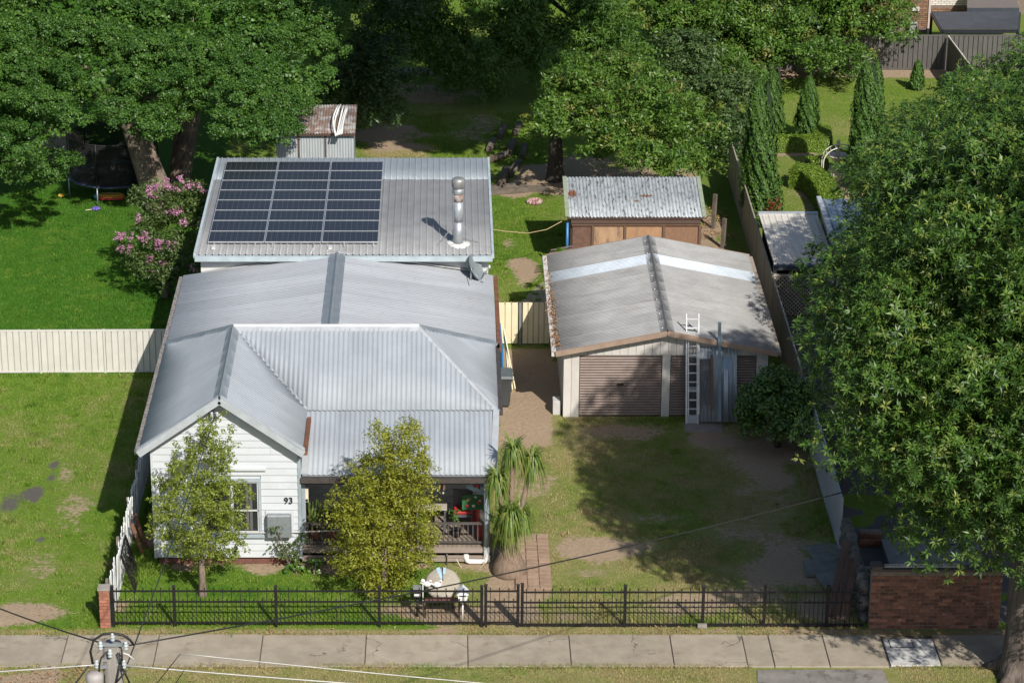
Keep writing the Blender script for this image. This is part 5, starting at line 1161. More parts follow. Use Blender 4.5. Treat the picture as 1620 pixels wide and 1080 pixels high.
# street tree at right: whorls of lance leaves over an ellipsoid crown
def lance_tree(name, label, base, fork, clumps, r0, r1, dens, K, ln, wd, ntips=10, extra=None):
    t = thing(name, label, 'tree', base); prg = random.Random(5); mb = MB(); tips = prg.sample(list(clumps), ntips); limbs(mb, base, fork, r0, r1, [c[:3] for c in tips], prg)
    if extra: extra(mb)
    mb.build('trunk', M('grey_brown_bark', (.145, .115, .095), (.065, .05, .042), 4, .95, bump=1.0, bscale=9, stretch=(3, 3, .5), dirt=(.03, .025, .022), dscale=3, dlo=.58, dhi=.72, dstretch=(2, 2, .5)), t)
    Ps, Ax, cls = [], [], []
    for c in clumps:
        c0 = np.array(c[:3]); r = c[3]; n = int(dens*r*r); d = sphere(n, rg, .45); q = np.where(rg.random((n, 1)) < .3, rg.uniform(.35, .8, (n, 1)), rg.uniform(.8, 1.08, (n, 1)))
        Ps.append(c0 + d*r*q*np.array([1, 1, .8])); Ax.append(d*.8 + np.array([.05, -.2, .55]) + rg.normal(0, .3, (n, 3)))
    co, rd, cl = rosettes(np.concatenate(Ps), np.concatenate(Ax), rg, K, ln, wd); leaf_obj('crown', co, rd, cl, lf_oleander, t)
    return t
ec, er = np.array([13.35, -2.2, 8.45]), np.array([5.1, 5.1, 5.85]); prg = random.Random(21); ck = []
for k in range(1500):
    d = np.array([prg.gauss(0, 1) for _ in range(3)]); d /= np.linalg.norm(d)
    if d[2] < -.88 or (d[0] > .85 and prg.random() < .5): continue
    p = ec + d*er*prg.uniform(.78, .98)
    if p[2] < 2.2 + max(0, (12.6 - p[0]))*.98: continue
    if all(np.linalg.norm(p - np.array(c[:3])) > 1.42 for c in ck): ck.append((p[0], p[1], p[2], prg.uniform(.9, 1.25)))
ck += [(c[0]*.72+ec[0]*.28, c[1]*.72+ec[1]*.28, c[2]*.72+ec[2]*.28, 1.5) for c in ck[::2]] + [(c[0]*.45+ec[0]*.55, c[1]*.45+ec[1]*.55, c[2]*.5+ec[2]*.5, 1.6) for c in ck[1::3]]
tb = Vector((13.3, -2.5, 0))
def roots(mb):
    for a in (0, 1.3, 2.6, 3.9, 5.2): mb.tube([tb + Vector((math.cos(a)*.35, math.sin(a)*.35, .45)), tb + Vector((math.cos(a)*.62, math.sin(a)*.62, .12)), tb + Vector((math.cos(a)*1.1, math.sin(a)*1.1, -.06))], [.2, .17, .05], 8)
    mb.tube([tb + Vector((.35, -.1, 0)), tb + Vector((.4, -.1, 1.6)), tb + Vector((1.3, .2, 4))], [.34, .3, .2], 10)
lance_tree('street_tree', 'large lance leaved street tree with thick trunk at lower right', tb, (13.25, -2.2, 3.6), ck, .5, .4, 230, 8, .155, .04, 14, roots)
RP = [(1525, 148), (1570, 124), (1620, 112), (1760, 96), (1760, 600), (1520, 560), (1440, 480), (1365, 420), (1400, 350), (1425, 280), (1450, 215), (1490, 170)]
cr2 = clump_field(RP, 56, lambda px, py: 9.2 + (500-py)*.02, 1.05, 14)
cr2 += [(c[0]+.3, c[1]+2.2, c[2]-.6, 1.2) for c in cr2[::3]]
lance_tree('garden_tree', 'broad lance leaved tree beyond the street tree, covering the hidden house', (16.5, 13.5, 0), (16.3, 13, 3.5), cr2, .35, .28, 170, 8, .16, .04, 10)

# the two young trees in the front garden
T1 = [(302, 700), (318, 672), (350, 668), (358, 700), (362, 745), (385, 790), (388, 840), (372, 878), (340, 898), (300, 892), (265, 875), (247, 845), (243, 800), (262, 748), (285, 715)]
c1 = clump_field(T1, 18.5, lambda px, py: 1.75 + random.Random(int(px*7+py)).uniform(-.7, .7), .25, 15, .6)
b = G(321, 941); tree('young_tree', 'slender young tree with sparse lime leaves before the gable wall', b, A(318, 855, b.y), .085, .06, c1, lf_lime, rg, 120, 20, .075, .036, ntips=9, pr=.12, flat=1.25, up=.1, tilt=.8)
T2 = [(585, 715), (596, 678), (612, 682), (624, 722), (638, 680), (652, 664), (662, 705), (674, 745), (680, 800), (682, 860), (652, 912), (615, 942), (560, 930), (533, 890), (538, 840), (528, 812), (548, 765), (572, 738)]
c2 = clump_field(T2, 18, lambda px, py: 1.85 + random.Random(int(px*5+py)).uniform(-.85, .5), .30, 16, .6)
b = G(608, 938); tree('golden_shrub_tree', 'dense golden green bushy tree before the verandah', b, A(608, 880, b.y), .09, .07, c2, lf_gold, rg, 140, 17, .072, .034, ntips=14, pr=.14, flat=1.1, up=.2, tilt=.6)
# crepe myrtle with pink blossom
MY = [(230, 300), (262, 288), (322, 290), (335, 320), (322, 360), (305, 400), (292, 445), (258, 458), (232, 440), (198, 415), (195, 380), (232, 345), (228, 318)]
cy = clump_field(MY, 24, lambda px, py: 21.6 + (460-py)*.012, .5, 17)
b = G(262, 470); my = tree('flowering_shrub', 'crepe myrtle with pink blossom below the spreading tree', b, (b.x, b.y, .8), .1, .08, cy, lf_myrtle, rg, 80, 16, .095, .05, ntips=12, pr=.18, flat=.9, cat='shrub')
cf = [A(px + random.Random(k).uniform(-5, 5), py + random.Random(k+5).uniform(-4, 4), 21.2 + (460-py)*.011) for k, (px, py) in enumerate([(235, 300), (250, 288), (262, 295), (245, 310), (268, 285), (285, 282), (295, 290), (305, 287), (282, 300), (318, 297), (330, 300), (240, 296), (222, 343), (196, 368), (208, 370), (226, 368), (228, 372), (250, 375), (252, 385), (268, 378), (275, 386), (278, 385), (199, 388), (188, 394), (255, 417), (238, 408), (278, 335), (270, 338), (295, 350), (305, 420), (315, 350), (194, 375)])]
co, rd, cl = pads([(p.x, p.y-.25, p.z, .15) for p in cf], rg, 230, 12, .06, .05, pr=.09, flat=.9, up=.4); leaf_obj('blossom', co, rd, cl, lf_pink, my)
# dense dark shrub beside the garage
sc0 = A(1232, 655, 10.6); b = Vector((sc0.x, 10.6, 0)); sh_ = thing('dense_shrub', 'round dense dark green shrub beside the garage', 'shrub', b)
n = 46; pr_ = random.Random(31); cs = []
for k in range(80):
    d = Vector((pr_.gauss(0, 1), pr_.gauss(0, 1), abs(pr_.gauss(0, 1))*.9 - .35)).normalized(); cs.append((b.x + d.x*.84, b.y + d.y*.85, 1.0 + d.z*1.0, .36))
MB().tube([b, b + Vector((0, 0, 1.2))], [.1, .05], 7).build('trunk', bark_d, sh_)
co, rd, cl = pads(cs, rg, 110, 20, .10, .055, pr=.15, flat=.9, up=.3); leaf_obj('crown', co, rd, cl, lf_shrub, sh_)
# cypresses
def cypress(label, px, pyb, pxt, pyt, hw, seed):
    b = G(px, pyb); tp = A(pxt, pyt, b.y); sc_ = FPX/((b.y+CAM_D)*_c + CAM_H*_s); r = hw/sc_; h = tp.z; rr = np.random.default_rng(seed)
    t = thing('cypress', label, 'tree', b, 'cypresses in the right garden'); MB().tube([b, b + Vector((0, 0, h*.8))], [.09, .03], 7).build('trunk', bark_d, t)
    n = int(5200*r*h); u = rr.random(n)**.8; prof = np.minimum(1, (u + .02)/.12)**.6*np.clip((1-u)/.75, 0, 1)**.45
    th = rr.uniform(0, 6.2832, n); bump_ = 1 + .10*np.sin(3*th + u*9 + seed) + .08*np.sin(7*th - u*23); rad = r*prof*bump_*(1 + .12*np.sin(11*th + 31*u + seed*2))*rr.uniform(.72, 1.1, n)
    lean_ = np.array([tp.x - b.x, 0, 0])
    P_ = np.array(b) + np.stack([rad*np.cos(th), rad*np.sin(th), u*h], 1) + lean_*u[:, None]
    D = np.stack([np.cos(th)*.5, np.sin(th)*.5, np.full(n, 1.)], 1) + rr.normal(0, .25, (n, 3)); Nr = np.stack([np.cos(th), np.sin(th), np.full(n, .35)], 1) + rr.normal(0, .45, (n, 3))
    co, _, rd = leaf_quads(P_, Nr, rr.uniform(.1, .2, n), rr.uniform(.04, .07, n), rr, .0, D); leaf_obj('crown', co, rd, rr.random(n)*.6 + .2, lf_cyp, t)
    core = MB(); core.lathe([(r*.62*min(1, (v+.03)/.12)**.6*(1-v)**.5 + .01, v*h) for v in np.linspace(0, 1, 12)], b, 12); core.build('inner_growth', M('cypress_core', (.012, .028, .008), None, 6, .95), t)
cypress('tallest thick cypress next to the right boundary fence', 1205, 356, 1200, 130, 28, 1)
cypress('dark slim cypress behind the thick one', 1228, 214, 1223, 110, 14, 2)
cypress('lone cypress standing in the far low hedge', 1275, 222, 1281, 122, 18, 3)
cypress('tall cypress right of the fountain', 1370, 300, 1372, 100, 27, 4)
cypress('slimmer cypress merged behind the one right of the fountain', 1383, 270, 1388, 97, 16, 5)
cypress('small young cypress near the charcoal fence', 1450, 142, 1453, 97, 11, 6)
# hedges
def hedge(label, path, wd, hgt, seed):
    path = [Vector(p) for p in path]; t = thing('clipped_hedge', label, 'hedge', path[len(path)//2], 'clipped hedges in the right garden'); rr = np.random.default_rng(seed); cos = []
    core = MB()
    for a, b in zip(path[:-1], path[1:]):
        d = (b-a); L_ = d.length; d.normalize(); s = Vector((-d.y, d.x, 0)); core.bar(a + Vector((0, 0, hgt*.45)) - d*.1, b + Vector((0, 0, hgt*.45)) + d*.1, wd*.84, hgt*.86)
        n = int(3400*L_*(wd+2*hgt)); u = rr.uniform(-.12, 1.12, n); side = rr.integers(0, 3, n); q = rr.uniform(-1, 1, n)
        off = np.where(side == 0, q*wd/2, np.where(side == 1, wd/2, -wd/2)) + rr.normal(0, .02, n); z = np.where(side == 0, hgt, (q+1)/2*hgt) + rr.normal(0, .02, n)
        P_ = np.array(a) + np.outer(u*L_, np.array(d)) + np.outer(off, np.array(s)); P_[:, 2] = z
        Nr = np.where((side == 0)[:, None], np.array([0, 0, 1.]), np.outer(np.where(side == 1, 1, -1), np.array(s)) + np.array([0, 0, .3])) + rr.normal(0, .45, (n, 3))
        cos.append(leaf_quads(P_, Nr, rr.uniform(.05, .085, n), rr.uniform(.03, .05, n), rr, .15)[0])
    core.build('inner_growth', M('cypress_core', (.01,)*3), t); co = np.concatenate(cos); leaf_obj('foliage', co, rr.random(len(co)), rr.random(len(co)), lf_hedge, t)
y0 = G(1270, 242).y + .3
hedge('straight low hedge in front of the lone cypress', [(G(1238, 242).x, y0, 0), (G(1303, 242).x, y0, 0), (G(1303, 232).x, y0+1.3, 0)], .6, .5, 1)
hedge('curved low hedge sweeping around the fountain', [G(1258, 262, .72) - Vector((0, 0, .72)), G(1282, 266, .72) - Vector((0, 0, .72)), G(1300, 282, .72) - Vector((0, 0, .72)), G(1311, 300, .72) - Vector((0, 0, .72)), G(1318, 322, .72) - Vector((0, 0, .72))], .75, .72, 2)
hedge('short back return of the hedge behind the fountain', [G(1282, 252, .6) - Vector((0, 0, .6)), G(1304, 250, .6) - Vector((0, 0, .6))], .5, .6, 3)
# ponytail palm clump
pb = G(806, 905); pt = thing('ponytail_palm', 'ponytail palm clump with swollen trunk at the verandah corner', 'palm', pb)
tr = MB(); tr.lathe([(.42, -.05), (.45, .08), (.40, .25), (.28, .48), (.17, .75), (.12, 1.0)], pb, 14)
heads = [A(812, 712, 3.3), A(842, 728, 3.4), A(787, 758, 3.2), A(808, 812, 2.7), A(798, 825, 2.9), A(824, 815, 3.0)]
for h in heads: tr.tube([pb + Vector((0, 0, .5)), pb.lerp(h, .5) + Vector((0, 0, .15)), h], [.11, .07, .055], 8)
tr.build('trunk', M('palm_bark', (.24, .17, .12), (.15, .105, .075), 5, .95, bump=.9, bscale=16, stretch=(4, 4, .6)), pt)
cos = []; rds = []
def strap(p, th, ln, wd, up, sag, rr, seg=5):
    out = []; d = np.array([math.cos(th), math.sin(th), 0]); s = np.array([-d[1], d[0], 0]); prev = None
    for i in range(seg+1):
        u = i/seg; pos = np.array(p) + d*ln*(u*.75 - .25*u*u)*.8 + np.array([0, 0, up*ln*u - sag*ln*u*u*1.5]); w_ = wd*(1 - u**3)*.5 + .002
        cur = (pos - s*w_, pos + s*w_)
        if prev: out.append([prev[0], prev[1], cur[1], cur[0]])
        prev = cur
    return out
rr = np.random.default_rng(4); cl_ = []
for k, h in enumerate(heads):
    for i in range(280):
        q = strap(h + Vector((0, 0, rr.uniform(-.04, .05))), rr.uniform(0, 6.283), rr.uniform(.5, 1.0), .03, rr.uniform(-.1, 1.05), rr.uniform(.3, .8), rr); cos += q; v = rr.random(); rds += [v]*len(q); c_ = rr.random(); cl_ += [c_]*len(q)
leaf_obj('crown', np.array(cos), np.array(rds), np.array(cl_), lf_palm, pt)
# small plants by the verandah
def plant(name, label, b, clumps, mat, seed, ln=.08, wd=.045, puffs=120, per=12, pr=.12):
    t = thing(name, label, 'plant', b); rr = np.random.default_rng(seed); m = MB()
    for c in clumps[:8]: m.tube([b, Vector(b).lerp(Vector(c[:3]), .6) + Vector((0, 0, .05)), c[:3]], [.018, .012, .006], 5, False)
    m.build('stem', bark_m, t); co, rd, cl = pads(clumps, rr, puffs, per, ln, wd, pr=pr, flat=.9, up=.3); leaf_obj('foliage', co, rd, cl, mat, t); return t
b = G(462, 900); pp_ = [(437, 835), (436, 848), (440, 865), (448, 872), (455, 862), (468, 868), (476, 858), (482, 850), (445, 880), (460, 880), (470, 885)]
plant('rambling_shrub', 'straggly rose like shrub against the gable wall corner', b, [tuple(A(px, py, 3.0)) + (.13,) for px, py in pp_], lf_myrtle, 3)
b = G(470, 908); plant('leafy_plant', 'low dark leafy plant at the foot of the corner', b, [tuple(A(px, py, 2.9)) + (.16,) for px, py in ((460, 898), (468, 904), (475, 898))], lf_shrub, 5, .12, .09)
b = G(497, 910); plant('leafy_plant', 'upright broad leaved plant below the verandah railing', b, [tuple(A(px, py, 2.9)) + (.14,) for px, py in ((494, 893), (498, 902), (500, 885))], lf_shrub, 6, .14, .1)
b = G(890, 400); plant('leafy_plant', 'small bright green plant in the gap beside the timber shed', G(888, 408), [tuple(A(px, py, 21.2)) + (.22,) for px, py in ((886, 398), (896, 398))], lf_mango, 7, .22, .05, 60)
b = G(1226, 345); plant('red_shrub', 'small red leaved shrub at the foot of the thick cypress', G(1224, 352), [tuple(A(px, py, 28.3)) + (.22,) for px, py in ((1222, 325), (1226, 335), (1228, 318), (1220, 340))], leafmat('leaf_red', (.14, .03, .02), (.24, .07, .03), (.3, .14, .05)), 8, .12, .05, 60)
# spiky potted plants behind the railing
ag = thing('spiky_plant', 'pot of upright sword leaves behind the verandah railing', 'plant', (-2.9, 3.85, DZ)); cos = []; rds = []
for cx_, n_ in ((-3.25, 16), (-2.85, 14), (-2.55, 10)):
    for i in range(n_):
        th = rr.uniform(0, 6.283); q = strap((cx_ + rr.uniform(-.08, .08), 3.85 + rr.uniform(-.08, .08), DZ+.25), th, rr.uniform(.7, 1.1), .06, rr.uniform(.75, .98), .05, rr, 4); cos += q; rds += [rr.random()]*len(q)
leaf_obj('blade_leaves', np.array(cos), np.array(rds), np.array(rds), lf_palm, ag)
for cx_ in (-3.25, -2.85, -2.55): MB().lathe([(.1, 0), (.14, .2), (.15, .26), (.12, .26)], (cx_, 3.85, DZ), 12).build('pot', M('terracotta', (.3, .12, .07), None, 6, .8), ag)
# ------------------------------------------------------------------ small things
# round boulder-like disc with ornaments, letterbox
dc = A(700, 921, .75); ds = thing('round_stone_slab', 'large weathered round slab with pale blue paint marks standing behind the fence', 'slab', (dc.x, .9, 0))
t = MB(); n = 28; tl = Vector((0, -.62, .78)).normalized(); q = tl.to_track_quat('Z', 'Y'); vs = []
for r, o in ((.0, .05), (.2, .045), (.36, .02), (.42, -.03), (.40, -.1), (.0, -.12)):
    for k in range(n): vs.append(dc + q @ Vector((max(r, .002)*math.cos(6.2832*k/n)*1.02, max(r, .002)*math.sin(6.2832*k/n), o + .012*math.sin(k*2.3)*(r > .1))))
t.add(vs, [(i*n+k, i*n+(k+1) % n, (i+1)*n+(k+1) % n, (i+1)*n+k) for i in range(5) for k in range(n)], True)
sl_ = t.build('slab_body', M('stained_stone', (.36, .32, .25), (.28, .25, .2), 3.5, .9, bump=.4, bscale=25, dirt=(.2, .15, .11), dscale=3, dlo=.6, dhi=.8), ds)
pbm = M('pale_blue_paint', (.33, .48, .58), None, 6, .8)
for k, (u0, v0, u1, v1, w_) in enumerate(((-.1, .38, -.02, .08, .07), (.05, .38, .04, .2, .06), (-.13, .36, -.09, .2, .05))):
    a, b = dc + q @ Vector((u0, v0, .04)), dc + q @ Vector((u1, v1, .058)); MB().bar(a, b, w_, .006, up=tl).build('paint_mark', pbm, ds)
MB().bar(dc + q @ Vector((0, .38, .04)), dc + q @ Vector((.01, .02, .06)), .018, .012, up=tl).build('crack', M('black_iron', (.02,)*3), ds)
for dx in (-.25, .25): MB().bar((dc.x+dx, .95, 0), (dc.x+dx, .95, dc.z-.05), .06, .06).build('leg', M('shed_dark', (.1,)*3), ds)
MB().bar((dc.x-.42, .45, dc.z-.3), (dc.x+.4, .45, dc.z-.3), .05, .1).build('front_board', M('maroon_board', (.14, .06, .05), None, 6, .8), ds)
MB().bar((dc.x-.42, .45, dc.z-.33), (dc.x-.42, .45, 0), .05, .05).build('leg', M('shed_dark', (.1,)*3), ds); MB().bar((dc.x+.4, .45, dc.z-.33), (dc.x+.4, .45, 0), .05, .05).build('leg', M('shed_dark', (.1,)*3), ds)
orn = M('ornament_white', (.78, .76, .73), None, 6, .5)
def bird(px, py, Y, s, lab):
    p = A(px, py, Y); t = thing('bird_ornament', lab, 'ornament', p, 'white bird ornaments'); MB().blob(p + Vector((0, 0, .03)), (.10*s, .06*s, .07*s), 1, 10, 7, .04).build('body', orn, t)
    MB().blob(p + Vector((.07*s, -.01, .11*s)), (.04*s, .035*s, .04*s), 2, 8, 6, .02).build('head', orn, t); MB().lathe([(.012*s, 0), (.001, .05*s)], p + Vector((.07*s, -.045, .1*s)), 6).build('beak', M('beak_red', (.4, .1, .06), None, 5, .5), t)
    MB().bar(p + Vector((-.08*s, 0, .03)), p + Vector((-.17*s, 0, .08*s)), .05*s, .015).build('tail', orn, t); return t
bird(676, 925, .5, 1., 'white bird ornament at the left edge of the round slab'); bird(692, 926, .55, 1.1, 'white bird ornament before the middle of the round slab')
gl = A(669, 918, .5); go_ = thing('garden_stake', 'white ball on a slim stake beside the round slab', 'ornament', (gl.x, .5, 0)); MB().tube([(gl.x, .5, 0), gl], .012, 6).build('stake', orn, go_); MB().lathe([(.01, -.05), (.045, -.03), (.055, 0), (.045, .03), (.01, .05)], gl, 10).build('ball', orn, go_)
bxp = A(660, 935, .5); bo = thing('garden_lantern', 'dark and white boxy garden lantern left of the round slab', 'lantern', (bxp.x, .5, 0))
MB().tube([(bxp.x, .5, 0), (bxp.x, .5, bxp.z-.12)], .03, 7).build('stand', M('black_iron', (.02,)*3), bo); MB().box(bxp.x-.09, bxp.x+.09, .41, .59, bxp.z-.12, bxp.z+.1).build('box', M('black_iron', (.02,)*3), bo); MB().box(bxp.x-.07, bxp.x+.07, .40, .409, bxp.z-.1, bxp.z-.02).build('panel', orn, bo); MB().box(bxp.x-.1, bxp.x+.1, .4, .6, bxp.z+.1, bxp.z+.13).build('lid', M('galvanised', (.4,)*3), bo)
mp = A(732, 990, .12); mx = mp.x; mbz = A(732, 948, .12).z; lb2 = thing('letterbox', 'white house shaped letterbox on a thin white post behind the fence', 'letterbox', (mx, .14, 0))
MB().tube([(mx, .16, 0), (mx, .16, mbz)], .018, 8).build('post', orn, lb2)
t = MB(); t.box(mx-.11, mx+.11, .06, .3, mbz, mbz+.19); t.build('box', orn, lb2); t = MB(); e = .14
t.add([(mx-e, .03, mbz+.17), (mx, .03, mbz+.31), (mx+e, .03, mbz+.17), (mx-e, .33, mbz+.17), (mx, .33, mbz+.31), (mx+e, .33, mbz+.17), (mx-e, .03, mbz+.15), (mx+e, .03, mbz+.15), (mx-e, .33, mbz+.15), (mx+e, .33, mbz+.15)], [(0, 1, 4, 3), (1, 2, 5, 4), (0, 6, 7, 2, 1), (3, 4, 5, 9, 8), (0, 3, 8, 6), (2, 7, 9, 5), (6, 8, 9, 7)])
t.build('pitched_roof', M('letterbox_roof', (.66, .68, .74), None, 5, .5), lb2); MB().box(mx-.08, mx+.08, .052, .058, mbz+.11, mbz+.135).build('slot', M('black_iron', (.02,)*3), lb2)
# ------------------------------------------------------------------ verandah furnishings
hb_ = A(701, 770, 3.75); ho = thing('hanging_ornament', 'small red and white balloon ornament hanging under the verandah roof', 'ornament', hb_)
for k in range(8): 
    t = MB(); vs = []
    for i in range(7):
        z = -1 + 2*i/6; r = .085*math.sqrt(max(0, 1-z*z))*(1 if z > 0 else .85) + .004
        for a in (k, k+1): vs.append(hb_ + Vector((r*math.cos(a*.7854), r*math.sin(a*.7854), z*.1)))
    t.add(vs, [(2*i, 2*i+1, 2*i+3, 2*i+2) for i in range(6)], True); t.build('gore', M('orn_red', (.45, .04, .04), None, 5, .4) if k % 2 else orn, ho)
MB().lathe([(.02, 0), (.03, .05), (.03, .06)], hb_ - Vector((0, 0, .19)), 8).build('basket', orn, ho); MB().tube([hb_ + Vector((0, 0, .1)), (hb_.x, hb_.y, 2.3)], .004, 4).build('string', blk, ho)
gsn = thing('festive_board', 'green festive banner board with red and white figures at the verandah end', 'sign', (A(745, 805, 4.2).x, 4.2, 1.1))
g0, g1 = A(731, 806, 4.2), A(767, 783, 4.2); MB().box(g0.x, g1.x, 4.2, 4.24, g0.z, g1.z).build('board', M('board_green', (.02, .10, .035), (.03, .14, .05), 5, .6), gsn)
for k, (px, py, rr_, c) in enumerate(((741, 790, .06, 'brass'), (739, 800, .045, 'orn_red'), (749, 800, .04, 'ow'), (758, 794, .06, 'orn_red'), (759, 792, .03, 'ow'), (752, 786, .03, 'ow'), (763, 787, .03, 'orn_red'))):
    p = A(px, py, 4.19); m_ = {'brass': M('dull_gold', (.25, .17, .06), None, 5, .5), 'orn_red': M('orn_red', (.4,)*3), 'ow': orn}[c]
    MB().blob(p, (rr_, .006, rr_), k, 10, 6, .12).build('printed_figure', m_, gsn)
flg = [((739, 762), (768, 775), 'flag_blue', (.12, .3, .5), 'blue banner strip, highest at the verandah end'), ((742, 768), (768, 780), 'orn_white', (.7, .7, .72), 'white banner strip under the blue one'), ((748, 768), (760, 776), 'flag_red', (.5, .05, .06), 'red pennant hanging between the banner strips'), ((738, 772), (768, 784), 'flag_bluegrey', (.3, .42, .55), 'grey blue banner strip just above the green board')]
for k, (a, b, mn, c, lab) in enumerate(flg):
    p0, p1 = A(a[0], a[1], 4.0 - k*.03), A(b[0], b[1], 4.0 - k*.03); h_ = .12; t = MB(); vs = []; n = 8
    for i in range(n+1):
        u = i/n; p = p0.lerp(p1, u); wv = .02*math.sin(u*9+k); vs += [p + Vector((0, wv, 0)), p + Vector((0, wv-.01, h_)), p + Vector((0, wv+.006, 0)), p + Vector((0, wv-.004, h_))]
    t.add(vs, [(4*i, 4*i+4, 4*i+5, 4*i+1) for i in range(n)] + [(4*i+3, 4*i+7, 4*i+6, 4*i+2) for i in range(n)], True); solo(t, 'banner', M(mn, c, None, 5, .7), lab, 'banner', p0, 'banners at the verandah end')
ch = thing('outdoor_chair', 'dark outdoor chair with red cushion on the verandah', 'chair', (.45, 4.5, DZ)); 
MB().box(.2, .7, 4.25, 4.75, DZ+.4, DZ+.46).build('seat', M('dark_frame', (.1,)*3), ch); MB().box(.22, .68, 4.27, 4.7, DZ+.461, DZ+.54).build('cushion', M('orn_red', (.4,)*3), ch, bevel=.02); MB().box(.2, .7, 4.7, 4.75, DZ+.46, DZ+.95).build('backrest', M('dark_frame', (.1,)*3), ch)
for x in (.23, .67):
    for y in (4.28, 4.72): MB().box(x-.02, x+.02, y-.02, y+.02, DZ, DZ+.4).build('leg', M('dark_frame', (.1,)*3), ch)
tb_ = thing('patio_table', 'pale outdoor table behind the golden tree on the verandah', 'table', (-.35, 4.4, DZ)); MB().box(-.75, .05, 4.1, 4.8, DZ+.66, DZ+.7).build('table_top', M('stone_beige', (.42, .38, .32), None, 4, .7), tb_)
for x in (-.7, 0): 
    for y in (4.15, 4.75): MB().box(x-.025, x+.025, y-.025, y+.025, DZ, DZ+.66).build('leg', M('dark_frame', (.1,)*3), tb_)
for k, (x, y) in enumerate(((.75, 4.9), (.9, 3.9))): 
    t = thing('gas_bottle', ['red gas bottle by the chair', 'red canister at the verandah corner post'][k], 'canister', (x, y, DZ)); MB().lathe([(.1, 0), (.12, .05), (.12, .35), (.07, .44), (.03, .46)], (x, y, DZ), 12).build('body', M('orn_red', (.4,)*3), t); MB().lathe([(.025, 0), (.03, .05)], (x, y, DZ+.46), 8).build('valve', galv, t)
ptp = thing('potted_bush', 'leafy potted bush on the verandah near the chair', 'plant', (.28, 4.0, DZ)); MB().lathe([(.1, 0), (.13, .2), (.1, .2)], (.28, 4.0, DZ), 10).build('pot', M('black_iron', (.02,)*3), ptp)
co, rd, cl = pads([(.28, 4.0, DZ+.42, .2), (.25, 4.0, DZ+.6, .15)], np.random.default_rng(2), 160, 12, .07, .04, pr=.09, flat=1); leaf_obj('foliage', co, rd, cl, lf_shrub, ptp)
hz_ = A(707, 885, 3.28); tp_ = thing('garden_tap', 'tap with a pale hose at the verandah edge', 'tap', (hz_.x, 3.27, 0)); MB().tube([(hz_.x, 3.27, 0), (hz_.x, 3.27, .32), (hz_.x, 3.2, .32)], .014, 6).build('standpipe', galv, tp_)
p = [A(px, py, 3.15) for px, py in ((722, 884), (728, 895), (735, 902), (745, 905), (755, 902), (765, 892), (768, 885))]; MB().tube(p, .012, 6).build('hose', M('hose_cream', (.55, .5, .34), None, 5, .5), tp_)
# ------------------------------------------------------------------ side passage: bin, boards
bn = G(797, 640); bx_, by_ = 1.62, 13.55; wb_ = thing('wheelie_bin', 'dark grey wheelie bin in the side passage against the house', 'bin', (bx_, by_, 0)); bmt = M('bin_grey', (.05, .055, .058), (.035, .038, .04), 4, .5)
t = MB(); t.add([(bx_-.2, by_-.22, .06), (bx_+.2, by_-.22, .06), (bx_+.2, by_+.2, .06), (bx_-.2, by_+.2, .06), (bx_-.27, by_-.3, .92), (bx_+.27, by_-.3, .92), (bx_+.27, by_+.3, .92), (bx_-.27, by_+.3, .92)], [(3, 2, 1, 0), (0, 1, 5, 4), (1, 2, 6, 5), (2, 3, 7, 6), (3, 0, 4, 7), (4, 5, 6, 7)]); t.build('body', bmt, wb_)
t = MB(); t.add([(bx_-.29, by_-.33, .921), (bx_+.29, by_-.33, .921), (bx_+.29, by_+.32, .96), (bx_-.29, by_+.32, .96), (bx_-.25, by_-.28, .98), (bx_+.25, by_-.28, .98), (bx_+.25, by_+.3, 1.02), (bx_-.25, by_+.3, 1.02)], [(3, 2, 1, 0), (0, 1, 5, 4), (1, 2, 6, 5), (2, 3, 7, 6), (3, 0, 4, 7), (4, 5, 6, 7)]); t.build('lid', M('bin_lid', (.10, .12, .125), None, 5, .45), wb_)
for s in (-.2, .2): MB().tube([(bx_+s-.03, by_+.24, .1), (bx_+s+.03, by_+.24, .1)], .1, 12).build('wheel', blk, wb_)
MB().tube([(bx_+.3, by_-.2, .85), (bx_+.36, by_, .8), (bx_+.3, by_+.2, .85)], .014, 6).build('handle', bmt, wb_)
a, b = A(786, 610, 14.9), A(793, 548, 16.4)
solo(MB().bar((1.64, 14.5, .62), (1.6, 16.6, .72), .04, 1.2), 'blue_board', M('bright_blue', (.02, .17, .42), (.015, .13, .34), 3, .5), 'bright blue board leaning upright along the house wall', 'board', (1.62, 15.5, 0))
for k in range(3): solo(MB().bar((1.86+k*.07, 14.4+k*.1, .02), (1.72, 16.4 - k*.2, 1.15), .03, .2), 'cream_plank', cream, ['cream plank nearest the wall beside the blue board', 'middle cream plank beside the blue board', 'cream plank nearest the path beside the blue board'][k], 'plank', (1.86+k*.07, 14.4, 0), 'cream planks in the side passage')
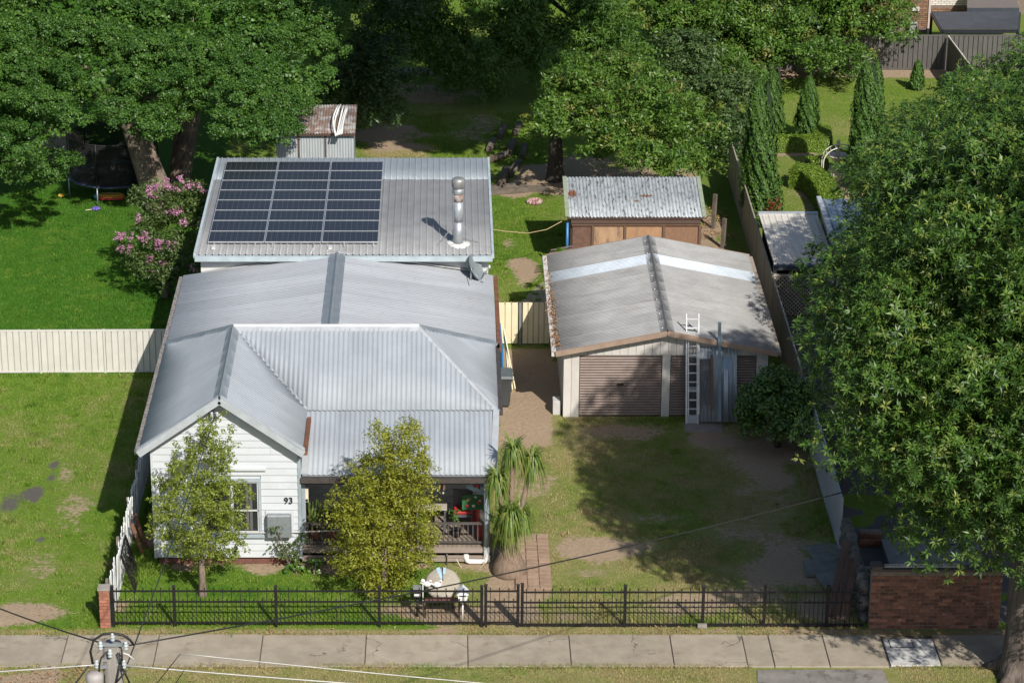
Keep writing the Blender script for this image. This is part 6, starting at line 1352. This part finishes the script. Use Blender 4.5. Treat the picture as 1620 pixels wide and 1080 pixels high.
# ------------------------------------------------------------------ back yard bits
fpz = G(845, 322); fpt = thing('brick_fire_ring', 'round pale and red stone fire ring on the back lawn', 'fire ring', fpz); r_ = random.Random(5)
for k in range(11): 
    a = k*.571; MB().blob(fpz + Vector((.2*math.cos(a), .2*math.sin(a), .08)), (.08, .08, .08), k, 7, 5, .15).build('ring_stone', M('ring_red', (.3, .1, .09), (.45, .38, .35), 5, .9, rand=.3), fpt)
MB().lathe([(.2, 0), (.17, .04), (.01, .05)], fpz, 12).build('ash_bed', M('ash', (.3, .22, .2), None, 9, .95), fpt)
slp = M('grey_sleeper', (.16, .13, .10), (.10, .08, .065), 4, .95, bump=.5)
for k, (p, q_) in enumerate((((772, 308), (835, 303)), ((775, 301), (815, 297)), ((822, 300), (868, 304)))): a, b = G(*p), G(*q_); solo(MB().bar(a + Vector((0, 0, .08)), b + Vector((0, 0, .08)), .22, .16), 'timber_sleeper', slp, ['front grey sleeper bordering the back lawn', 'short sleeper behind the front one', 'right hand sleeper towards the timber shed'][k], 'sleeper', a, 'sleepers behind the house')
lgm = M('cut_log', (.15, .12, .09), (.08, .065, .05), 6, .95, bump=.6); r_ = random.Random(9); end_m = M('log_end', (.34, .24, .15), (.26, .18, .11), 7, .9)
logs = [((775, 258), (800, 250), .2), ((797, 205), (790, 222), .19), ((822, 200), (815, 216), .17), ((780, 228), (774, 242), .2), ((800, 275), (792, 300), .22), ((812, 230), (805, 248), .2), ((820, 262), (808, 280), .2), ((830, 235), (826, 252), .17)]
lab = ['log with a pale sawn end, nearest behind the house roof', 'upright log at the far end of the pile', 'thin log farthest right in the pile', 'log left in the pile above the pale sawn one', 'dark log lowest in the pile by the sleepers', 'log in the middle of the pile', 'log right of the pale sawn one', 'log at the right under the tree']
for k, (p, q_, rr_) in enumerate(logs):
    rr_ *= .68
    a, b = G(*p), G(*q_); t = thing('cut_log', lab[k], 'log', a, 'logs under the trees'); z = Vector((0, 0, rr_)); MB().tube([a + z, a.lerp(b, .5) + z*1.05, b + z], [rr_, rr_*.95, rr_*.9], 12).build('log', lgm, t)
    d = (a-b).normalized(); MB().tube([a + z + d*.001, a + z + d*.012], rr_*.9, 12).build('sawn_end', end_m, t)
rkm = M('pale_rock', (.33, .33, .33), (.22, .22, .22), 4, .9, bump=.5); r_ = random.Random(3)
for k in range(9):
    c = G(625 + k*7.4 + r_.uniform(-2, 2), 118 + r_.uniform(-1.5, 2)); solo(MB().blob(c + Vector((0, 0, .1)), (.17, .15, .14), k, 8, 6, .18), 'border_rock', rkm, ['leftmost', 'second leftmost', 'third from left', 'fourth from left', 'middle', 'fourth from right', 'third from right', 'second rightmost', 'rightmost'][k] + ' pale grey rock in the row at the far end of the yard', 'rock', c, 'rocks at the far end of the yard')
rp = [A(771, 362, 24.0), A(800, 366, 24.0), A(835, 369, 24.1), A(865, 363, 24.2), A(889, 350, 24.3)]; solo(MB().tube(rp, .012, 5), 'rope_line', M('rope', (.5, .38, .2), None, 6, .9), 'pale rope sagging between the house and the timber shed', 'rope', rp[0])
for k in range(4): a = Vector((3.2 + k*.05, 23.6 + k*.12, .75 + k*.06)); solo(MB().bar(a, a + Vector((.75, .1, .12)), .04, .04), 'timber_offcut', slp, ['lowest timber stick poking out beside the blue pipe', 'second timber stick beside the blue pipe', 'third timber stick beside the blue pipe', 'highest timber stick poking out beside the blue pipe'][k], 'stick', a, 'sticks beside the timber shed')
for k, (px, py, h_) in enumerate(((1143, 392, 1.0), (1128, 362, 1.2))): c = G(px, py); solo(MB().bar(c, c + Vector((.04, .05, h_)), .12, .1), 'fence_stump', slp, ['short broken timber post right of the timber shed', 'taller leaning timber post behind the shed corner'][k], 'post', c)
c = A(1158, 400, 21.0); wt = thing('water_butt', 'round dark drum with white pipe behind the garage', 'drum', (c.x, 21, 0)); MB().lathe([(.24, 0), (.26, .4), (.25, .95), (.2, .98)], (c.x, 21, 0), 16).build('drum', M('drum_dark', (.09, .09, .085), None, 5, .5), wt); MB().tube([(c.x-.05, 20.9, .95), (c.x-.05, 20.9, 1.15), (c.x+.12, 20.7, 1.2)], .04, 8).build('pipe', M('white_pvc', (.8,)*3), wt)
# ------------------------------------------------------------------ left neighbour: trampoline, toys, bucket
tc_ = Vector((-11.45, 32.5, 0)); tp2 = thing('trampoline', 'black trampoline with safety net under the spreading tree', 'trampoline', tc_); TR, TZ = 1.5, .66
circ = lambda r, z, n=32: [tc_ + Vector((r*math.cos(a), r*math.sin(a), z)) for a in np.linspace(0, 6.2832, n+1)]
MB().tube(circ(TR, TZ), .035, 7).build('frame_ring', galv, tp2); MB().lathe([(TR-.3, TZ-.02), (TR-.3, TZ)], tc_, 28).build('jumping_mat', M('mat_black', (.012, .012, .013), None, 4, .8), tp2)
t = MB(); vs = []; n = 32
for k in range(n):
    a = 6.2832*k/n
    for r, z in ((TR-.3, TZ+.01), (TR+.06, TZ+.045), (TR+.06, TZ-.01)): vs.append(tc_ + Vector((r*math.cos(a), r*math.sin(a), z)))
t.add(vs, [(3*k+i, 3*((k+1) % n)+i, 3*((k+1) % n)+i+1, 3*k+i+1) for k in range(n) for i in range(2)], True); t.build('pad', M('pad_navy', (.02, .035, .07), None, 4, .6), tp2)
def netmat():
    m, nt, N, L, B = nodes_of('safety_net'); B.inputs['Base Color'].default_value = (.01, .01, .011, 1); B.inputs['Roughness'].default_value = .8
    tr_ = N.new('ShaderNodeBsdfTransparent'); mx = N.new('ShaderNodeMixShader'); mx.inputs[0].default_value = .8; L.new(tr_.outputs[0], mx.inputs[1]); L.new(B.outputs[0], mx.inputs[2]); L.new(mx.outputs[0], N['Material Output'].inputs['Surface']); return m
t = MB(); vs = []
for k in range(n):
    a = 6.2832*k/n
    for z in (TZ+.05, TZ+1.5): vs.append(tc_ + Vector((TR*math.cos(a), TR*math.sin(a), z)))
t.add(vs, [(2*k, 2*((k+1) % n), 2*((k+1) % n)+1, 2*k+1) for k in range(n)], True); t.build('safety_net', netmat(), tp2)
for k in range(6):
    a = 6.2832*(k+.25)/6; c = tc_ + Vector((TR*math.cos(a)*1.04, TR*math.sin(a)*1.04, 0)); MB().tube([c, c + Vector((0, 0, TZ))], .024, 7).build('leg', galv, tp2); MB().tube([c + Vector((0, 0, TZ)), c + Vector((0, 0, TZ+1.55))], .022, 7).build('net_pole', M('black_iron', (.02,)*3), tp2)
MB().tube(circ(TR, TZ+1.5), .018, 6).build('net_rim', M('black_iron', (.02,)*3), tp2)
kp = G(176, 318); ky = thing('toy_boat', 'orange, yellow and red kayak shaped toy under the trampoline', 'toy', kp)
for dz_, mn, c_ in ((.1, 'boat_red', (.45, .05, .03)), (.17, 'boat_orange', (.5, .16, .03)), (.235, 'boat_yellow', (.5, .32, .04))): MB().blob(kp + Vector((0, 0, dz_)), (.5-dz_*.2, .18, .05), 2, 16, 6, .02).build('hull_band', M(mn, c_, None, 5, .5), ky)
MB().blob(kp + Vector((-.5, 0, .17)), (.1, .1, .1), 3, 8, 6, .02).build('nose', M('boat_teal', (.03, .3, .35), None, 5, .5), ky)
tp_ = G(152, 333); ty = thing('toy_pinwheel', 'purple plastic toy lying on the lawn before the trampoline', 'toy', tp_)
for k in range(5): MB().blob(tp_ + Vector((.09*math.cos(k*1.257), .09*math.sin(k*1.257), .07)), (.07, .07, .05), k, 8, 5, .05).build('lobe', M('toy_purple', (.14, .1, .42), None, 5, .5), ty)
MB().tube([tp_ + Vector((-.1, 0, .04)), tp_ + Vector((-.35, -.1, .04))], .02, 6).build('handle', M('hose_cream', (.5,)*3), ty)
yp = G(97, 313); yt = thing('toy_truck', 'small yellow toy on the shaded lawn', 'toy', yp); MB().box(yp.x-.1, yp.x+.1, yp.y-.06, yp.y+.06, .04, .13).build('body', M('toy_yellow', (.6, .4, .04), None, 5, .5), yt, bevel=.015)
for dx in (-.06, .06): MB().tube([(yp.x+dx, yp.y-.07, .04), (yp.x+dx, yp.y+.07, .04)], .035, 8).build('axle_wheels', blk, yt)
bp = G(98, 252); bk_ = thing('plastic_bucket', 'pale grey tub on the ground under the left tree', 'bucket', bp); MB().lathe([(.14, 0), (.18, .3), (.195, .31), (.195, .34), (.165, .34), (.13, .03)], bp, 16).build('tub', M('tub_grey', (.33, .35, .40), None, 4, .5), bk_); MB().tube([bp + Vector((.19*math.cos(a), 0, .33 + .1*math.sin(a))) for a in np.linspace(0, 3.14, 8)], .007, 5).build('handle', whitep, bk_)
# ------------------------------------------------------------------ fountain and arch
fp0 = G(1325, 290); ft = thing('stone_fountain', 'cream tiered fountain on a square plinth in the right garden', 'fountain', fp0); fm = M('cream_stone', (.55, .47, .38), (.46, .39, .31), 5, .8)
t = MB(); x, y = fp0.x, fp0.y + .3; e0, e1 = .34, .24
t.add([(x-e0, y-e0, 0), (x+e0, y-e0, 0), (x+e0, y+e0, 0), (x-e0, y+e0, 0), (x-e0, y-e0, .2), (x+e0, y-e0, .2), (x+e0, y+e0, .2), (x-e0, y+e0, .2), (x-.12, y-.12, .62), (x+.12, y-.12, .62), (x+.12, y+.12, .62), (x-.12, y+.12, .62)], [(0, 1, 5, 4), (1, 2, 6, 5), (2, 3, 7, 6), (3, 0, 4, 7), (4, 5, 9, 8), (5, 6, 10, 9), (6, 7, 11, 10), (7, 4, 8, 11), (8, 9, 10, 11)]); t.build('plinth', fm, ft)
MB().lathe([(.1, .6), (.09, .72), (.2, .8), (.34, .9), (.36, .95), (.31, .95), (.1, .88)], (x, y, 0), 20).build('bowl', fm, ft); MB().lathe([(.07, .86), (.08, 1.0), (.055, 1.35), (.07, 1.42), (.02, 1.5)], (x, y, 0), 12).build('column', fm, ft)
ar_ = thing('garden_arch', 'white metal rose arch over the hedge by the fountain', 'arch', fp0 + Vector((-.4, 0, 0))); am = M('arch_white', (.74, .7, .6), None, 5, .5)
for k in range(2):
    y_ = fp0.y - .25 + k*.42; R_ = .62; x0 = G(1297, 284).x; t = MB(); t.tube([(x0, y_, 0), (x0, y_, .85)] + [(x0 + R_ - R_*math.cos(a), y_, .85 + R_*.85*math.sin(a)) for a in np.linspace(.2, 2.94, 12)] + [(x0+2*R_, y_, .85), (x0+2*R_, y_, 0)], .02, 6); t.build('hoop', am, ar_)
for a in np.linspace(.3, 2.84, 9): MB().tube([(x0 + R_ - R_*math.cos(a), fp0.y-.25, .85 + R_*.85*math.sin(a)), (x0 + R_ - R_*math.cos(a), fp0.y+.17, .85 + R_*.85*math.sin(a))], .011, 5).build('rung', am, ar_)
# ------------------------------------------------------------------ power pole and wires
PY_ = -18.0; pa = A(177, 1017, PY_); up = thing('power_pole', 'grey timber power pole top with insulators at bottom left', 'power pole', (pa.x, PY_, 0))
MB().tube([(pa.x, PY_, -.3), (pa.x, PY_, pa.z*.5), pa], [.19, .175, .16], 14).build('pole', M('pole_grey', (.25, .225, .2), (.16, .145, .13), 5, .9, bump=.5, bscale=14, stretch=(5, 5, .4)), up)
sil = M('galvanised', (.4,)*3); por = M('porcelain', (.6,)*3)
def PP(px, py, dy=0): return A(px, py, PY_ + dy)
ins = MB().lathe([(.02, -.1), (.05, -.08), (.055, -.05), (.035, -.03), (.06, -.01), (.06, .02), (.035, .04), (.05, .06), (.03, .1)], (0, 0, 0), 12).build('insulator', por, mesh_only=True)
for px, py in ((159, 1021), (199, 1021), (174, 1033), (153, 1050), (196, 1050), (178, 1007)): inst(ins, 'insulator', up, PP(px, py, -.2), (0, 0, 0), (.72, .72, .8))
for a, b in (((155, 1019), (204, 1019)), ((150, 1054), (205, 1053)), ((163, 1043), (195, 1044))): MB().bar(PP(*a, -.12), PP(*b, -.12), .05, .05).build('cross_arm', sil, up)
MB().tube([PP(178, 1017), PP(178, 1003)], .02, 6).build('pin', sil, up)
drm = PP(150, 1078, -.25); MB().lathe([(.13, -1.0), (.14, 0), (.15, .1), (.13, .16), (.05, .19)], drm, 16).build('lamp_housing', M('housing_grey', (.36, .33, .32), (.28, .24, .22), 4, .6), up)
cbl = M('cable_black', (.018, .017, .018), None, 5, .6)
def wire(pts, r, parent=None, name='cable', mat=None): 
    return MB().tube(pts, r, 6)
arc = [PP(147, 1050, -.15), PP(143, 1030, -.2), PP(148, 1012, -.2), PP(162, 1003, -.2), PP(178, 1001, -.2), PP(195, 1004, -.2), PP(206, 1012, -.2), PP(211, 1019, -.1)]
wire(arc, .022).build('jumper_cable', cbl, up)
for pts in ([(168, 1031), (160, 1040), (157, 1052), (157, 1064)], [(186, 1032), (191, 1045), (196, 1060), (206, 1082)], [(193, 1028), (193, 1045)], [(190, 1050), (186, 1070), (180, 1095)], [(140, 1053), (118, 1082), (112, 1095)], [(200, 1060), (183, 1080)]): wire([PP(*p, -.22) for p in pts], .016).build('jumper_cable', cbl, up)
wire([PP(191, 1031, -.2), PP(203, 1035, -.2), PP(212, 1043, -.2)], .014).build('jumper_cable', whitep, up)
grw = M('conductor_grey', (.5, .48, .44), None, 5, .5, .3)
def line(pts, r, m_, lab): solo(MB().tube(pts, r, 5), 'power_line', m_, lab, 'cable', pts[0])
def sag(a, b, s, n=14): return [a.lerp(b, i/n) - Vector((0, 0, s*4*(i/n)*(1-i/n))) for i in range(n+1)]
line(sag(PP(152, 1051, -.2), PP(-260, 1080, -.2), .0), .014, grw, 'pale conductor running left from the power pole')
line(sag(PP(197, 1052, -.2), PP(900, 1103, -.2), .03), .014, grw, 'pale conductor running right from the power pole, lower one')
line(sag(PP(285, 1033, -.6), PP(900, 1092, -.6), .02), .011, grw, 'pale conductor starting right of the power pole, upper one')
line(sag(PP(169, 1019), A(-140, 902, -6), .1), .014, cbl, 'black service cable running up left from the power pole')
line(sag(PP(205, 1020), A(1440, 748, -.5), .25), .014, cbl, 'black service cable crossing the front lawn to the right neighbour')
line(sag(PP(199, 1056), bk + Vector((-.02, -.12, -.1)), .12), .012, cbl, 'thin black cable from the power pole to the gable bracket')
line(sag(PP(285, 1034, -.6), PP(236, 1095, -.6), .0, 4), .008, cbl, 'short black dropper right of the power pole, left one'); line(sag(PP(291, 1060, -.6), PP(268, 1095, -.6), .0, 4), .008, cbl, 'short black dropper right of the power pole, right one')
# ------------------------------------------------------------------ grass blades and leaf litter
def sample(arr, x, y):
    i = np.clip(((y - GY0)/GS).astype(int), 0, ny-2); j = np.clip(((x - GX0)/GS).astype(int), 0, nx-2); fy = (y-GY0)/GS - i; fx = (x-GX0)/GS - j
    return (arr[i, j]*(1-fx)+arr[i, j+1]*fx)*(1-fy)+(arr[i+1, j]*(1-fx)+arr[i+1, j+1]*fx)*fy
def grass(name, label, boxes, dens, h, seed, mat, excl=()):
    r = np.random.default_rng(seed); xs_, ys_ = [], []
    for x0, x1, y0, y1 in boxes:
        n = int((x1-x0)*(y1-y0)*dens); xs_.append(r.uniform(x0, x1, n)); ys_.append(r.uniform(y0, y1, n))
    x = np.concatenate(xs_); y = np.concatenate(ys_)
    d = sample(dirt, x, y) + sample(dark, x, y) + (vnoise(x, y, 5., 31) - .5)*.5 + (vnoise(x, y, 1.7, 32) - .5)*.3
    k = d < r.uniform(.12, .42, len(x))
    for a in excl: k &= ~((x > a[0]) & (x < a[1]) & (y > a[2]) & (y < a[3]))
    x, y = x[k], y[k]; n = len(x); z = sample(zz, x, y); cl = np.clip(sample(dry, x, y) + (vnoise(x, y, 3., 33) - .5)*.5, 0, 1)
    hh = h*r.uniform(.5, 1.3, n)*(.7 + .6*vnoise(x, y, 1.2, 34)); th = r.uniform(0, 6.283, n); ln = r.normal(0, .45, (n, 2)); wd = r.uniform(.008, .016, n)
    b = np.stack([x, y, z-.01], 1); s = np.stack([np.cos(th)*wd, np.sin(th)*wd, np.zeros(n)], 1); tip = b + np.stack([ln[:, 0]*hh, ln[:, 1]*hh, hh], 1)
    me = bpy.data.meshes.new(name); np_mesh(me, np.stack([b - s, b + s, tip], 1).reshape(-1, 3), np.arange(n*3).reshape(n, 3), 3)
    fattr(me, 'rnd', np.repeat(r.random(n), 3)); fattr(me, 'cl', np.repeat(cl, 3)); me.materials.append(mat); o = bpy.data.objects.new(name, me); link(o); tag(o, label, 'grass', kind='stuff')
def grassmat():
    m, nt, N, L, B = nodes_of('grass_blade'); a = node(N, 'ShaderNodeAttribute', attribute_name='cl').outputs['Fac']; r = node(N, 'ShaderNodeAttribute', attribute_name='rnd').outputs['Fac']
    c = mixc(N, L, ramp(N, L, a, 0., .45), (.074, .2, .018), (.18, .285, .036)); c = mixc(N, L, ramp(N, L, a, .4, .95), c, (.39, .335, .155)); c = mixc(N, L, r, mixc(N, L, 1., c, (.7, .7, .7), 'MULTIPLY'), mixc(N, L, 1., c, (1.3, 1.25, 1.3), 'MULTIPLY'))
    L.new(c, B.inputs['Base Color']); B.inputs['Roughness'].default_value = .6; B.inputs['Specular IOR Level'].default_value = .25
    tr_ = N.new('ShaderNodeBsdfTranslucent'); L.new(c, tr_.inputs['Color']); mx = N.new('ShaderNodeMixShader'); mx.inputs[0].default_value = .3; L.new(B.outputs[0], mx.inputs[1]); L.new(tr_.outputs[0], mx.inputs[2]); L.new(mx.outputs[0], N['Material Output'].inputs['Surface']); return m
gm = grassmat()
hs = [(-7.2, 1.2, 3.3, 24), (3.2, 9.1, 12.6, 20.2), (1.7, 2.65, 1.9, 5.0), (3.9, 8.2, 24.3, 27)]
grass('front_lawn_grass', 'worn grass of the front yard behind the picket fence', [(-7.8, 9.9, .05, 12.6)], 1500, .05, 1, gm, hs)
grass('neighbour_lawn_grass', 'yellowish mown grass of the lower left lawn', [(-14.5, -8.05, -.45, 15.8)], 1500, .05, 2, gm)
grass('upper_lawn_grass', 'lush green grass of the upper left lawn', [(-15, -7.3, 16.05, 33)], 1300, .06, 3, gm, hs)
grass('back_yard_grass', 'grass of the back yard between the sheds', [(1.2, 4.2, 18, 31), (-4, 4, 31, 42)], 1000, .06, 4, gm, hs)
grass('garden_lawn_grass', 'mown lawn of the right garden', [(10.4, 21, 28.5, 46.8)], 700, .04, 5, gm)
grass('verge_grass', 'dry verge grass along the footpath', [(-15, 7.0, -4.4, -2.02), (10.4, 14.5, -4.4, -2.02), (-14, 10, -.5, -.02)], 1500, .045, 6, gm)
grass('long_grass', 'longer grass along the left side of the house', [(-7.75, -7.2, 2.2, 6.5)], 1500, .2, 7, gm)
grass('edge_grass', 'ragged grass creeping over the footpath edges', [(-15, 7.1, -2.12, -1.96), (-14, 10.2, -.53, -.36), (10.4, 13.5, -2.12, -1.98)], 2600, .085, 9, gm)
grass('fence_line_grass', 'longer grass left uncut along fences and walls', [(-15, -8.1, 15.6, 15.8), (-8.5, -8.05, 0, 15), (3.2, 9, 12.3, 12.5), (-7.8, 9.8, .02, .2), (9.5, 9.85, 3, 12)], 900, .13, 10, gm)
q_ = random.Random(77); wbx = []
for x0, x1, y0, y1, n_ in ((-14, -8.3, 0, 15.5, 110), (-7.5, 9.5, .3, 12.2, 150), (-14, -8.3, 16.5, 30, 70), (1.4, 3.8, 19, 30, 40)):
    for _ in range(n_): cx_, cy_, r_ = q_.uniform(x0, x1), q_.uniform(y0, y1), q_.uniform(.05, .16); wbx.append((cx_-r_, cx_+r_, cy_-r_, cy_+r_))
grass('lawn_weeds', 'scattered weed tufts in the lawns', wbx, 1800, .11, 12, gm, hs)
def scatter(name, label, boxes, n, size, mat, seed, z=.03):
    r = np.random.default_rng(seed); P_ = []
    for x0, x1, y0, y1, f in boxes: m_ = int(n*f); P_.append(np.stack([r.uniform(x0, x1, m_), r.uniform(y0, y1, m_), np.full(m_, z) + r.uniform(0, .03, m_)], 1))
    P_ = np.concatenate(P_); k = vnoise(P_[:, 0], P_[:, 1], 1.5, seed) > r.uniform(.2, .8, len(P_)); P_ = P_[k]; m_ = len(P_)
    co, _, rd = leaf_quads(P_, np.array([0, 0, 1.]) + r.normal(0, .35, (m_, 3)), r.uniform(.6, 1.4, m_)*size, r.uniform(.6, 1.2, m_)*size*.5, r, .1)
    o = leaf_obj(name, co, rd, r.random(m_), mat, None, label, (0, 0, 0)); tag(o, label, 'leaves', kind='stuff')
lf_fall = leafmat('fallen_leaf', (.17, .085, .04), (.32, .18, .085), (.46, .33, .18), .1, .8)
scatter('fallen_leaves', 'orange fallen leaves on the verge and lower left lawn', [(-14.5, -7.6, -3.6, -2.0, .55), (-14.5, -8.2, -.4, 5, .15), (-7.5, 10, -.48, -.05, .2), (-7, 7, -3.2, -2.1, .12)], 2600, .07, lf_fall, 3)
scatter('leaf_mulch', 'brown leaf mulch under the trees beside the timber shed', [(4.2, 9.6, 27.2, 33.5, 1), (8.4, 9.8, 20.5, 27, .3)], 2500, .12, lf_fall, 4)
# leaves caught in the left garage gutter
r = np.random.default_rng(8); n = 420; yy_ = 12.5 + 7.6*r.beta(1.3, 2.2, n); P_ = np.stack([GX0_ + r.normal(.0, .07, n), yy_, np.full(n, GZE + .05) + r.uniform(0, .03, n)], 1)
co, _, rd = leaf_quads(P_, np.array([0, 0, 1.]) + r.normal(0, .4, (n, 3)), r.uniform(.05, .11, n), r.uniform(.03, .05, n), r, .2)
o = leaf_obj('gutter_leaves', co, rd, r.random(n)*.5, lf_fall, None, None, (0, 0, 0)); tag(o, 'rusty leaves caught along the left garage gutter', 'leaves', kind='stuff')
